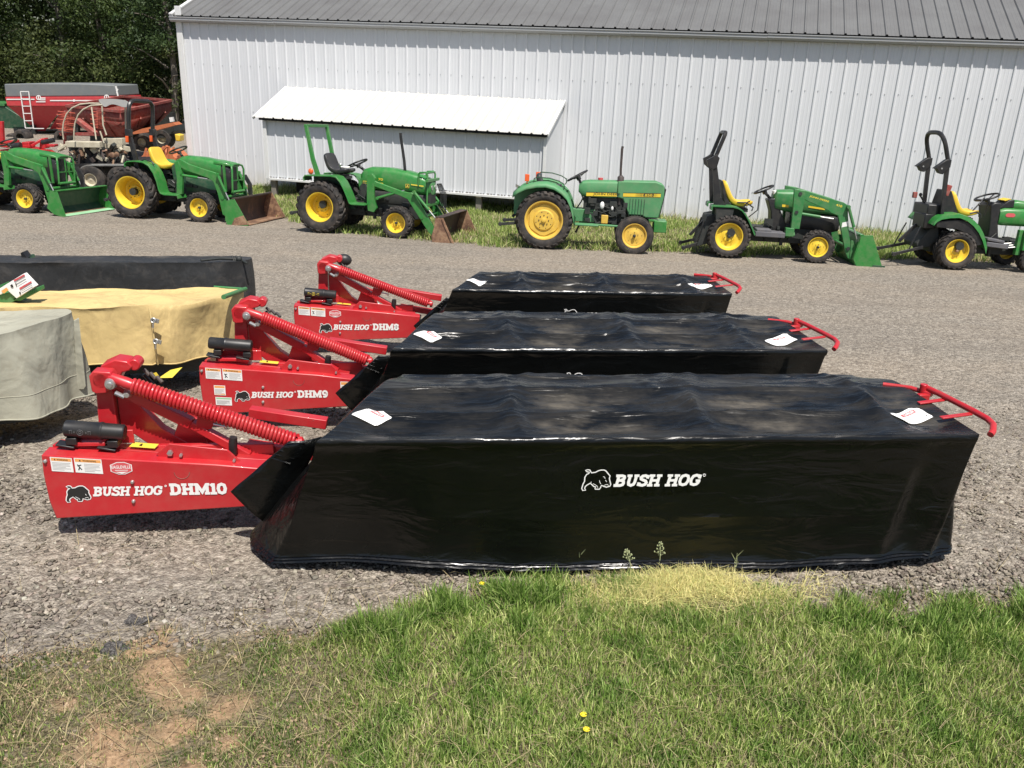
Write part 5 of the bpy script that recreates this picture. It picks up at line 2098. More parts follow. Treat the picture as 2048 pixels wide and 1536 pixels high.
# ---- compact tractor with loader, front arm lettering
def tractor_lettered():
    T = tr_root(1457, 517, -6, 'small green loader tractor with kinked black roll bar, 410 on its loader arm')
    yc = .55
    wheel(T, -.03, 0, .28, .37, .228, 26, style='turf', dish=.42)
    wheel(T, -.03, .82, .28, .37, .228, 26, style='turf', side=1)
    wheel(T, 1.47, .0, .20, .283, .165, 22, style='turf', name='front_wheel', dish=.25, hole='black')
    wheel(T, 1.47, .90, .20, .283, .165, 22, style='turf', name='front_wheel', side=1)
    for y0, y1 in ((.03, .36), (.74, 1.07)):
        fender(T, [(-.37, .80), (-.37, .855), (-.36, .868), (-.02, .872), (.07, .855), (.14, .82), (.20, .76), (.27, .66), (.35, .52), (.40, .42)], y0, y1, 'green2', .022)
    inner_panel(T, [(-.33, .86), (.05, .86), (.2, .75), (.36, .5)], .34, 'green_dark', .42)
    mb = MB()
    mb.prism([(-.30, .84), (.0, .84), (-.02, .62), (-.28, .60)], .05, .30)
    mb.build('fender_box', M['engine'], T)
    chassis(T, -.25, 1.75, .28, .26, yc, .34)
    mb = MB()
    mb.box((.66, .24, .44), (.50, .36, .09))
    mb.box((.55, .22, .50), (.25, .3, .05))
    mb.build('foot_step', M['grayp'], T, bevel=.012)
    mb = MB()
    mb.box((.66, .86, .44), (.50, .36, .09))
    mb.build('foot_step', M['grayp'], T, bevel=.012)
    mb = MB()
    mb.prism([(.60, 1.0), (.735, 1.04), (.80, .90), (1.03, .48), (.98, .42), (.72, .45), (.68, .8)], yc - .17, yc + .17)
    mb.build('dash', M['black'], T, bevel=.015)
    mb = MB()
    mb.loft([(.70, .92, 1.10, .15, .5), (.74, .84, 1.165, .20, .45), (1.0, .80, 1.185, .225, .45), (1.3, .80, 1.14, .225, .45), (1.62, .80, 1.05, .215, .45), (1.80, .78, .95, .19, .5), (1.86, .76, .86, .14, .6)], yc)
    mb.build('hood', M['green2'], T, smooth=50)
    mb = MB()
    mb.loft([(1.0, .52, .82, .20, .4), (1.75, .50, .80, .20, .4), (1.86, .52, .78, .15, .5)], yc)
    mb.build('side_panel', M['black'], T, smooth=40)
    side_decal(T, 'hood_stripe', ['yellow'], lambda mb, pl: (quad(mb, lambda u, v, k=0: pl(u, v - (u - .85) * .06, k), .84, .90, .95, .94), quad(mb, lambda u, v, k=0: pl(u, v - (u - .85) * .10, k), 1.28, .955, 1.56, .985)), yc - .228)
    post = [(.965, 1.225), (1.14, 1.20), (1.155, 1.10), (1.14, .56), (.995, .56), (.985, .9)]
    boom = [(1.0, 1.225), (1.16, 1.205), (1.80, 1.045), (1.88, 1.0), (1.89, .92), (1.97, .52), (2.10, .16), (2.02, .10), (1.95, .22), (1.84, .55), (1.74, .82), (1.62, .86), (1.56, .90), (1.14, 1.06), (1.06, 1.10)]
    loader(T, .10, .92, post, boom, .075, 'green2', cyl=[[(1.10, .82), (1.68, .76)], [(1.88, .98), (2.10, .45)]], cross=[(1.98, .30, .03)])
    for yy, s_ in ((.09, 1), (.91, -1)):
        mb = MB()
        mb.box((.98, yy + .04, .50), (.14, .12, .14))
        mb.beam((1.05, yy + .04, .50), (1.0, yy + .04 + .26 * s_, .42), .06, .12)
        mb.build('loader_bracket', M['green2'], T, bevel=.006)

    def txt(mb, pl):
        pl2 = lambda u, v, k=0: pl(u, v - (u - 1.20) * .235, k)
        put_text(mb, 'JOHN DEERE', pl2, 1.225, 1.105, .33, .038, 2, .2)
        put_text(mb, '410', pl2, 1.68, 1.095, .10, .038, 2, .2)
    side_decal(T, 'arm_lettering', ['decaly'], txt, .112)
    side_decal(T, 'warning_decal', ['decalw'], lambda mb, pl: quad(mb, lambda u, v, k=0: pl(u, v + (u - 1.8) * .3, k), 1.83, .62, 1.92, .70), .112)
    mb = MB()
    for (x_, z_) in ((1.07, 1.15), (1.05, .84)):
        mb.tube([(x_, .085, z_), (x_, .10, z_)], .03, 12)
    mb.tube([(1.99, .09, .28), (1.99, .11, .28)], .032, 12)
    mb.build('pivot_pin', M['engine'], T)
    bucket(T, [(2.13, .53), (2.32, .54), (2.56, .02), (2.50, .0), (2.14, .0), (2.07, .12), (2.12, .35)], [(2.14, .53), (2.11, .36), (2.07, .12), (2.12, .02)], [(2.12, .01), (2.56, .018)], -.03, 1.16, 'green', 'green', name='bucket')
    mb = MB()
    mb.box((2.5, -.035, .02), (.2, .012, .05))
    mb.beam((2.14, .05, .53), (2.14, 1.1, .53), .12, .02)
    mb.build('bucket_edge', M['green_dark'], T, bevel=.002)
    mb = MB()
    mb.prism([(2.02, .42), (2.09, .42), (2.14, .1), (2.04, .10)], .10, .14)
    mb.prism([(2.02, .42), (2.09, .42), (2.14, .1), (2.04, .10)], .95, .99)
    mb.build('quick_coupler', M['green2'], T, bevel=.004)
    seat(T, -.0, yc, .90, 'yseat', .38, .44, .19, .36)
    mb = MB()
    mb.prism([(-.24, 1.29), (-.20, 1.28), (-.10, 1.0), (.0, .86), (-.12, .84)], yc - .2, yc + .2)
    mb.build('seat_back_shell', M['black'], T, bevel=.01)
    mb = MB()
    mb.tube([(.08, .33, .93), (.22, .31, .94), (.36, .33, .86), (.34, .33, .80)], .012, 8)
    mb.tube([(.18, .25, .85), (.24, .25, .95), (.28, .25, .97)], .012, 8)
    mb.tube([(.28, .2, .70), (.42, .22, .83), (.42, .22, 1.06)], .010, 8)
    mb.build('control_levers', M['black'], T, smooth=60)
    for yy in (.20, .86):
        mb = MB()
        mb.prism([(-.33, .86), (-.42, 1.55), (-.35, 1.55), (-.22, 1.0), (-.10, .86)], yy, yy + .05)
        mb.build('roll_bar_post', M['black'], T, bevel=.005)
        mb = MB()
        mb.prism([(-.53, 1.62), (-.50, 1.52), (-.42, 1.46), (-.35, 1.50), (-.32, 1.66), (-.38, 1.72), (-.46, 1.66)], yy - .02, yy + .07)
        mb.build('roll_bar_hinge', M['black'], T, bevel=.006)
    rops_arch(T, -.41, 1.60, -.26, 2.08, .225, .885, 'black', .055, .10)
    steering(T, (.535, yc, 1.16), .17, 26, (.70, yc, .98))
    mb = MB()
    mb.tube([(.72, yc - .08, 1.10), (.70, yc - .08, 1.16)], .035, 12)
    mb.build('dash_gauge', M['white'], T, bevel=.004)
    three_point(T, -.35, .25, yc, 'black', .42, .14)
    mb = MB()
    mb.prism([(-.42, .68), (-.25, .72), (-.2, .25), (-.55, .15), (-.5, .35)], .2, .9)
    mb.build('rear_hitch', M['engine'], T, bevel=.01)


tractor_lettered()


# ---- small tractor cut by the right frame edge
def tractor_right():
    T = tr_root(1912, 541, 0, 'small green tractor at the right frame edge with upright rounded black roll bar')
    yc = .52
    wheel(T, -.03, 0, .26, .325, .192, 20, dish=.45, hole='rust')
    wheel(T, -.03, .78, .26, .325, .192, 20, side=1)
    wheel(T, 1.30, .02, .19, .25, .145, 20, name='front_wheel', dish=.3)
    wheel(T, 1.30, .85, .19, .25, .145, 20, name='front_wheel', side=1)
    for y0, y1 in ((.02, .34), (.70, 1.02)):
        mb = MB()
        path = [(-.50, .79, .02), (-.46, .85, .02), (-.39, .905, .03), (-.25, .935, .03), (-.10, .945, .03), (.04, .91, .04), (.16, .85, .06), (.27, .76, .08), (.36, .64, .09), (.42, .52, .09), (.46, .42, .09)]
        vs_, fs = [], []
        for i, (x, z, t) in enumerate(path):
            vs_ += [(x, y0, z - t - .04), (x, y0 + .01, z - .012), (x, y0 + .06, z), (x, y1, z), (x - .02, y1, z - .03), (x - .02, y0 + .03, z - .05)]
        n = 6
        for i in range(len(path) - 1):
            for j in range(n):
                fs.append((i * n + j, i * n + (j + 1) % n, (i + 1) * n + (j + 1) % n, (i + 1) * n + j))
        fs += [tuple(range(n)), tuple(range(len(path) * n - n, len(path) * n))]
        mb.add(vs_, fs)
        mb.build('fender', M['green'], T, smooth=50)
    mb = MB()
    mb.prism([(-.46, .80), (-.1, .84), (.1, .80), (.28, .66), (.40, .45), (.3, .42), (.15, .60), (-.1, .68), (-.44, .70)], .05, .3)
    mb.build('fender_liner', M['blackp'], T, bevel=.01)
    chassis(T, -.35, 1.5, .25, .26, yc, .32)
    mb = MB()
    mb.box((.64, .22, .44), (.38, .36, .08), Matrix.Rotation(R(5), 3, 'Y'))
    mb.box((.60, .2, .52), (.3, .3, .05), Matrix.Rotation(R(8), 3, 'Y'))
    mb.build('foot_step', M['grayp'], T, bevel=.012)
    mb = MB()
    for k in range(3):
        mb.tube([(.82, .12 + .04 * k, .40 + .03 * k), (.98, .12 + .04 * k, .42 + .03 * k)], .012, 6)
    mb.build('step_bracket', M['steel'], T)
    mb = MB()
    mb.prism([(.54, 1.08), (.60, 1.13), (.72, 1.12), (.72, .8), (.78, .55), (.95, .52), (.95, .42), (.60, .48), (.58, .8)], yc - .2, yc + .2)
    mb.build('dash', M['blackp'], T, bevel=.02)
    mb = MB()
    mb.loft([(.72, .76, 1.02, .21, .4), (.80, .745, 1.045, .235, .4), (1.25, .74, 1.05, .235, .4), (1.45, .72, 1.0, .20, .5), (1.55, .7, .93, .13, .6)], yc)
    mb.build('side_cowl', M['green'], T, smooth=45)
    mb = MB()
    mb.loft([(.93, 1.0, 1.16, .15, .6), (1.0, 1.0, 1.18, .18, .6), (1.3, .99, 1.15, .18, .6), (1.5, .95, 1.04, .14, .7)], yc)
    mb.build('hood', M['green'], T, smooth=60)
    mb = MB()
    mb.prism([(.70, 1.03), (.86, 1.18), (.95, 1.18), (.96, 1.05), (.74, 1.03)], yc - .16, yc + .16)
    mb.build('console', M['blackp'], T, bevel=.015)
    mb = MB()
    mb.beam((.80, yc, 1.16), (.90, yc, 1.19), .24, .012)
    mb.build('console_strip', M['yellow'], T)

    def badge(mb, pl):
        fill_poly(mb, [(.80, .945), (.83, .965), (.93, .965), (.96, .945), (.96, .915), (.93, .90), (.83, .90), (.80, .915)], lambda u, v, k: pl(u, v, k), 2)
    side_decal(T, 'dealer_badge', ['decalr'], badge, yc - .238)
    mb = MB()
    mb.box((1.02, .12, .50), (.08, .08, .42))
    mb.prism([(1.05, .75), (1.2, .75), (1.2, .35), (1.05, .38)], .02, .08)
    mb.build('mid_bracket', M['green'], T, bevel=.006)
    seat(T, .04, yc, .92, 'yseat', .36, .42, .18, .34)
    mb = MB()
    mb.prism([(-.24, 1.30), (-.16, 1.29), (-.02, 1.0), (.05, .86), (-.25, .84), (-.30, 1.0)], yc - .2, yc + .2)
    mb.build('seat_back_shell', M['blackp'], T, bevel=.02)
    mb = MB()
    mb.box((-.27, .26, 1.30), (.09, .04, .18), Matrix.Rotation(R(12), 3, 'Y'))
    mb.box((-.50, .93, 1.16), (.07, .06, .10))
    mb.build('brake_lamp', M['redold'], T, bevel=.008)
    mb = MB()
    mb.tube([(.15, .2, .94), (.25, .2, .97), (.33, .2, .93), (.34, .2, .88)], .014, 8)
    mb.tube([(.25, .34, .96), (.42, .36, 1.19), (.52, .38, 1.13), (.50, .4, .9)], .012, 8)
    mb.tube([(.36, .3, .88), (.33, .3, 1.08)], .008, 6)
    mb.ball((.33, .3, 1.08), .02, 6)
    mb.tube([(-.46, .45, .98), (-.62, .45, 1.18)], .014, 8)
    mb.ball((-.62, .45, 1.20), .03, 6)
    mb.build('control_levers', M['black'], T, smooth=60)
    # roll bar with hinge plates: uprights, then a rounded arch
    for yy in (.14, .82):
        mb = MB()
        mb.beam((-.34, yy + .03, .90), (-.395, yy + .03, 1.72), .06, .06, up=(1, 0, 0))
        mb.build('roll_bar_post', M['black'], T, bevel=.004)
        mb = MB()
        mb.prism([(-.38 + .02, 1.80), (-.44, 1.80), (-.62, 1.65), (-.57, 1.64), (-.53, 1.58), (-.46, 1.56), (-.44, 1.60), (-.36, 1.68)], yy - .02, yy + .08)
        mb.build('roll_bar_hinge', M['black'], T, bevel=.006)
        mb = MB()
        mb.tube([(-.50, yy - .03, 1.655), (-.50, yy + .09, 1.655)], .014, 8)
        mb.build('hinge_pin', M['steel'], T)
    rops_arch(T, -.39, 1.76, -.55, 2.22, .17, .85, 'black', .06, .26)
    steering(T, (.55, yc, 1.20), .19, 20, (.63, yc, 1.08))
    mb = MB()
    mb.box((-.42, .5, .97), (.28, .55, .18))
    mb.box((-.48, .45, .78), (.2, .45, .25))
    mb.build('valve_box', M['blackp'], T, bevel=.02)
    mb = MB()
    mb.prism([(-.30, .72), (-.42, .66), (-.62, .40), (-.60, .32), (-.38, .34), (-.25, .5)], .28, .80)
    mb.build('rear_hitch', M['engine'], T, bevel=.012)
    three_point(T, -.52, .34, yc, 'black', .50, .13)


tractor_right()


# ---- middle loader tractor with square green roll bar
def tractor_green_bar():
    T = tr_root(640, 467, -12.6, 'green loader tractor with square green roll bar, black seat and rusty brown bucket')
    yc = .62
    wheel(T, -.02, 0, .36, .475, .262, 20, dish=1.0)
    wheel(T, -.02, .90, .36, .475, .262, 20, side=1)
    wheel(T, 1.45, .05, .25, .295, .175, 20, name='front_wheel', dish=.6)
    wheel(T, 1.45, .97, .25, .295, .175, 20, name='front_wheel', side=1)
    for y0, y1 in ((.05, .38), (.88, 1.21)):
        fender(T, [(-.33, .93), (-.34, .985), (-.31, 1.025), (.20, 1.045), (.30, 1.03), (.38, .95), (.45, .83), (.52, .68), (.56, .585), (.60, .57), (.86, .575)], y0, y1, 'green', .022)
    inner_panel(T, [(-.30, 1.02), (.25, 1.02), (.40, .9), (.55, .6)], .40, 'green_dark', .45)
    chassis(T, -.25, 1.75, .34, .30, yc, .36)
    mb = MB()
    mb.prism([(.56, .95), (.76, 1.20), (.90, 1.20), (.90, .62), (.62, .60)], yc - .18, yc + .18)
    mb.build('dash', M['green'], T, bevel=.02)
    mb = MB()
    mb.prism([(.60, .86), (.70, .98), (.86, .70), (.80, .55), (.66, .58)], yc - .21, yc + .21)
    mb.build('dash_lower', M['engine'], T, bevel=.01)
    mb = MB()
    mb.loft([(.62, .90, 1.12, .17, .6), (.68, .84, 1.19, .205, .55), (.80, .82, 1.23, .215, .5), (1.15, .80, 1.235, .22, .5), (1.5, .79, 1.20, .22, .5), (1.78, .78, 1.14, .21, .5), (1.92, .78, 1.08, .195, .55), (1.98, .80, 1.0, .15, .6)], yc)
    mb.build('hood', M['green'], T, smooth=50)
    mb = MB()
    mb.loft([(.9, .56, .83, .20, .4), (1.7, .55, .82, .20, .4), (1.93, .58, .80, .17, .4)], yc)
    mb.box((1.955, yc, .80), (.04, .30, .32))
    mb.build('radiator', M['engine'], T, smooth=40)
    mb = MB()
    for yy in (-.1, .1):
        mb.tube([(1.95, yc + yy, .93), (1.99, yc + yy, .93)], .045, 12)
    mb.build('headlight', M['steel'], T)

    def dec(mb, pl):
        quad(mb, lambda u, v, k=0: pl(u, v - (u - .98) * .06, k), .98, .955, 1.08, .968)
        quad(mb, lambda u, v, k=0: pl(u, v - (u - .98) * .10, k), .98, .885, 1.30, .892)
        quad(mb, lambda u, v, k=0: pl(u, v - (u - 1.2) * .06, k), 1.62, .985, 1.86, 1.005)
        put_text(mb, '70', pl, .985, 1.00, .09, .045, 2)
        put_text(mb, 'ERE', pl, .985, .92, .10, .025, 2)
        put_text(mb, 'JOHN', pl, .68, .955, .12, .025, 2)
        quad(mb, pl, .68, .935, .80, .940, 1)
        quad(mb, pl, 1.515, .905, 1.585, .975, 0)
        mb.mi = 1
        quad(mb, pl, 1.522, .912, 1.578, .968, 2)
        mb.mi = 0
        fill_poly(mb, [(1.53, .92), (1.545, .955), (1.565, .962), (1.556, .945), (1.57, .93), (1.57, .92), (1.555, .932), (1.548, .92)], lambda u, v, k: pl(u, v, k), 4)
    side_decal(T, 'hood_decals', ['decaly', 'decalk'], dec, yc - .2225)
    mb = MB()
    mb.tube([(1.45, yc - .08, 1.18), (1.43, yc - .08, 1.38), (1.36, yc - .08, 1.78), (1.355, yc - .08, 1.86)], [.028, .026, .026, .026], 12)
    mb.build('exhaust_pipe', M['black'], T, smooth=50)
    post = [(.84, 1.10), (.94, 1.13), (1.0, 1.05), (.97, .75), (1.03, .52), (.98, .44), (.86, .46), (.84, .6)]
    boom = [(.86, 1.09), (1.02, .99), (1.50, .86), (1.64, .84), (1.70, .845), (1.77, .77), (2.20, .16), (2.13, .08), (2.03, .16), (1.62, .72), (1.48, .77), (1.0, .90), (.88, .98)]
    loader(T, .20, 1.02, post, boom, .07, 'green', cyl=[[(1.04, .70), (1.55, .87)], [(1.76, .86), (2.22, .38)]], cross=[(1.90, .42, .035)])
    # brush guard hoop
    for yy in (.40, .84):
        mb = MB()
        mb.tube([(1.93, yy, .62), (1.93, yy, 1.16), (1.90, yy, 1.20), (1.78, yy, 1.19), (1.76, yy, 1.16), (1.76, yy, .95)], .018, 8)
        mb.build('hood_guard', M['green'], T, smooth=40)
    mb = MB()
    mb.beam((1.92, .40, 1.19), (1.92, .84, 1.19), .035, .03)
    mb.beam((1.95, .30, 1.06), (1.95, .98, 1.06), .05, .05)
    mb.beam((1.95, .28, .62), (1.95, .98, .62), .05, .05)
    mb.build('guard_bar', M['green'], T, bevel=.004)
    mb = MB()
    for k in range(5):
        mb.tube([(1.95 + .01 * k, .9 + .03 * k, .98), (2.02 + .02 * k, .92 + .02 * k, .8), (2.0 + .03 * k, .95, .55 - .03 * k), (2.14, .98, .35)], .009, 6)
    mb.build('hydraulic_hoses', M['black'], T, smooth=60)
    bucket(T, [(2.24, .47), (2.38, .465), (2.60, .03), (2.55, .0), (2.19, .0), (2.17, .12), (2.22, .3)], [(2.26, .46), (2.22, .3), (2.17, .12), (2.21, .02)], [(2.21, .01), (2.60, .025)], -.03, 1.52, 'rust', 'darkrust', name='bucket')
    mb = MB()
    mb.beam((2.31, -.03, .472), (2.31, 1.52, .472), .14, .012)
    mb.build('bucket_top', M['darkrust'], T)
    mb = MB()
    mb.beam((2.36, -.04, .46), (2.57, -.04, .04), .02, .02)
    mb.build('bucket_rib', M['rust'], T)
    seat(T, .02, yc, 1.10, 'bseat', .32, .46, .13, .36)
    mb = MB()
    mb.tube([(.20, .5, 1.10), (.22, .45, 1.2), (.24, .45, 1.22)], .012, 8)
    mb.ball((.235, .42, 1.235), .032, 8)
    mb.tube([(.25, .4, 1.2), (.40, .45, 1.2)], .010, 6)
    mb.build('control_levers', M['steel'], T, smooth=60)
    mb = MB()
    mb.tube([(.70, .5, .62), (.82, .45, .80)], .012, 8)
    mb.tube([(.66, .4, .62), (.62, .4, .80)], .02, 8)
    mb.build('pedal_levers', M['black'], T, smooth=60)
    for yy in (.16, 1.02):
        mb = MB()
        mb.prism([(-.15, 1.03), (-.24, 1.30), (-.355, 1.88), (-.30, 1.90), (-.17, 1.32), (-.07, 1.04)], yy, yy + .055)
        mb.build('roll_bar_post', M['green'], T, bevel=.005)
    mb = MB()
    mb.beam((-.33, .16, 1.895), (-.33, 1.075, 1.895), .06, .05)
    mb.build('roll_bar_top', M['green'], T, bevel=.006)
    mb = MB()
    mb.ball((-.22, .12, 1.10), .055, 8, (.9, .6, 1))
    mb.build('hazard_lamp', M['orange'], T)
    steering(T, (.48, yc, 1.27), .19, 25, (.68, yc, 1.12))
    three_point(T, -.3, .40, yc, 'engine', .4, .1)


tractor_green_bar()


# ---- two newer loader tractors on the left
def tractor_curved(px, py, yaw, label, origin_front=False, green_bucket=False, rops=True, short=False):
    T = tr_root(px, py, yaw, label)
    yc = .62
    S = 0.0
    if origin_front:
        S = -1.42
        T.location = T.matrix_basis @ Vector((S, 0, 0)) if False else Vector(T.location) + Vector((math.cos(R(yaw)) * S, math.sin(R(yaw)) * S, -.06 * math.sin(R(yaw)) * S))
    rw = .50
    wheel(T, 0, 0, .33, rw, .305, 20, dish=1.45)
    wheel(T, 0, .93, .33, rw, .305, 20, side=1)
    wheel(T, 1.42, .04, .24, .295, .175, 20, name='front_wheel', dish=.55)
    wheel(T, 1.42, .98, .24, .295, .175, 20, name='front_wheel', side=1)
    for y0, y1 in ((.06, .38), (.88, 1.20)):
        fender(T, [(-.08, .98), (-.09, 1.04), (-.03, 1.085), (.12, 1.10), (.30, 1.09), (.42, 1.03), (.51, .90), (.57, .74), (.60, .58), (.63, .52), (.70, .50), (.98, .50), (1.0, .44)], y0, y1, 'green', .024)
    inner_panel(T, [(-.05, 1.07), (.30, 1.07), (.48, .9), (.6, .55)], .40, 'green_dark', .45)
    chassis(T, -.25, 1.80, .34, .28, yc, .36)
    mb = MB()
    mb.prism([(.66, 1.02), (.84, 1.17), (.95, 1.17), (.98, .6), (.72, .52)], yc - .17, yc + .17)
    mb.build('dash', M['green_dark'], T, bevel=.02)
    mb = MB()
    mb.loft([(.80, .98, 1.17, .14, .7), (.86, .90, 1.215, .185, .6), (.98, .86, 1.24, .21, .55), (1.3, .84, 1.23, .225, .55), (1.6, .82, 1.19, .225, .55), (1.74, .84, 1.15, .215, .6)], yc)
    mb.build('hood', M['green'], T, smooth=50)
    mb = MB()
    mb.loft([(1.70, .58, 1.15, .205, .45), (1.86, .56, 1.12, .19, .45), (1.92, .60, 1.08, .14, .5)], yc)
    mb.build('grille', M['black'], T, smooth=40)
    mb = MB()
    mb.loft([(1.60, 1.10, 1.19, .225, .5), (1.88, 1.08, 1.15, .20, .5), (1.95, 1.07, 1.10, .15, .5)], yc)
    mb.beam((1.80, yc - .205, 1.12), (1.82, yc - .20, .60), .02, .05, up=(1, 0, 0))
    mb.beam((1.80, yc + .205, 1.12), (1.82, yc + .20, .60), .02, .05, up=(1, 0, 0))
    mb.build('hood_nose', M['green'], T, smooth=40)
    mb = MB()
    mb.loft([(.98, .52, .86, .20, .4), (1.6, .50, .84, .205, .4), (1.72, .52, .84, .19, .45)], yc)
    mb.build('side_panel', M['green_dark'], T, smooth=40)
    mb = MB()
    for s_ in (-1, 1):
        mb.ball((1.87, yc + s_ * .12, .98), .05, 8, (.8, 1, .9))
    mb.build('headlight', M['steel'], T)

    def dec(mb, pl):
        mb.add([pl(.94, 1.09), pl(1.02, 1.10), pl(1.32, 1.03), pl(1.34, 1.005), pl(1.1, 1.045)], [(0, 1, 2, 3, 4)])
        mb.mi = 1
        put_text(mb, 'JOHN DEERE', lambda u, v, k=0: pl(u, v - (u - 1.0) * .24, k), 1.0, 1.072, .24, .014, 2)
    side_decal(T, 'hood_stripe', ['yellow', 'green_dark'], dec, yc - .228)
    post = [(.90, 1.12), (.98, 1.15), (1.02, 1.05), (1.05, .86), (1.02, .52), (.90, .50), (.93, .8)]
    boom = [(.93, 1.16), (1.0, 1.19), (1.20, 1.10), (1.60, 1.00), (1.74, .97), (1.82, .90), (1.90, .62), (1.99, .22), (1.93, .13), (1.84, .18), (1.76, .58), (1.68, .80), (1.58, .86), (1.15, .97), (.98, 1.04)]
    loader(T, .18, 1.06, post, boom, .06, 'green', cyl=[[(1.03, .88), (1.56, .84)], [(1.80, .94), (2.04, .42)]], cross=[(1.86, .50, .035)])
    # loader hoop guard in front of the grille
    mb = MB()
    mb.tube([(1.98, yc - .24, .60), (1.99, yc - .24, 1.02), (1.97, yc - .22, 1.09), (1.95, yc - .1, 1.12), (1.95, yc + .1, 1.12), (1.97, yc + .22, 1.09), (1.99, yc + .24, 1.02), (1.98, yc + .24, .60)], .02, 8)
    mb.build('hood_guard', M['green'], T, smooth=50)
    mb = MB()
    mb.tube([(1.98, yc - .24, .60), (1.98, yc + .24, .60)], .03, 10)
    mb.beam((1.98, yc - .24, .82), (1.98, yc + .24, .82), .02, .02)
    mb.beam((1.98, yc, .62), (1.98, yc, 1.08), .02, .02)
    mb.build('guard_bar', M['green'], T, smooth=50)
    mb = MB()
    for k in range(5):
        mb.tube([(1.90 + .01 * k, .98 + .02 * k, .9), (2.0 + .01 * k, 1.0 + .02 * k, .72), (2.0 + .02 * k, 1.02, .48)], .009, 6)
    mb.build('hydraulic_hoses', M['black'], T, smooth=60)
    if green_bucket:
        bucket(T, [(2.10, .50), (2.24, .51), (2.38, .02), (2.32, .0), (2.12, .05), (1.99, .16), (2.04, .32)], [(2.20, .50), (2.10, .45), (2.04, .3), (2.02, .16), (2.12, .05)], [(2.12, .04), (2.38, .018)], -.06, 1.52, 'green', 'green_dark', name='bucket')
        mb = MB()
        mb.beam((2.22, -.06, .505), (2.22, 1.52, .505), .10, .012)
        mb.build('bucket_top', M['green'], T)
        mb = MB()
        mb.beam((2.25, -.045, .043), (2.39, -.045, .03), .012, .01)
        mb.add([(2.24, -.04, .045), (2.40, -.04, .028), (2.40, 1.50, .028), (2.24, 1.50, .045)], [(0, 1, 2, 3)])
        mb.build('bucket_lip', M['decalgr'], T)
    else:
        bucket(T, [(2.05, .47), (2.22, .53), (2.50, .05), (2.45, .0), (2.06, .0), (2.02, .12), (2.03, .3)], [(2.20, .52), (2.10, .45), (2.05, .3), (2.03, .14), (2.08, .02)], [(2.08, .01), (2.50, .04)], -.05, 1.62, 'green', 'darkrust', name='bucket')
        mb = MB()
        mb.prism([(2.14, .01), (2.50, .052), (2.40, .22), (2.22, .16)], -.054, -.049)
        mb.build('bucket_rust_patch', M['rust'], T)
    seat(T, .36, yc, 1.0, 'yseat', .36, .46, .15, .34)
    steering(T, (.74, yc, 1.33), .18, 25, (.88, yc, 1.15))
    mb = MB()
    mb.tube([(.18, .2, 1.10), (.26, .2, 1.14), (.42, .2, 1.10), (.46, .2, 1.05)], .015, 8)
    mb.tube([(.60, .5, .55), (.7, .4, .75), (.75, .4, .70)], .015, 8)
    mb.build('grab_rail', M['black'], T, smooth=60)
    if rops:
        for yy in (.18, 1.0):
            mb = MB()
            mb.beam((.12, yy + .03, .90), (-.03, yy + .03, 1.62), .06, .08, up=(1, 0, 0))
            mb.build('roll_bar_post', M['black'], T, bevel=.004)
            mb = MB()
            mb.box((-.03, yy + .03, 1.62), (.12, .09, .14))
            mb.build('roll_bar_hinge', M['black'], T, bevel=.01)
            mb = MB()
            mb.box((-.04, yy - .03, 1.50), (.05, .05, .12))
            mb.build('hazard_lamp', M['orange'], T, bevel=.008)
        rops_arch(T, -.03, 1.64, .02, 2.22, .21, 1.03, 'black', .065, .20)
    three_point(T, -.3, .40, yc, 'engine', .4, .1)
    return T


tractor_curved(262, 437, -9, 'green loader tractor with tall black roll bar and rusty-floored bucket beside the barn corner')
tractor_curved(48, 427, -9, 'green loader tractor cut off by the left edge, with a clean green bucket', origin_front=True, green_bucket=True, rops=False)


# ------------------------------------------------------------------ covered mowers on the left
def resample(pts, n):
    P = [Vector((a, b)) for a, b in pts]
    m = len(P)
    out = []
    seg = []
    for i in range(m):
        a, b, c, d = P[i - 1], P[i], P[(i + 1) % m], P[(i + 2) % m]
        for k in range(24):
            f = k / 24
            out.append(.5 * ((2 * b) + (-a + c) * f + (2 * a - 5 * b + 4 * c - d) * f * f + (-a + 3 * b - 3 * c + d) * f ** 3))
    L = [0]
    for i in range(len(out)):
        L.append(L[-1] + (out[(i + 1) % len(out)] - out[i]).length)
    res = []
    j = 0
    for i in range(n):
        s = L[-1] * i / n
        while L[j + 1] < s:
            j += 1
        f = (s - L[j]) / (L[j + 1] - L[j] + 1e-9)
        res.append(out[j].lerp(out[(j + 1) % len(out)], f))
    return res


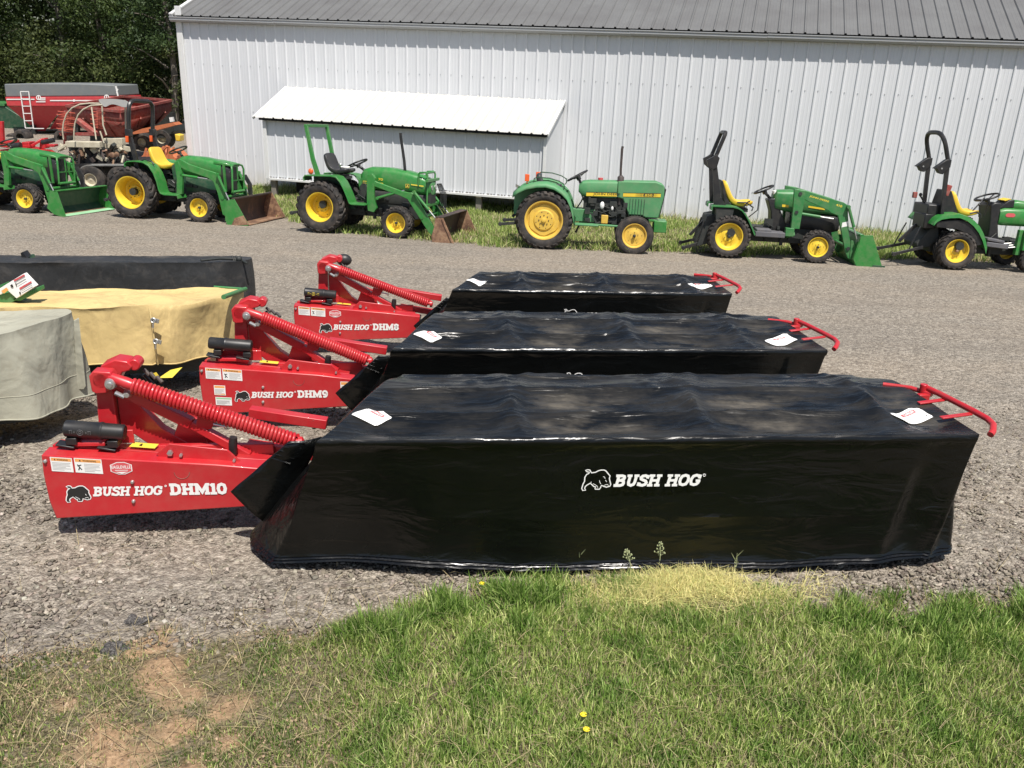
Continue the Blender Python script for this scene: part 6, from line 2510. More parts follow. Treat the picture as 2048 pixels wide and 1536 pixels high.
def tarp(name, parent, plan, ztop, hemf, foldf, mat, n=260, rows=22, sag=.03, seed=0, topbump=.012, seam=False):
    """plan: world outline of the top (counterclockwise from above); skirt hangs down to hemf(x,y)"""
    O = parent.location
    ring = resample(plan, n)
    c = sum(ring, Vector((0, 0))) / n
    V, F = [], []
    K = 14
    rings = []
    for k in range(K):
        t = 1 - k / K
        row = []
        for i, p in enumerate(ring):
            q_ = c.lerp(p, t)
            z = ztop(q_.x, q_.y) + topbump * noise.noise(Vector((q_.x * 3, q_.y * 3, seed))) * (1 if k else .5) - sag * math.sin(math.pi * min(1, (1 - t) * 2.2)) * .6 + .006 * noise.noise(Vector((q_.x * 12, q_.y * 9, seed)))
            row.append(len(V))
            V.append(Vector((q_.x, q_.y, z)) - O)
        rings.append(row)
    V.append(Vector((c.x, c.y, ztop(c.x, c.y) - sag * .5)) - O)
    for i in range(n):
        F.append((rings[-1][i], rings[-1][(i + 1) % n], len(V) - 1))
    for k in range(K - 1):
        for i in range(n):
            j = (i + 1) % n
            F.append((rings[k][i], rings[k][j], rings[k + 1][j], rings[k + 1][i]))
    prev = rings[0]
    keep = {}
    for r in range(1, rows + 1):
        t = r / rows
        cur = []
        for i, p in enumerate(ring):
            a, b = ring[i - 1], ring[(i + 1) % n]
            d = (b - a).normalized()
            out = Vector((d.y, -d.x))
            off = foldf(p.x, p.y, t, i / n)
            q_ = p + out * off
            z0 = V[rings[0][i]].z + O.z
            zh = hemf(p.x, p.y)
            z = z0 + (zh - z0) * (t if r > 1 else t)
            cur.append(len(V))
            V.append(Vector((q_.x, q_.y, z)) - O)
        for i in range(n):
            j = (i + 1) % n
            F.append((prev[i], cur[i], cur[j], prev[j]))
        keep[r] = [V[i] for i in cur]
        prev = cur
    mb = MB()
    mb.add(V, F)
    o = mb.build(name, M[mat], parent, smooth=60)
    for r, nm, rad in ([(int(rows * .74), 'stitched_seam', .003)] if seam else []) + [(rows, 'hem', .006)]:
        mb = MB()
        mb.tube(keep[r], rad, 5, closed=True)
        mb.build(nm, M[mat], o, smooth=80)
    return o


def gw(x, y):
    return CZ - 2.04 - .06 * y


# beige-grey cover, nearest, cut by the left edge
ba = empty('covered_mower', (-3.4, 4.7, gw(-3.4, 4.7)), 0, 'mower under a beige-grey tarp at the left edge, its hem hanging in folds', 'covered mower', 'mowers under tarps on the left')


def fold_a(x, y, t, s):
    f = .055 * math.sin(s * 74 + 1.2) * t ** .8 + .022 * math.sin(s * 150 + 2) * t
    return .05 * t + f + .02 * noise.noise(Vector((x * 3, y * 3, t * 2)))


tarp('tarp', ba, [(-5.2, 3.7), (-4.0, 3.75), (-3.42, 4.15), (-3.06, 4.78), (-2.90, 5.16), (-2.90, 5.34), (-3.05, 5.36), (-3.4, 5.22), (-4.2, 4.85), (-5.2, 4.4)],
     lambda x, y: gw(-3, 5) + .75 - .05 * max(0, (5.0 - y)) * .6, lambda x, y: gw(x, y) + .21 + .02 * math.sin(x * 7), fold_a, 'beige', seed=3, seam=True)
mb = MB()
lap = [(148, 642), (158, 636), (172, 772), (168, 779), (152, 779)]
pts = [at(px, py, 5.26) for px, py in lap]
mb.add([p - ba.location for p in pts] + [p - ba.location + Vector((-.01, .012, 0)) for p in pts], [tuple(range(5)), tuple(range(9, 4, -1))] + [(i, (i + 1) % 5, 5 + (i + 1) % 5, 5 + i) for i in range(5)])
mb.build('corner_lap', M['beige'], ba, bevel=.003)
mb = MB()
mb.box((-.25, .15, .20), (1.2, .5, .14), Matrix.Rotation(R(28), 3, 'Z'))
mb.build('dark_gap_filler', M['engine'], ba)  # dark box added inside so the gap below the hem stays black

# faded yellow cover
by = empty('covered_mower', (-3.0, 6.0, gw(-3, 6)), 0, 'mower under a faded yellow tarp with green end tube', 'covered mower', 'mowers under tarps on the left')


def fold_y(x, y, t, s):
    u = x
    f = .012 * math.sin(u * 9) * t + .02 * noise.noise(Vector((x * 2.2, y * 2.2, t * 1.5)))
    if x > -2.62:
        f += .045 * math.sin((x + 2.6) * 19) * t * (1 - .3 * t) + .03 * math.sin(math.pi * t) * math.sin(y * 11)
        f -= .04 * t
    return f + .025 * t


tarp('tarp', by, [(-5.4, 5.15), (-4.2, 5.46), (-3.54, 5.62), (-3.07, 5.75), (-2.64, 5.87), (-2.38, 6.04), (-2.24, 6.25), (-2.17, 6.52), (-2.22, 6.68), (-2.5, 6.62), (-3.06, 6.45), (-3.64, 6.27), (-5.4, 5.8)],
     lambda x, y: gw(x, y) + .70 + .010 * math.sin((y + .25 * x) * 16), lambda x, y: gw(x, y) + .27 + .012 * math.sin(x * 6), fold_y, 'ytarp', seed=8, topbump=.02)
# overlapping flap with latches
mb = MB()
fr = []
N = 10
rows_ = []
for j in range(N + 1):
    for px in (165, 300):
        pt = (165, lerp(616, 724, j / N)) if px == 165 else (lerp(299, 315, (j / N)), lerp(616, 728, j / N))
    p = at(lerp(299, 316, j / N), lerp(617, 729, j / N), lerp(5.835, 5.80, math.sin(j / N * 3.1)))
    rows_.append(p - by.location)
mb.tube(rows_, .007, 5)
mb.build('flap_seam', M['ytarp'], by, smooth=60)
for (px, py) in ((311, 641), (316, 683)):
    mb = MB()
    p = at(px, py, 5.80) - by.location
    mb.box(p, (.05, .012, .03), Matrix.Rotation(R(15), 3, 'Y'))
    mb.torus(p + Vector((-.01, -.015, .005)), .016, .005, Matrix.Rotation(R(80), 3, 'X'), 14, 6)
    mb.tube([p + Vector((-.01, -.015, -.01)), p + Vector((-.015, -.02, -.05))], .006, 6)
    mb.build('latch', M['steel'], by)
mb = MB()
a, b, c = at(428, 573.5, 6.66) - by.location, at(491, 578, 6.66) - by.location, at(447, 594, 6.10) - by.location
mb.tube([a, b], .010, 8)
mb.tube([b + Vector((0, 0, .0)), c], .018, 12)
mb.build('end_tube', M['green2'], by, smooth=50)
mb = MB()
mb.box((-.2, .2, .2), (2.2, .5, .14), Matrix.Rotation(R(14), 3, 'Z'))
mb.build('dark_gap_filler', M['engine'], by)  # added dark box, blackens the gap under the yellow skirt
mb = MB()
pa = at(0, 612, 5.85) - by.location
mb.beam(at(38, 600, 5.95) - by.location, at(100, 605, 5.95) - by.location, .04, .03)
mb.beam(at(100, 605, 5.95) - by.location, at(133, 607, 5.95) - by.location, .035, .02)
mb.build('folded_arm', M['green2'], by, bevel=.004)


def slab(mb, pxs, Y, th, O):
    pts = [at(px, py, Y) - O for px, py in pxs]
    n = len(pts)
    mb.add(pts + [p + Vector((.02, th, .01)) for p in pts], [tuple(range(n)), tuple(range(2 * n - 1, n - 1, -1))] + [(i, (i + 1) % n, n + (i + 1) % n, n + i) for i in range(n)])


mb = MB()
slab(mb, [(-14, 612), (-6, 572), (0, 590), (20, 585), (38, 593), (22, 608), (8, 612)], 5.80, .12, by.location)
slab(mb, [(20, 600), (36, 592), (68, 578), (70, 586), (40, 602)], 5.80, .10, by.location)
mb.build('arm_bracket', M['green2'], by, bevel=.004)
mb = MB()
slab(mb, [(-6, 580), (46, 548), (70, 573), (33, 597), (14, 580), (0, 590)], 5.78, .015, by.location)
mb.build('decal_plate', M['decalw'], by, bevel=.002)
mb = MB()
Yp = 5.775
for col, quads in ((0, [[(27, 560), (48, 548.5), (50.5, 551), (29, 563)], [(38, 576), (62, 562), (64, 564.5), (40, 579)]]), (1, [[(2, 582), (13, 575), (17, 580), (8, 587)]]), (2, [[(20, 571), (24, 568), (27, 573), (23, 575)], [(30, 567), (32, 566), (34, 571), (32, 572)], [(38, 584), (41, 583), (42, 588), (39, 589)]]), (3, [[(30, 565), (50, 553.5), (51, 555), (31, 566.5)], [(42, 582), (64, 569), (65, 570.5), (43, 583.5)], [(34, 569), (52, 558), (53, 559), (35, 570)]])):
    mb.mi = col
    for q_ in quads:
        mb.add([at(px, py, Yp - .0005 * col) - by.location for px, py in q_], [(0, 1, 2, 3)])
mb.build('warning_decal', [M['decalr'], M['decalo'], M['decalk'], M['decalg']], by, smooth=0)

# dusty black cover behind
bk = empty('covered_mower', (-3.6, 7.9, gw(-3.6, 7.9)), 0, 'mower under a dusty black tarp, farthest of the three tarped ones at the left', 'covered mower', 'mowers under tarps on the left')


def fold_k(x, y, t, s):
    f = .02 * noise.noise(Vector((x * 2.0, y * 2, t * 2)))
    if x > -3.0:
        f += .03 * math.sin(x * 26 + t * 3) * t + .02 * math.sin(y * 17) * t
    return f + .01 * math.sin(x * 8) * t


tarp('tarp', bk, [(-6.5, 6.78), (-5.0, 7.24), (-4.2, 7.49), (-3.4, 7.72), (-2.9, 7.85), (-2.70, 7.96), (-2.60, 8.15), (-2.66, 8.30), (-2.9, 8.28), (-3.5, 8.1), (-4.5, 7.85), (-6.5, 7.3)],
     lambda x, y: gw(x, y) + .70, lambda x, y: gw(x, y) + .10, fold_k, 'ktarp', seed=5)
mb = MB()
mb.tube([at(402, 521, 7.86) - bk.location, at(440, 517, 8.0) - bk.location, at(478, 518, 8.1) - bk.location, at(495, 527, 7.98) - bk.location], .012, 8)
mb.build('end_tube', M['engine'], bk, smooth=50)
mb = MB()
for k in range(5):
    mb.tube([at(464 + 4 * k, 512 + 2 * (k % 2), 8.1) - bk.location, at(468 + 4 * k, 523, 8.05) - bk.location], .009, 6)
mb.ball(at(478, 518, 8.05) - bk.location, .03, 6)
mb.build('end_bracket', M['engine'], bk)
mb = MB()
slab(mb, [(41, 506), (45, 504), (54, 516), (52, 520), (44, 519)], 7.75, .05, bk.location)
mb.build('pointed_cap', M['black'], bk)
mb = MB()
slab(mb, [(50, 513), (59, 512), (62, 519), (48, 520)], 7.78, .05, bk.location)
mb.build('green_bracket', M['green_dark'], bk)


# ------------------------------------------------------------------ implements behind on the left
def pw(px, py, Y, O):
    return at(px, py, Y) - O


def ext(mb, pxs, Y, depth, O):
    pts = [at(px, py, Y) - O for px, py in pxs]
    n = len(pts)
    mb.add(pts + [p + Vector((0, depth, 0)) for p in pts], [tuple(range(n)), tuple(range(2 * n - 1, n - 1, -1))] + [(i, (i + 1) % n, n + (i + 1) % n, n + i) for i in range(n)])


def farwheel(parent, px, py, Y, rpx, rim='cream', w=.3, rimf=.5):
    c = at(px, py, Y) - parent.location
    r = rpx / FPX * Y * 1.0
    root = bpy.data.objects.new('wheel', None)
    COL.objects.link(root)
    root.parent = parent
    root.location = c
    mb = MB()
    mb.lathe([(r * .5, -w / 2), (r * .85, -w / 2), (r * .97, -w * .4), (r, -w * .2), (r, w * .2), (r * .97, w * .4), (r * .85, w / 2), (r * .5, w / 2), (r * .5, -w / 2)], (0, 0, 0), 'y', 28)
    mb.build('tyre', M['tyre'], root, smooth=50)
    mb = MB()
    mb.lathe([(r * rimf, w * .4), (r * rimf, -w * .42), (r * rimf * .9, -w * .45), (r * rimf * .7, -w * .15), (r * rimf * .3, -w * .2), (.001, -w * .28)], (0, 0, 0), 'y', 24)
    mb.build('rim', M[rim], root, smooth=50)
    return root


# red grain wagon
gy = 36.0
gwg = empty('grain_wagon', at(120, 300, gy), 0, 'red gravity grain wagon with grey roll tarp, white stripe and white ladder', 'grain wagon')
O = gwg.location
mb = MB()
ext(mb, [(10, 194), (234, 193), (237, 213), (14, 212)], gy, 2.3, O)
mb.build('box', M['redwagon'], gwg, bevel=.02)
mb = MB()
ext(mb, [(8, 168), (60, 166.5), (160, 167), (229, 170), (233, 192), (11, 194)], gy + .05, 2.2, O)
mb.build('roll_tarp', M['tarpg'], gwg, bevel=.04)
for quadp in ([(16, 212.5), (128, 212.5), (90, 262), (74, 262)], [(128, 212.5), (232, 212.5), (118, 258), (100, 258)]):
    mb = MB()
    f = [at(px, py, gy + .08) - O for px, py in quadp]
    b = [at(px, py, gy + (2.2 if py < 230 else 1.3)) - O for px, py in quadp]
    for i in (2, 3):
        f[i] = at(quadp[i][0], quadp[i][1], gy + .75) - O
    mb.add(f + b, [(0, 1, 2, 3), (7, 6, 5, 4), (0, 4, 5, 1), (1, 5, 6, 2), (2, 6, 7, 3), (3, 7, 4, 0)])
    mb.build('hopper', M['redwagon'], gwg)
mb = MB()
for pts in ([(41, 183), (51, 256)], [(57.5, 183), (67, 256)]):
    mb.beam(pw(*pts[0], gy - .12, O), pw(*pts[1], gy - .12, O), .04, .03)
for k in range(6):
    t = k / 5
    mb.beam(pw(41 + 10 * t, 183 + 73 * t, gy - .13, O), pw(57.5 + 9.5 * t, 183 + 73 * t, gy - .13, O), .03, .03)
mb.beam(pw(66, 257, gy - .12, O), pw(88, 257, gy - .12, O), .03, .03)
mb.build('ladder', M['white'], gwg, smooth=0)
mb = MB()
for x0, x1, y_ in ((13, 69, 198.5), (100, 190, 201)):
    mb.add([pw(x0, y_ - 1, gy - .02, O), pw(x1, y_ - 1, gy - .02, O), pw(x1, y_ + 1.2, gy - .02, O), pw(x0, y_ + 1.2, gy - .02, O)], [(0, 1, 2, 3)])
mb.add([pw(148 + 2.6 * math.cos(i), 201 + 2.6 * math.sin(i), gy - .025, O) for i in [k * math.pi / 4 for k in range(8)]], [tuple(range(8))])
mb.build('side_stripe', M['white'], gwg, smooth=0)
for cx, cy in ((77, 195), (213, 194)):
    mb = MB()
    n = 20
    ro = [pw(cx + 5 * math.cos(2 * math.pi * i / n), cy + 5 * math.sin(2 * math.pi * i / n), gy - .02, O) for i in range(n)]
    ri = [pw(cx + 3.2 * math.cos(2 * math.pi * i / n), cy + 3.2 * math.sin(2 * math.pi * i / n), gy - .02, O) for i in range(n)]
    mb.add(ro + ri, [(i, (i + 1) % n, n + (i + 1) % n, n + i) for i in range(n)])
    for k, (x0, x1, y0, y1) in enumerate(((cx - 1, cx + 1, cy - 3, cy + 3), (cx + 4, cx + 14, cy + 0, cy + 2.2), (cx + 2, cx + 14, cy + 3.5, cy + 5.5), (cx - 5, cx + 14, cy + 7.5, cy + 9.5))):
        mb.add([pw(x0, y0, gy - .022, O), pw(x1, y0, gy - .022, O), pw(x1, y1, gy - .022, O), pw(x0, y1, gy - .022, O)], [(0, 1, 2, 3)])
    mb.build('round_emblem', M['white'], gwg, smooth=0)
mb = MB()
mb.beam(pw(232, 172, gy - .05, O), pw(236, 192, gy - .05, O), .05, .05)
mb.beam(pw(236, 178, gy - .05, O), pw(233, 186, gy - .05, O), .03, .03)
mb.build('tarp_crank', M['white'], gwg)
mb = MB()
ext(mb, [(40, 268), (200, 266), (200, 272), (40, 274)], gy + .4, 1.4, O)
ext(mb, [(60, 250), (66, 250), (72, 270), (64, 270)], gy + .4, .2, O)
ext(mb, [(150, 220), (156, 220), (156, 270), (150, 270)], gy + .4, .2, O)
mb.build('running_gear', M['engine'], gwg)
for a in ((47, 274, 34.5, 15), (28, 279, 35, 12), (129, 276, 34.5, 16)):
    farwheel(gwg, *a, rim='engine', w=.5)

# dark green grain wagon at the far left
gg = empty('grain_wagon', at(10, 300, 39), 0, 'dark green hopper wagon behind the red grain wagon at the left edge', 'grain wagon')
O = gg.location
mb = MB()
f = [(-40, 208), (8, 212), (50, 238), (56, 264), (30, 268), (-40, 240)]
ext(mb, f, 38.6, 1.6, O)
mb.build('hopper', M['green_dark'], gg, bevel=.03)
mb = MB()
ext(mb, [(-40, 204), (9, 207), (9, 212), (-40, 209)], 38.55, 1.7, O)
mb.build('top_rim', M['green2'], gg)
mb = MB()
ext(mb, [(-30, 268), (10, 262), (20, 292), (-30, 292)], 38.2, .6, O)
mb.build('running_gear', M['green_dark'], gg)

# worn red spreader wagon
sp = empty('spreader_wagon', at(250, 300, 27.5), 0, 'worn dusty red hopper spreader on wheels next to the barn corner', 'spreader')
O = sp.location
rim4 = [at(133, 212, 27), at(240, 223, 25.6), at(342, 201, 29), at(245, 193, 31)]
bot4 = [at(192, 272, 27.6), at(248, 274, 26.8), at(322, 243, 29.2), at(262, 240, 30)]
mb = MB()
r0 = [p - O for p in rim4]
r1 = [p - O - Vector((0, 0, .30)) for p in rim4]
b4 = [p - O for p in bot4]
mb.add(r0 + r1, [(i, (i + 1) % 4, 4 + (i + 1) % 4, 4 + i) for i in range(4)])
mb.add(r1 + b4, [(i, (i + 1) % 4, 4 + (i + 1) % 4, 4 + i) for i in range(4)] + [(4, 5, 6, 7)])
o_ = mb.build('hopper', M['redold'], sp)
so = o_.modifiers.new('t', 'SOLIDIFY')
so.thickness = .04
mb = MB()
for i in range(4):
    mb.beam(r0[i], r0[(i + 1) % 4], .09, .07)
mb.build('top_rim', M['redold'], sp)
mb = MB()
for t in (.12, .35, .6, .85):
    mb.beam(r1[1].lerp(r1[2], t), b4[1].lerp(b4[2], t), .05, .07)
for t in (.3, .7):
    mb.beam(r1[0].lerp(r1[1], t), b4[0].lerp(b4[1], t), .05, .07)
mb.build('hopper_rib', M['redold'], sp)
mb = MB()
mb.beam(pw(155, 240, 26.4, O), pw(192, 268, 25.9, O), .16, .12)
mb.build('chute', M['redold'], sp, bevel=.01)
mb = MB()
ext(mb, [(258, 267), (285, 257), (345, 245), (352, 250), (300, 264), (264, 269)], 26.2, .5, O)
mb.build('mudguard', M['rustorange'], sp)
mb = MB()
ext(mb, [(180, 270), (345, 250), (350, 262), (330, 275), (180, 290)], 27.8, 1.0, O)
ext(mb, [(195, 232), (345, 225), (345, 262), (195, 262)], 30.5, .3, O)
mb.build('running_gear', M['engine'], sp)
for a in ((289, 284, 27, 17), (328, 277, 28, 19), (276, 284, 28, 14)):
    farwheel(sp, *a, rim='cream', w=.45)
mb = MB()
ext(mb, [(338, 235), (345, 234), (347, 243), (340, 244)], 27.5, .1, O)
mb.build('number_plate', M['white'], sp)

# small orange machine by the barn corner
om = empty('orange_implement', at(310, 330, 23.5), 0, 'low rusty orange implement with small wheels behind the yellow tractor seat', 'implement')
O = om.location
mb = MB()
ext(mb, [(270, 322), (300, 300), (340, 304), (352, 316), (350, 328), (275, 330)], 23.3, .9, O)
mb.build('frame', M['rustorange'], om, bevel=.02)
mb = MB()
for k in range(9):
    a = k * .7
    mb.beam(pw(285 + 7 * k, 322, 23.0, O), pw(288 + 7 * k + 5 * math.cos(a), 296 + 4 * math.sin(a), 23.1, O), .05, .04)
mb.beam(pw(320, 305, 23, O), pw(334, 292, 23, O), .12, .05)
mb.build('tool_arm', M['rustorange'], om)
mb = MB()
ext(mb, [(349, 268), (360, 270), (360, 283), (351, 282)], 23.2, .3, O)
mb.build('seat', M['yseat'], om, bevel=.02)
farwheel(om, 287, 330, 22.8, 12, rim='rustorange', w=.25)

# old cream planter machine with canvas canopy on a tandem trailer
tr_ = empty('trailer', at(200, 388, 20.8), 0, 'dark tandem axle trailer with cream wheel rims carrying the old cream machine', 'trailer')
O = tr_.location
mb = MB()
mb.beam(pw(108, 329, 20.6, O) + Vector((0, .8, 0)), pw(266, 330, 20.6, O) + Vector((0, .8, 0)), 1.9, .06)
mb.build('deck', M['black'], tr_)
mb = MB()
pts = [(158, 345), (164, 334), (172, 331), (250, 331), (258, 334), (264, 346)]
mb.strip([((at(px, py, 20.0) - O).x, (at(px, py, 20.0) - O).z) for px, py in pts], at(160, 331, 20.0).y - O.y, at(160, 331, 20.0).y - O.y + .28, .02)
mb.build('mudguard', M['steel'], tr_, smooth=40)
mb = MB()
ext(mb, [(110, 332), (262, 332), (262, 352), (110, 350)], 20.9, 1.2, O)
mb.build('running_gear', M['black'], tr_)
farwheel(tr_, 184, 359, 20.1, 29, rim='cream', w=.22, rimf=.46)
farwheel(tr_, 246, 361, 20.1, 29, rim='cream', w=.22, rimf=.46)
farwheel(tr_, 222, 356, 21.8, 26, rim='cream', w=.22, rimf=.46)

pm = empty('old_planter', at(200, 327, 21.2), 0, 'old cream planting machine full of rusty parts under a ragged grey canvas canopy', 'machine')
O = pm.location
rr = random.Random(21)
mb = MB()
mb.beam(pw(136, 288, 20.6, O), pw(204, 289, 20.6, O), .25, .13)
mb.beam(pw(212, 283, 20.9, O), pw(248, 283, 20.9, O), .22, .16)
mb.beam(pw(116, 300, 20.5, O), pw(134, 289, 20.5, O), .06, .06)
mb.beam(pw(214, 293, 20.9, O), pw(248, 292, 20.9, O), .22, .07)
mb.build('main_beam', M['cream'], pm, bevel=.01)


def clutter(name, mat, n, x0, x1, y0, y1, Y0, Y1, smin, smax, tube=.4):
    mb = MB()
    for i in range(n):
        p = pw(rr.uniform(x0, x1), rr.uniform(y0, y1), rr.uniform(Y0, Y1), O)
        rot = Matrix.Rotation(rr.uniform(0, 3), 3, 'Y') @ Matrix.Rotation(rr.uniform(-.5, .5), 3, 'Z')
        if rr.random() < tube:
            e = p + rot @ Vector((rr.uniform(smin, smax) * 1.3, 0, 0))
            mb.tube([p, p.lerp(e, .5) + Vector((0, 0, rr.uniform(-.05, .05))), e], rr.uniform(.012, .03), 6)
        elif rr.random() < .4:
            r_ = rr.uniform(smin, smax) * .45
            mb.lathe([(.001, -.03), (r_ * .6, -.03), (r_, -.02), (r_, .02), (r_ * .6, .03), (.001, .03)], p, 'y', 12)
        else:
            mb.box(p, (rr.uniform(smin, smax), rr.uniform(.05, .2), rr.uniform(smin, smax) * .6), rot)
    return tag(mb.build(name, M[mat], pm, smooth=35), kind='stuff')


clutter('row_units', 'cream', 60, 140, 255, 294, 322, 20.6, 21.8, .06, .22)
clutter('rusty_linkage', 'muffler', 46, 140, 258, 294, 328, 20.5, 21.6, .06, .26)
clutter('dark_castings', 'engine', 44, 138, 260, 292, 328, 20.7, 22.0, .10, .32)
clutter('worn_gears', 'rust', 26, 142, 256, 296, 326, 20.5, 21.2, .05, .16)
mb = MB()
ext(mb, [(138, 290), (262, 290), (262, 329), (138, 329)], 22.0, .3, O)
mb.build('back_frame', M['engine'], pm)
cz_ = at(225, 200, 21.5)
cn = [(192, 197.5, 20.8), (206, 196.5, 21.9), (250, 198, 22.2), (262, 204, 21.8), (256, 217, 20.9), (240, 212, 20.6), (222, 205, 20.5), (210, 216, 20.4), (204, 210, 20.5)]
mb = MB()
top_ = [pw(a, b, c, O) for a, b, c in cn]
cc = pw(225, 200, 21.4, O)
mb.add(top_ + [cc], [(i, (i + 1) % len(cn), len(cn)) for i in range(len(cn))])
o2 = mb.build('canopy', M['canvas'], pm, smooth=60)
so = o2.modifiers.new('t', 'SOLIDIFY')
so.thickness = .02
ss = o2.modifiers.new('s', 'SUBSURF')
ss.levels = ss.render_levels = 2
for a in (((204, 212, 20.5), (206, 250, 20.5), (213, 270, 20.5)), ((183, 214, 21.3), (188, 250, 21.2), (193, 283, 21.1)), ((250, 200, 22), (252, 285, 21.9)), ((200, 262, 20.6), (208, 286, 20.6))):
    mb = MB()
    mb.tube([pw(*p, O) for p in a], .018, 8)
    mb.build('canopy_post', M['cream'], pm, smooth=60)
for a in ([(127, 279), (125, 262), (127, 245), (133, 228), (144, 216), (160, 208.5), (180, 206.5), (202, 207)], [(148, 281), (148, 262), (150, 246), (156, 230), (166, 219), (182, 211), (204, 209.5)]):
    mb = MB()
    mb.tube([pw(px, py, 20.7 if a[0][0] < 140 else 20.4, O) for px, py in a], .016, 8)
    mb.build('canopy_hoop', M['decalgr' if False else 'cream'], pm, smooth=80)

# hay rake with red tines, behind the hoops
hr = empty('hay_rake', at(150, 300, 24), 0, 'red hay rake with rows of thin tines behind the cream hoops', 'hay rake')
O = hr.location
for x0, x1, nm in ((116, 148, 13), (184, 208, 11)):
    mb = MB()
    for k in range(nm):
        y_ = 224 + k * 3.1
        mb.tube([pw(x0 + 3 * math.sin(k * 2.1), y_ - 1.5, 24, O), pw((x0 + x1) / 2, y_ + .8, 23.8, O), pw(x1 + 2 * math.cos(k * 1.7), y_ + 2.4, 24, O)], .014, 5)
    mb.build('tines', M['redtine'], hr, smooth=60)
    mb = MB()
    for u in (.45, .6, .8):
        mb.beam(pw(lerp(x0, x1, u), 221, 24, O), pw(lerp(x0, x1, u) + 2, 264, 24, O), .04, .04)
    mb.build('tine_bar', M['redold'], hr)
mb = MB()
mb.beam(pw(120, 268, 24.1, O), pw(212, 268, 24.1, O), .08, .08)
mb.beam(pw(130, 266, 24.1, O), pw(130, 298, 24.1, O), .06, .06)
mb.beam(pw(205, 266, 24.1, O), pw(205, 298, 24.1, O), .06, .06)
mb.build('frame', M['redold'], hr)

# red rotary cutter on the left
rc = empty('rotary_cutter', at(50, 320, 22.6), 0, 'bright red rotary cutter with round deck and gearbox at the left edge', 'rotary cutter')
O = rc.location
mb = MB()
c_ = pw(74, 303, 22.4, O)
mb.lathe([(.42, -.10), (.42, -.02), (.36, .03), (.15, .06), (.001, .07)], c_, 'z', 36)
mb.build('deck', M['red'], rc, smooth=50)
mb = MB()
ext(mb, [(43, 284), (58, 284), (59, 297), (44, 298)], 22.3, .3, O)
ext(mb, [(80, 277), (88, 276), (92, 297), (78, 298)], 22.5, .2, O)
ext(mb, [(92, 289), (109, 289), (109, 294), (92, 294)], 22.5, .2, O)
ext(mb, [(0, 283), (26, 281), (28, 290), (14, 296), (0, 294)], 22.4, .3, O)
ext(mb, [(-4, 300), (40, 298), (60, 302), (40, 308), (-4, 310)], 22.5, .8, O)
mb.build('gearbox', M['red'], rc, bevel=.015)
mb = MB()
mb.beam(pw(62, 292, 22.3, O), pw(86, 278, 22.5, O), .06, .06)
mb.beam(pw(28, 297, 22.3, O), pw(60, 292, 22.3, O), .05, .07)
mb.build('brace', M['red'], rc, bevel=.01)
mb = MB()
mb.tube([pw(84, 285, 22.2, O), pw(108, 280, 22.2, O)], .06, 10)
mb.tube([pw(24, 292, 22.1, O), pw(42, 290, 22.1, O)], .07, 12)
mb.build('drive_shaft', M['black'], rc, smooth=50)
mb = MB()
ext(mb, [(-3, 243), (4, 243), (7, 292), (-3, 292)], 22.4, .1, O)
mb.build('mast', M['red'], rc, bevel=.01)
mb = MB()
mb.beam(pw(109, 311, 21.9, O), pw(118, 300, 21.9, O), .03, .03)
mb.tube([pw(118, 300, 21.9, O), pw(126, 292, 21.9, O)], [.05, .09], 8)
mb.build('cream_boot', M['cream'], rc)

# ------------------------------------------------------------------ trees
GCOL = [(.72 * a, .72 * b) for a, b in [(np.array([.030, .060, .014]), np.array([.115, .165, .038])), (np.array([.024, .052, .016]), np.array([.085, .135, .035])), (np.array([.032, .055, .016]), np.array([.15, .18, .05]))]]


def leaf_cloud(name, parent_loc, clumps, nper, size, pal, seed):
    g = np.random.default_rng(seed)
    cs, rs = np.array([c for c, r in clumps]), np.array([r for c, r in clumps])
    n = len(clumps) * nper
    idx = np.repeat(np.arange(len(clumps)), nper)
    d = g.normal(size=(n, 3))
    d /= np.linalg.norm(d, axis=1)[:, None]
    rad = rs[idx] * (.55 + .5 * g.random(n)) * (1 + .25 * g.normal(size=n))
    p = cs[idx] + d * rad[:, None] * np.array([1, 1, .72])
    nm = d + .9 * g.normal(size=(n, 3)) + np.array([0, 0, .4])
    nm /= np.linalg.norm(nm, axis=1)[:, None]
    a = np.cross(nm, g.normal(size=(n, 3)))
    a /= np.linalg.norm(a, axis=1)[:, None]
    b = np.cross(nm, a)
    s = size * g.uniform(.6, 1.35, n)[:, None]
    v = np.stack([p - a * s, p + b * s * .45 + nm * s * .1, p + a * s, p - b * s * .45 - nm * s * .1], 1).reshape(-1, 3)
    f = np.arange(n * 4).reshape(-1, 4)
    o = raw_mesh(name, v, f, M['leaf'])
    t = g.random(n)[:, None] * .7 + .3 * g.random(len(clumps))[idx][:, None]
    c = pal[0] + (pal[1] - pal[0]) * t
    col_attr(o.data, 'col', np.repeat(c, 4, 0))
    return o


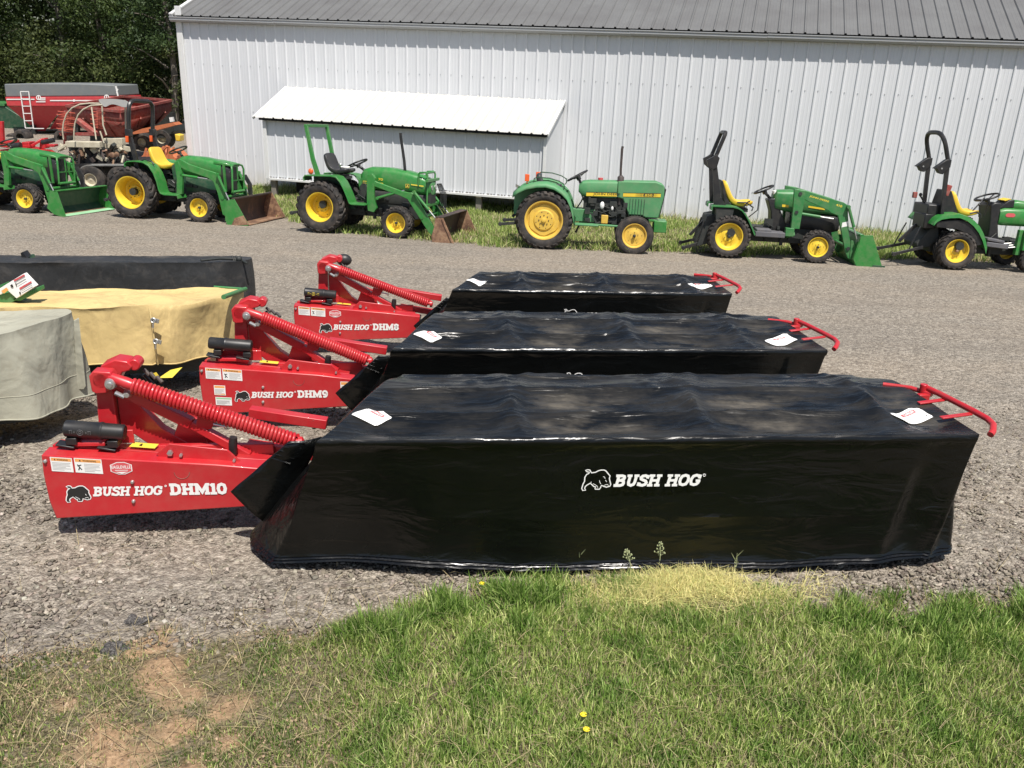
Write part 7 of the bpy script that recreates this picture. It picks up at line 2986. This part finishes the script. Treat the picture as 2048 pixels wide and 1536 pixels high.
def tree(x, y, h, cr, label, pal, seed, trunkr=.16, low=1.2, dens=1.0, lean=0, size=.075):
    rr = random.Random(seed)
    z0 = G(x, y) - .1
    T = empty('tree', (x, y, z0), 0, label, 'tree', 'trees behind the yard')
    mb = MB()
    pts, rad = [], []
    for i in range(9):
        t = i / 8
        pts.append(Vector((lean * t + .18 * math.sin(t * 5 + seed), .15 * math.sin(t * 4 + seed * 2), h * .92 * t)))
        rad.append(trunkr * (1.15 - t) + .02)
    mb.tube(pts, rad, 10)
    limbs = []
    for i in range(16):
        t = rr.uniform(.18, .92)
        b = Vector((lean * t, 0, h * .92 * t))
        a = rr.uniform(0, 6.28)
        L = cr * (1.15 - .6 * t) * rr.uniform(.6, 1.0)
        e = b + Vector((math.cos(a) * L, math.sin(a) * L, L * rr.uniform(.15, .7)))
        m_ = b.lerp(e, .5) + Vector((0, 0, .12))
        mb.tube([b, m_, e], [trunkr * .35, trunkr * .22, .015], 6)
        limbs.append((b, e))
    mb.build('trunk', M['bark'], T, smooth=60)
    clumps = []
    for b, e in limbs:
        for k in range(5):
            q_ = b.lerp(e, rr.uniform(.35, 1.1))
            clumps.append(((q_.x + rr.gauss(0, .45), q_.y + rr.gauss(0, .45), max(low, q_.z + rr.gauss(0, .45))), rr.uniform(.35, .85)))
    for k in range(26):
        a = rr.uniform(0, 6.28)
        rr_ = cr * rr.uniform(.3, 1)
        z = rr.uniform(low, h)
        sh = math.sin(math.pi * min(1, max(.12, (z - low + .6) / (h - low + .6)))) ** .5
        clumps.append(((math.cos(a) * rr_ * sh + lean * z / h, math.sin(a) * rr_ * sh, z), rr.uniform(.4, .95)))
    o = leaf_cloud('crown', None, clumps, int(125 * dens), size, pal, seed)
    o.parent = T
    return T


TR = [(-25.5, 42, 9.5, 3.0, 'bushy sunlit tree at the upper left corner, over the wagon tarp left end', 0), (-22.4, 43.5, 10, 2.9, 'leafy tree standing behind the ladder of the red grain wagon', 2), (-19.6, 42, 9.5, 2.6, 'dense tree behind the middle of the grey wagon tarp', 0),
      (-17.6, 44, 10.5, 2.5, 'darker tree behind the right end of the grain wagon', 1), (-28.5, 45, 10, 3.2, 'tree mostly outside the left frame edge', 1)]
for i, (x, y, h, cr, lab, pl_) in enumerate(TR):
    tree(x, y, h, cr, lab, GCOL[pl_], 30 + i, dens=1.3)
tree(-15.6, 39.5, 10.5, 1.9, 'slender tree with a bare pale trunk beside the barn corner', GCOL[1], 44, trunkr=.13, low=3.9, dens=.8)
tree(-13.3, 43.5, 9.5, 2.4, 'dark tree half hidden behind the barn corner', GCOL[1], 45)
# woodland mass behind the single trees
rg = np.random.default_rng(5)
cl = [((rg.uniform(-38, -6), rg.uniform(49, 56), rg.uniform(-3, 12)), rg.uniform(.9, 1.9)) for _ in range(620)]
w_ = leaf_cloud('woodland', None, cl, 110, .24, (GCOL[1][0] * .7, GCOL[1][1] * .7), 6)
tag(w_, 'dark woodland closing the view behind the single trees', 'woodland', kind='stuff')
# undergrowth at the tree feet
cl = [((rg.uniform(-32, -9), rg.uniform(39.2, 43), rg.uniform(-1.0, 2.6)), rg.uniform(.5, .9)) for _ in range(330)]
u_ = leaf_cloud('undergrowth', None, cl, 110, .085, (GCOL[2][0], GCOL[2][1]), 8)
tag(u_, 'low undergrowth at the feet of the trees behind the wagons', 'undergrowth', kind='stuff')
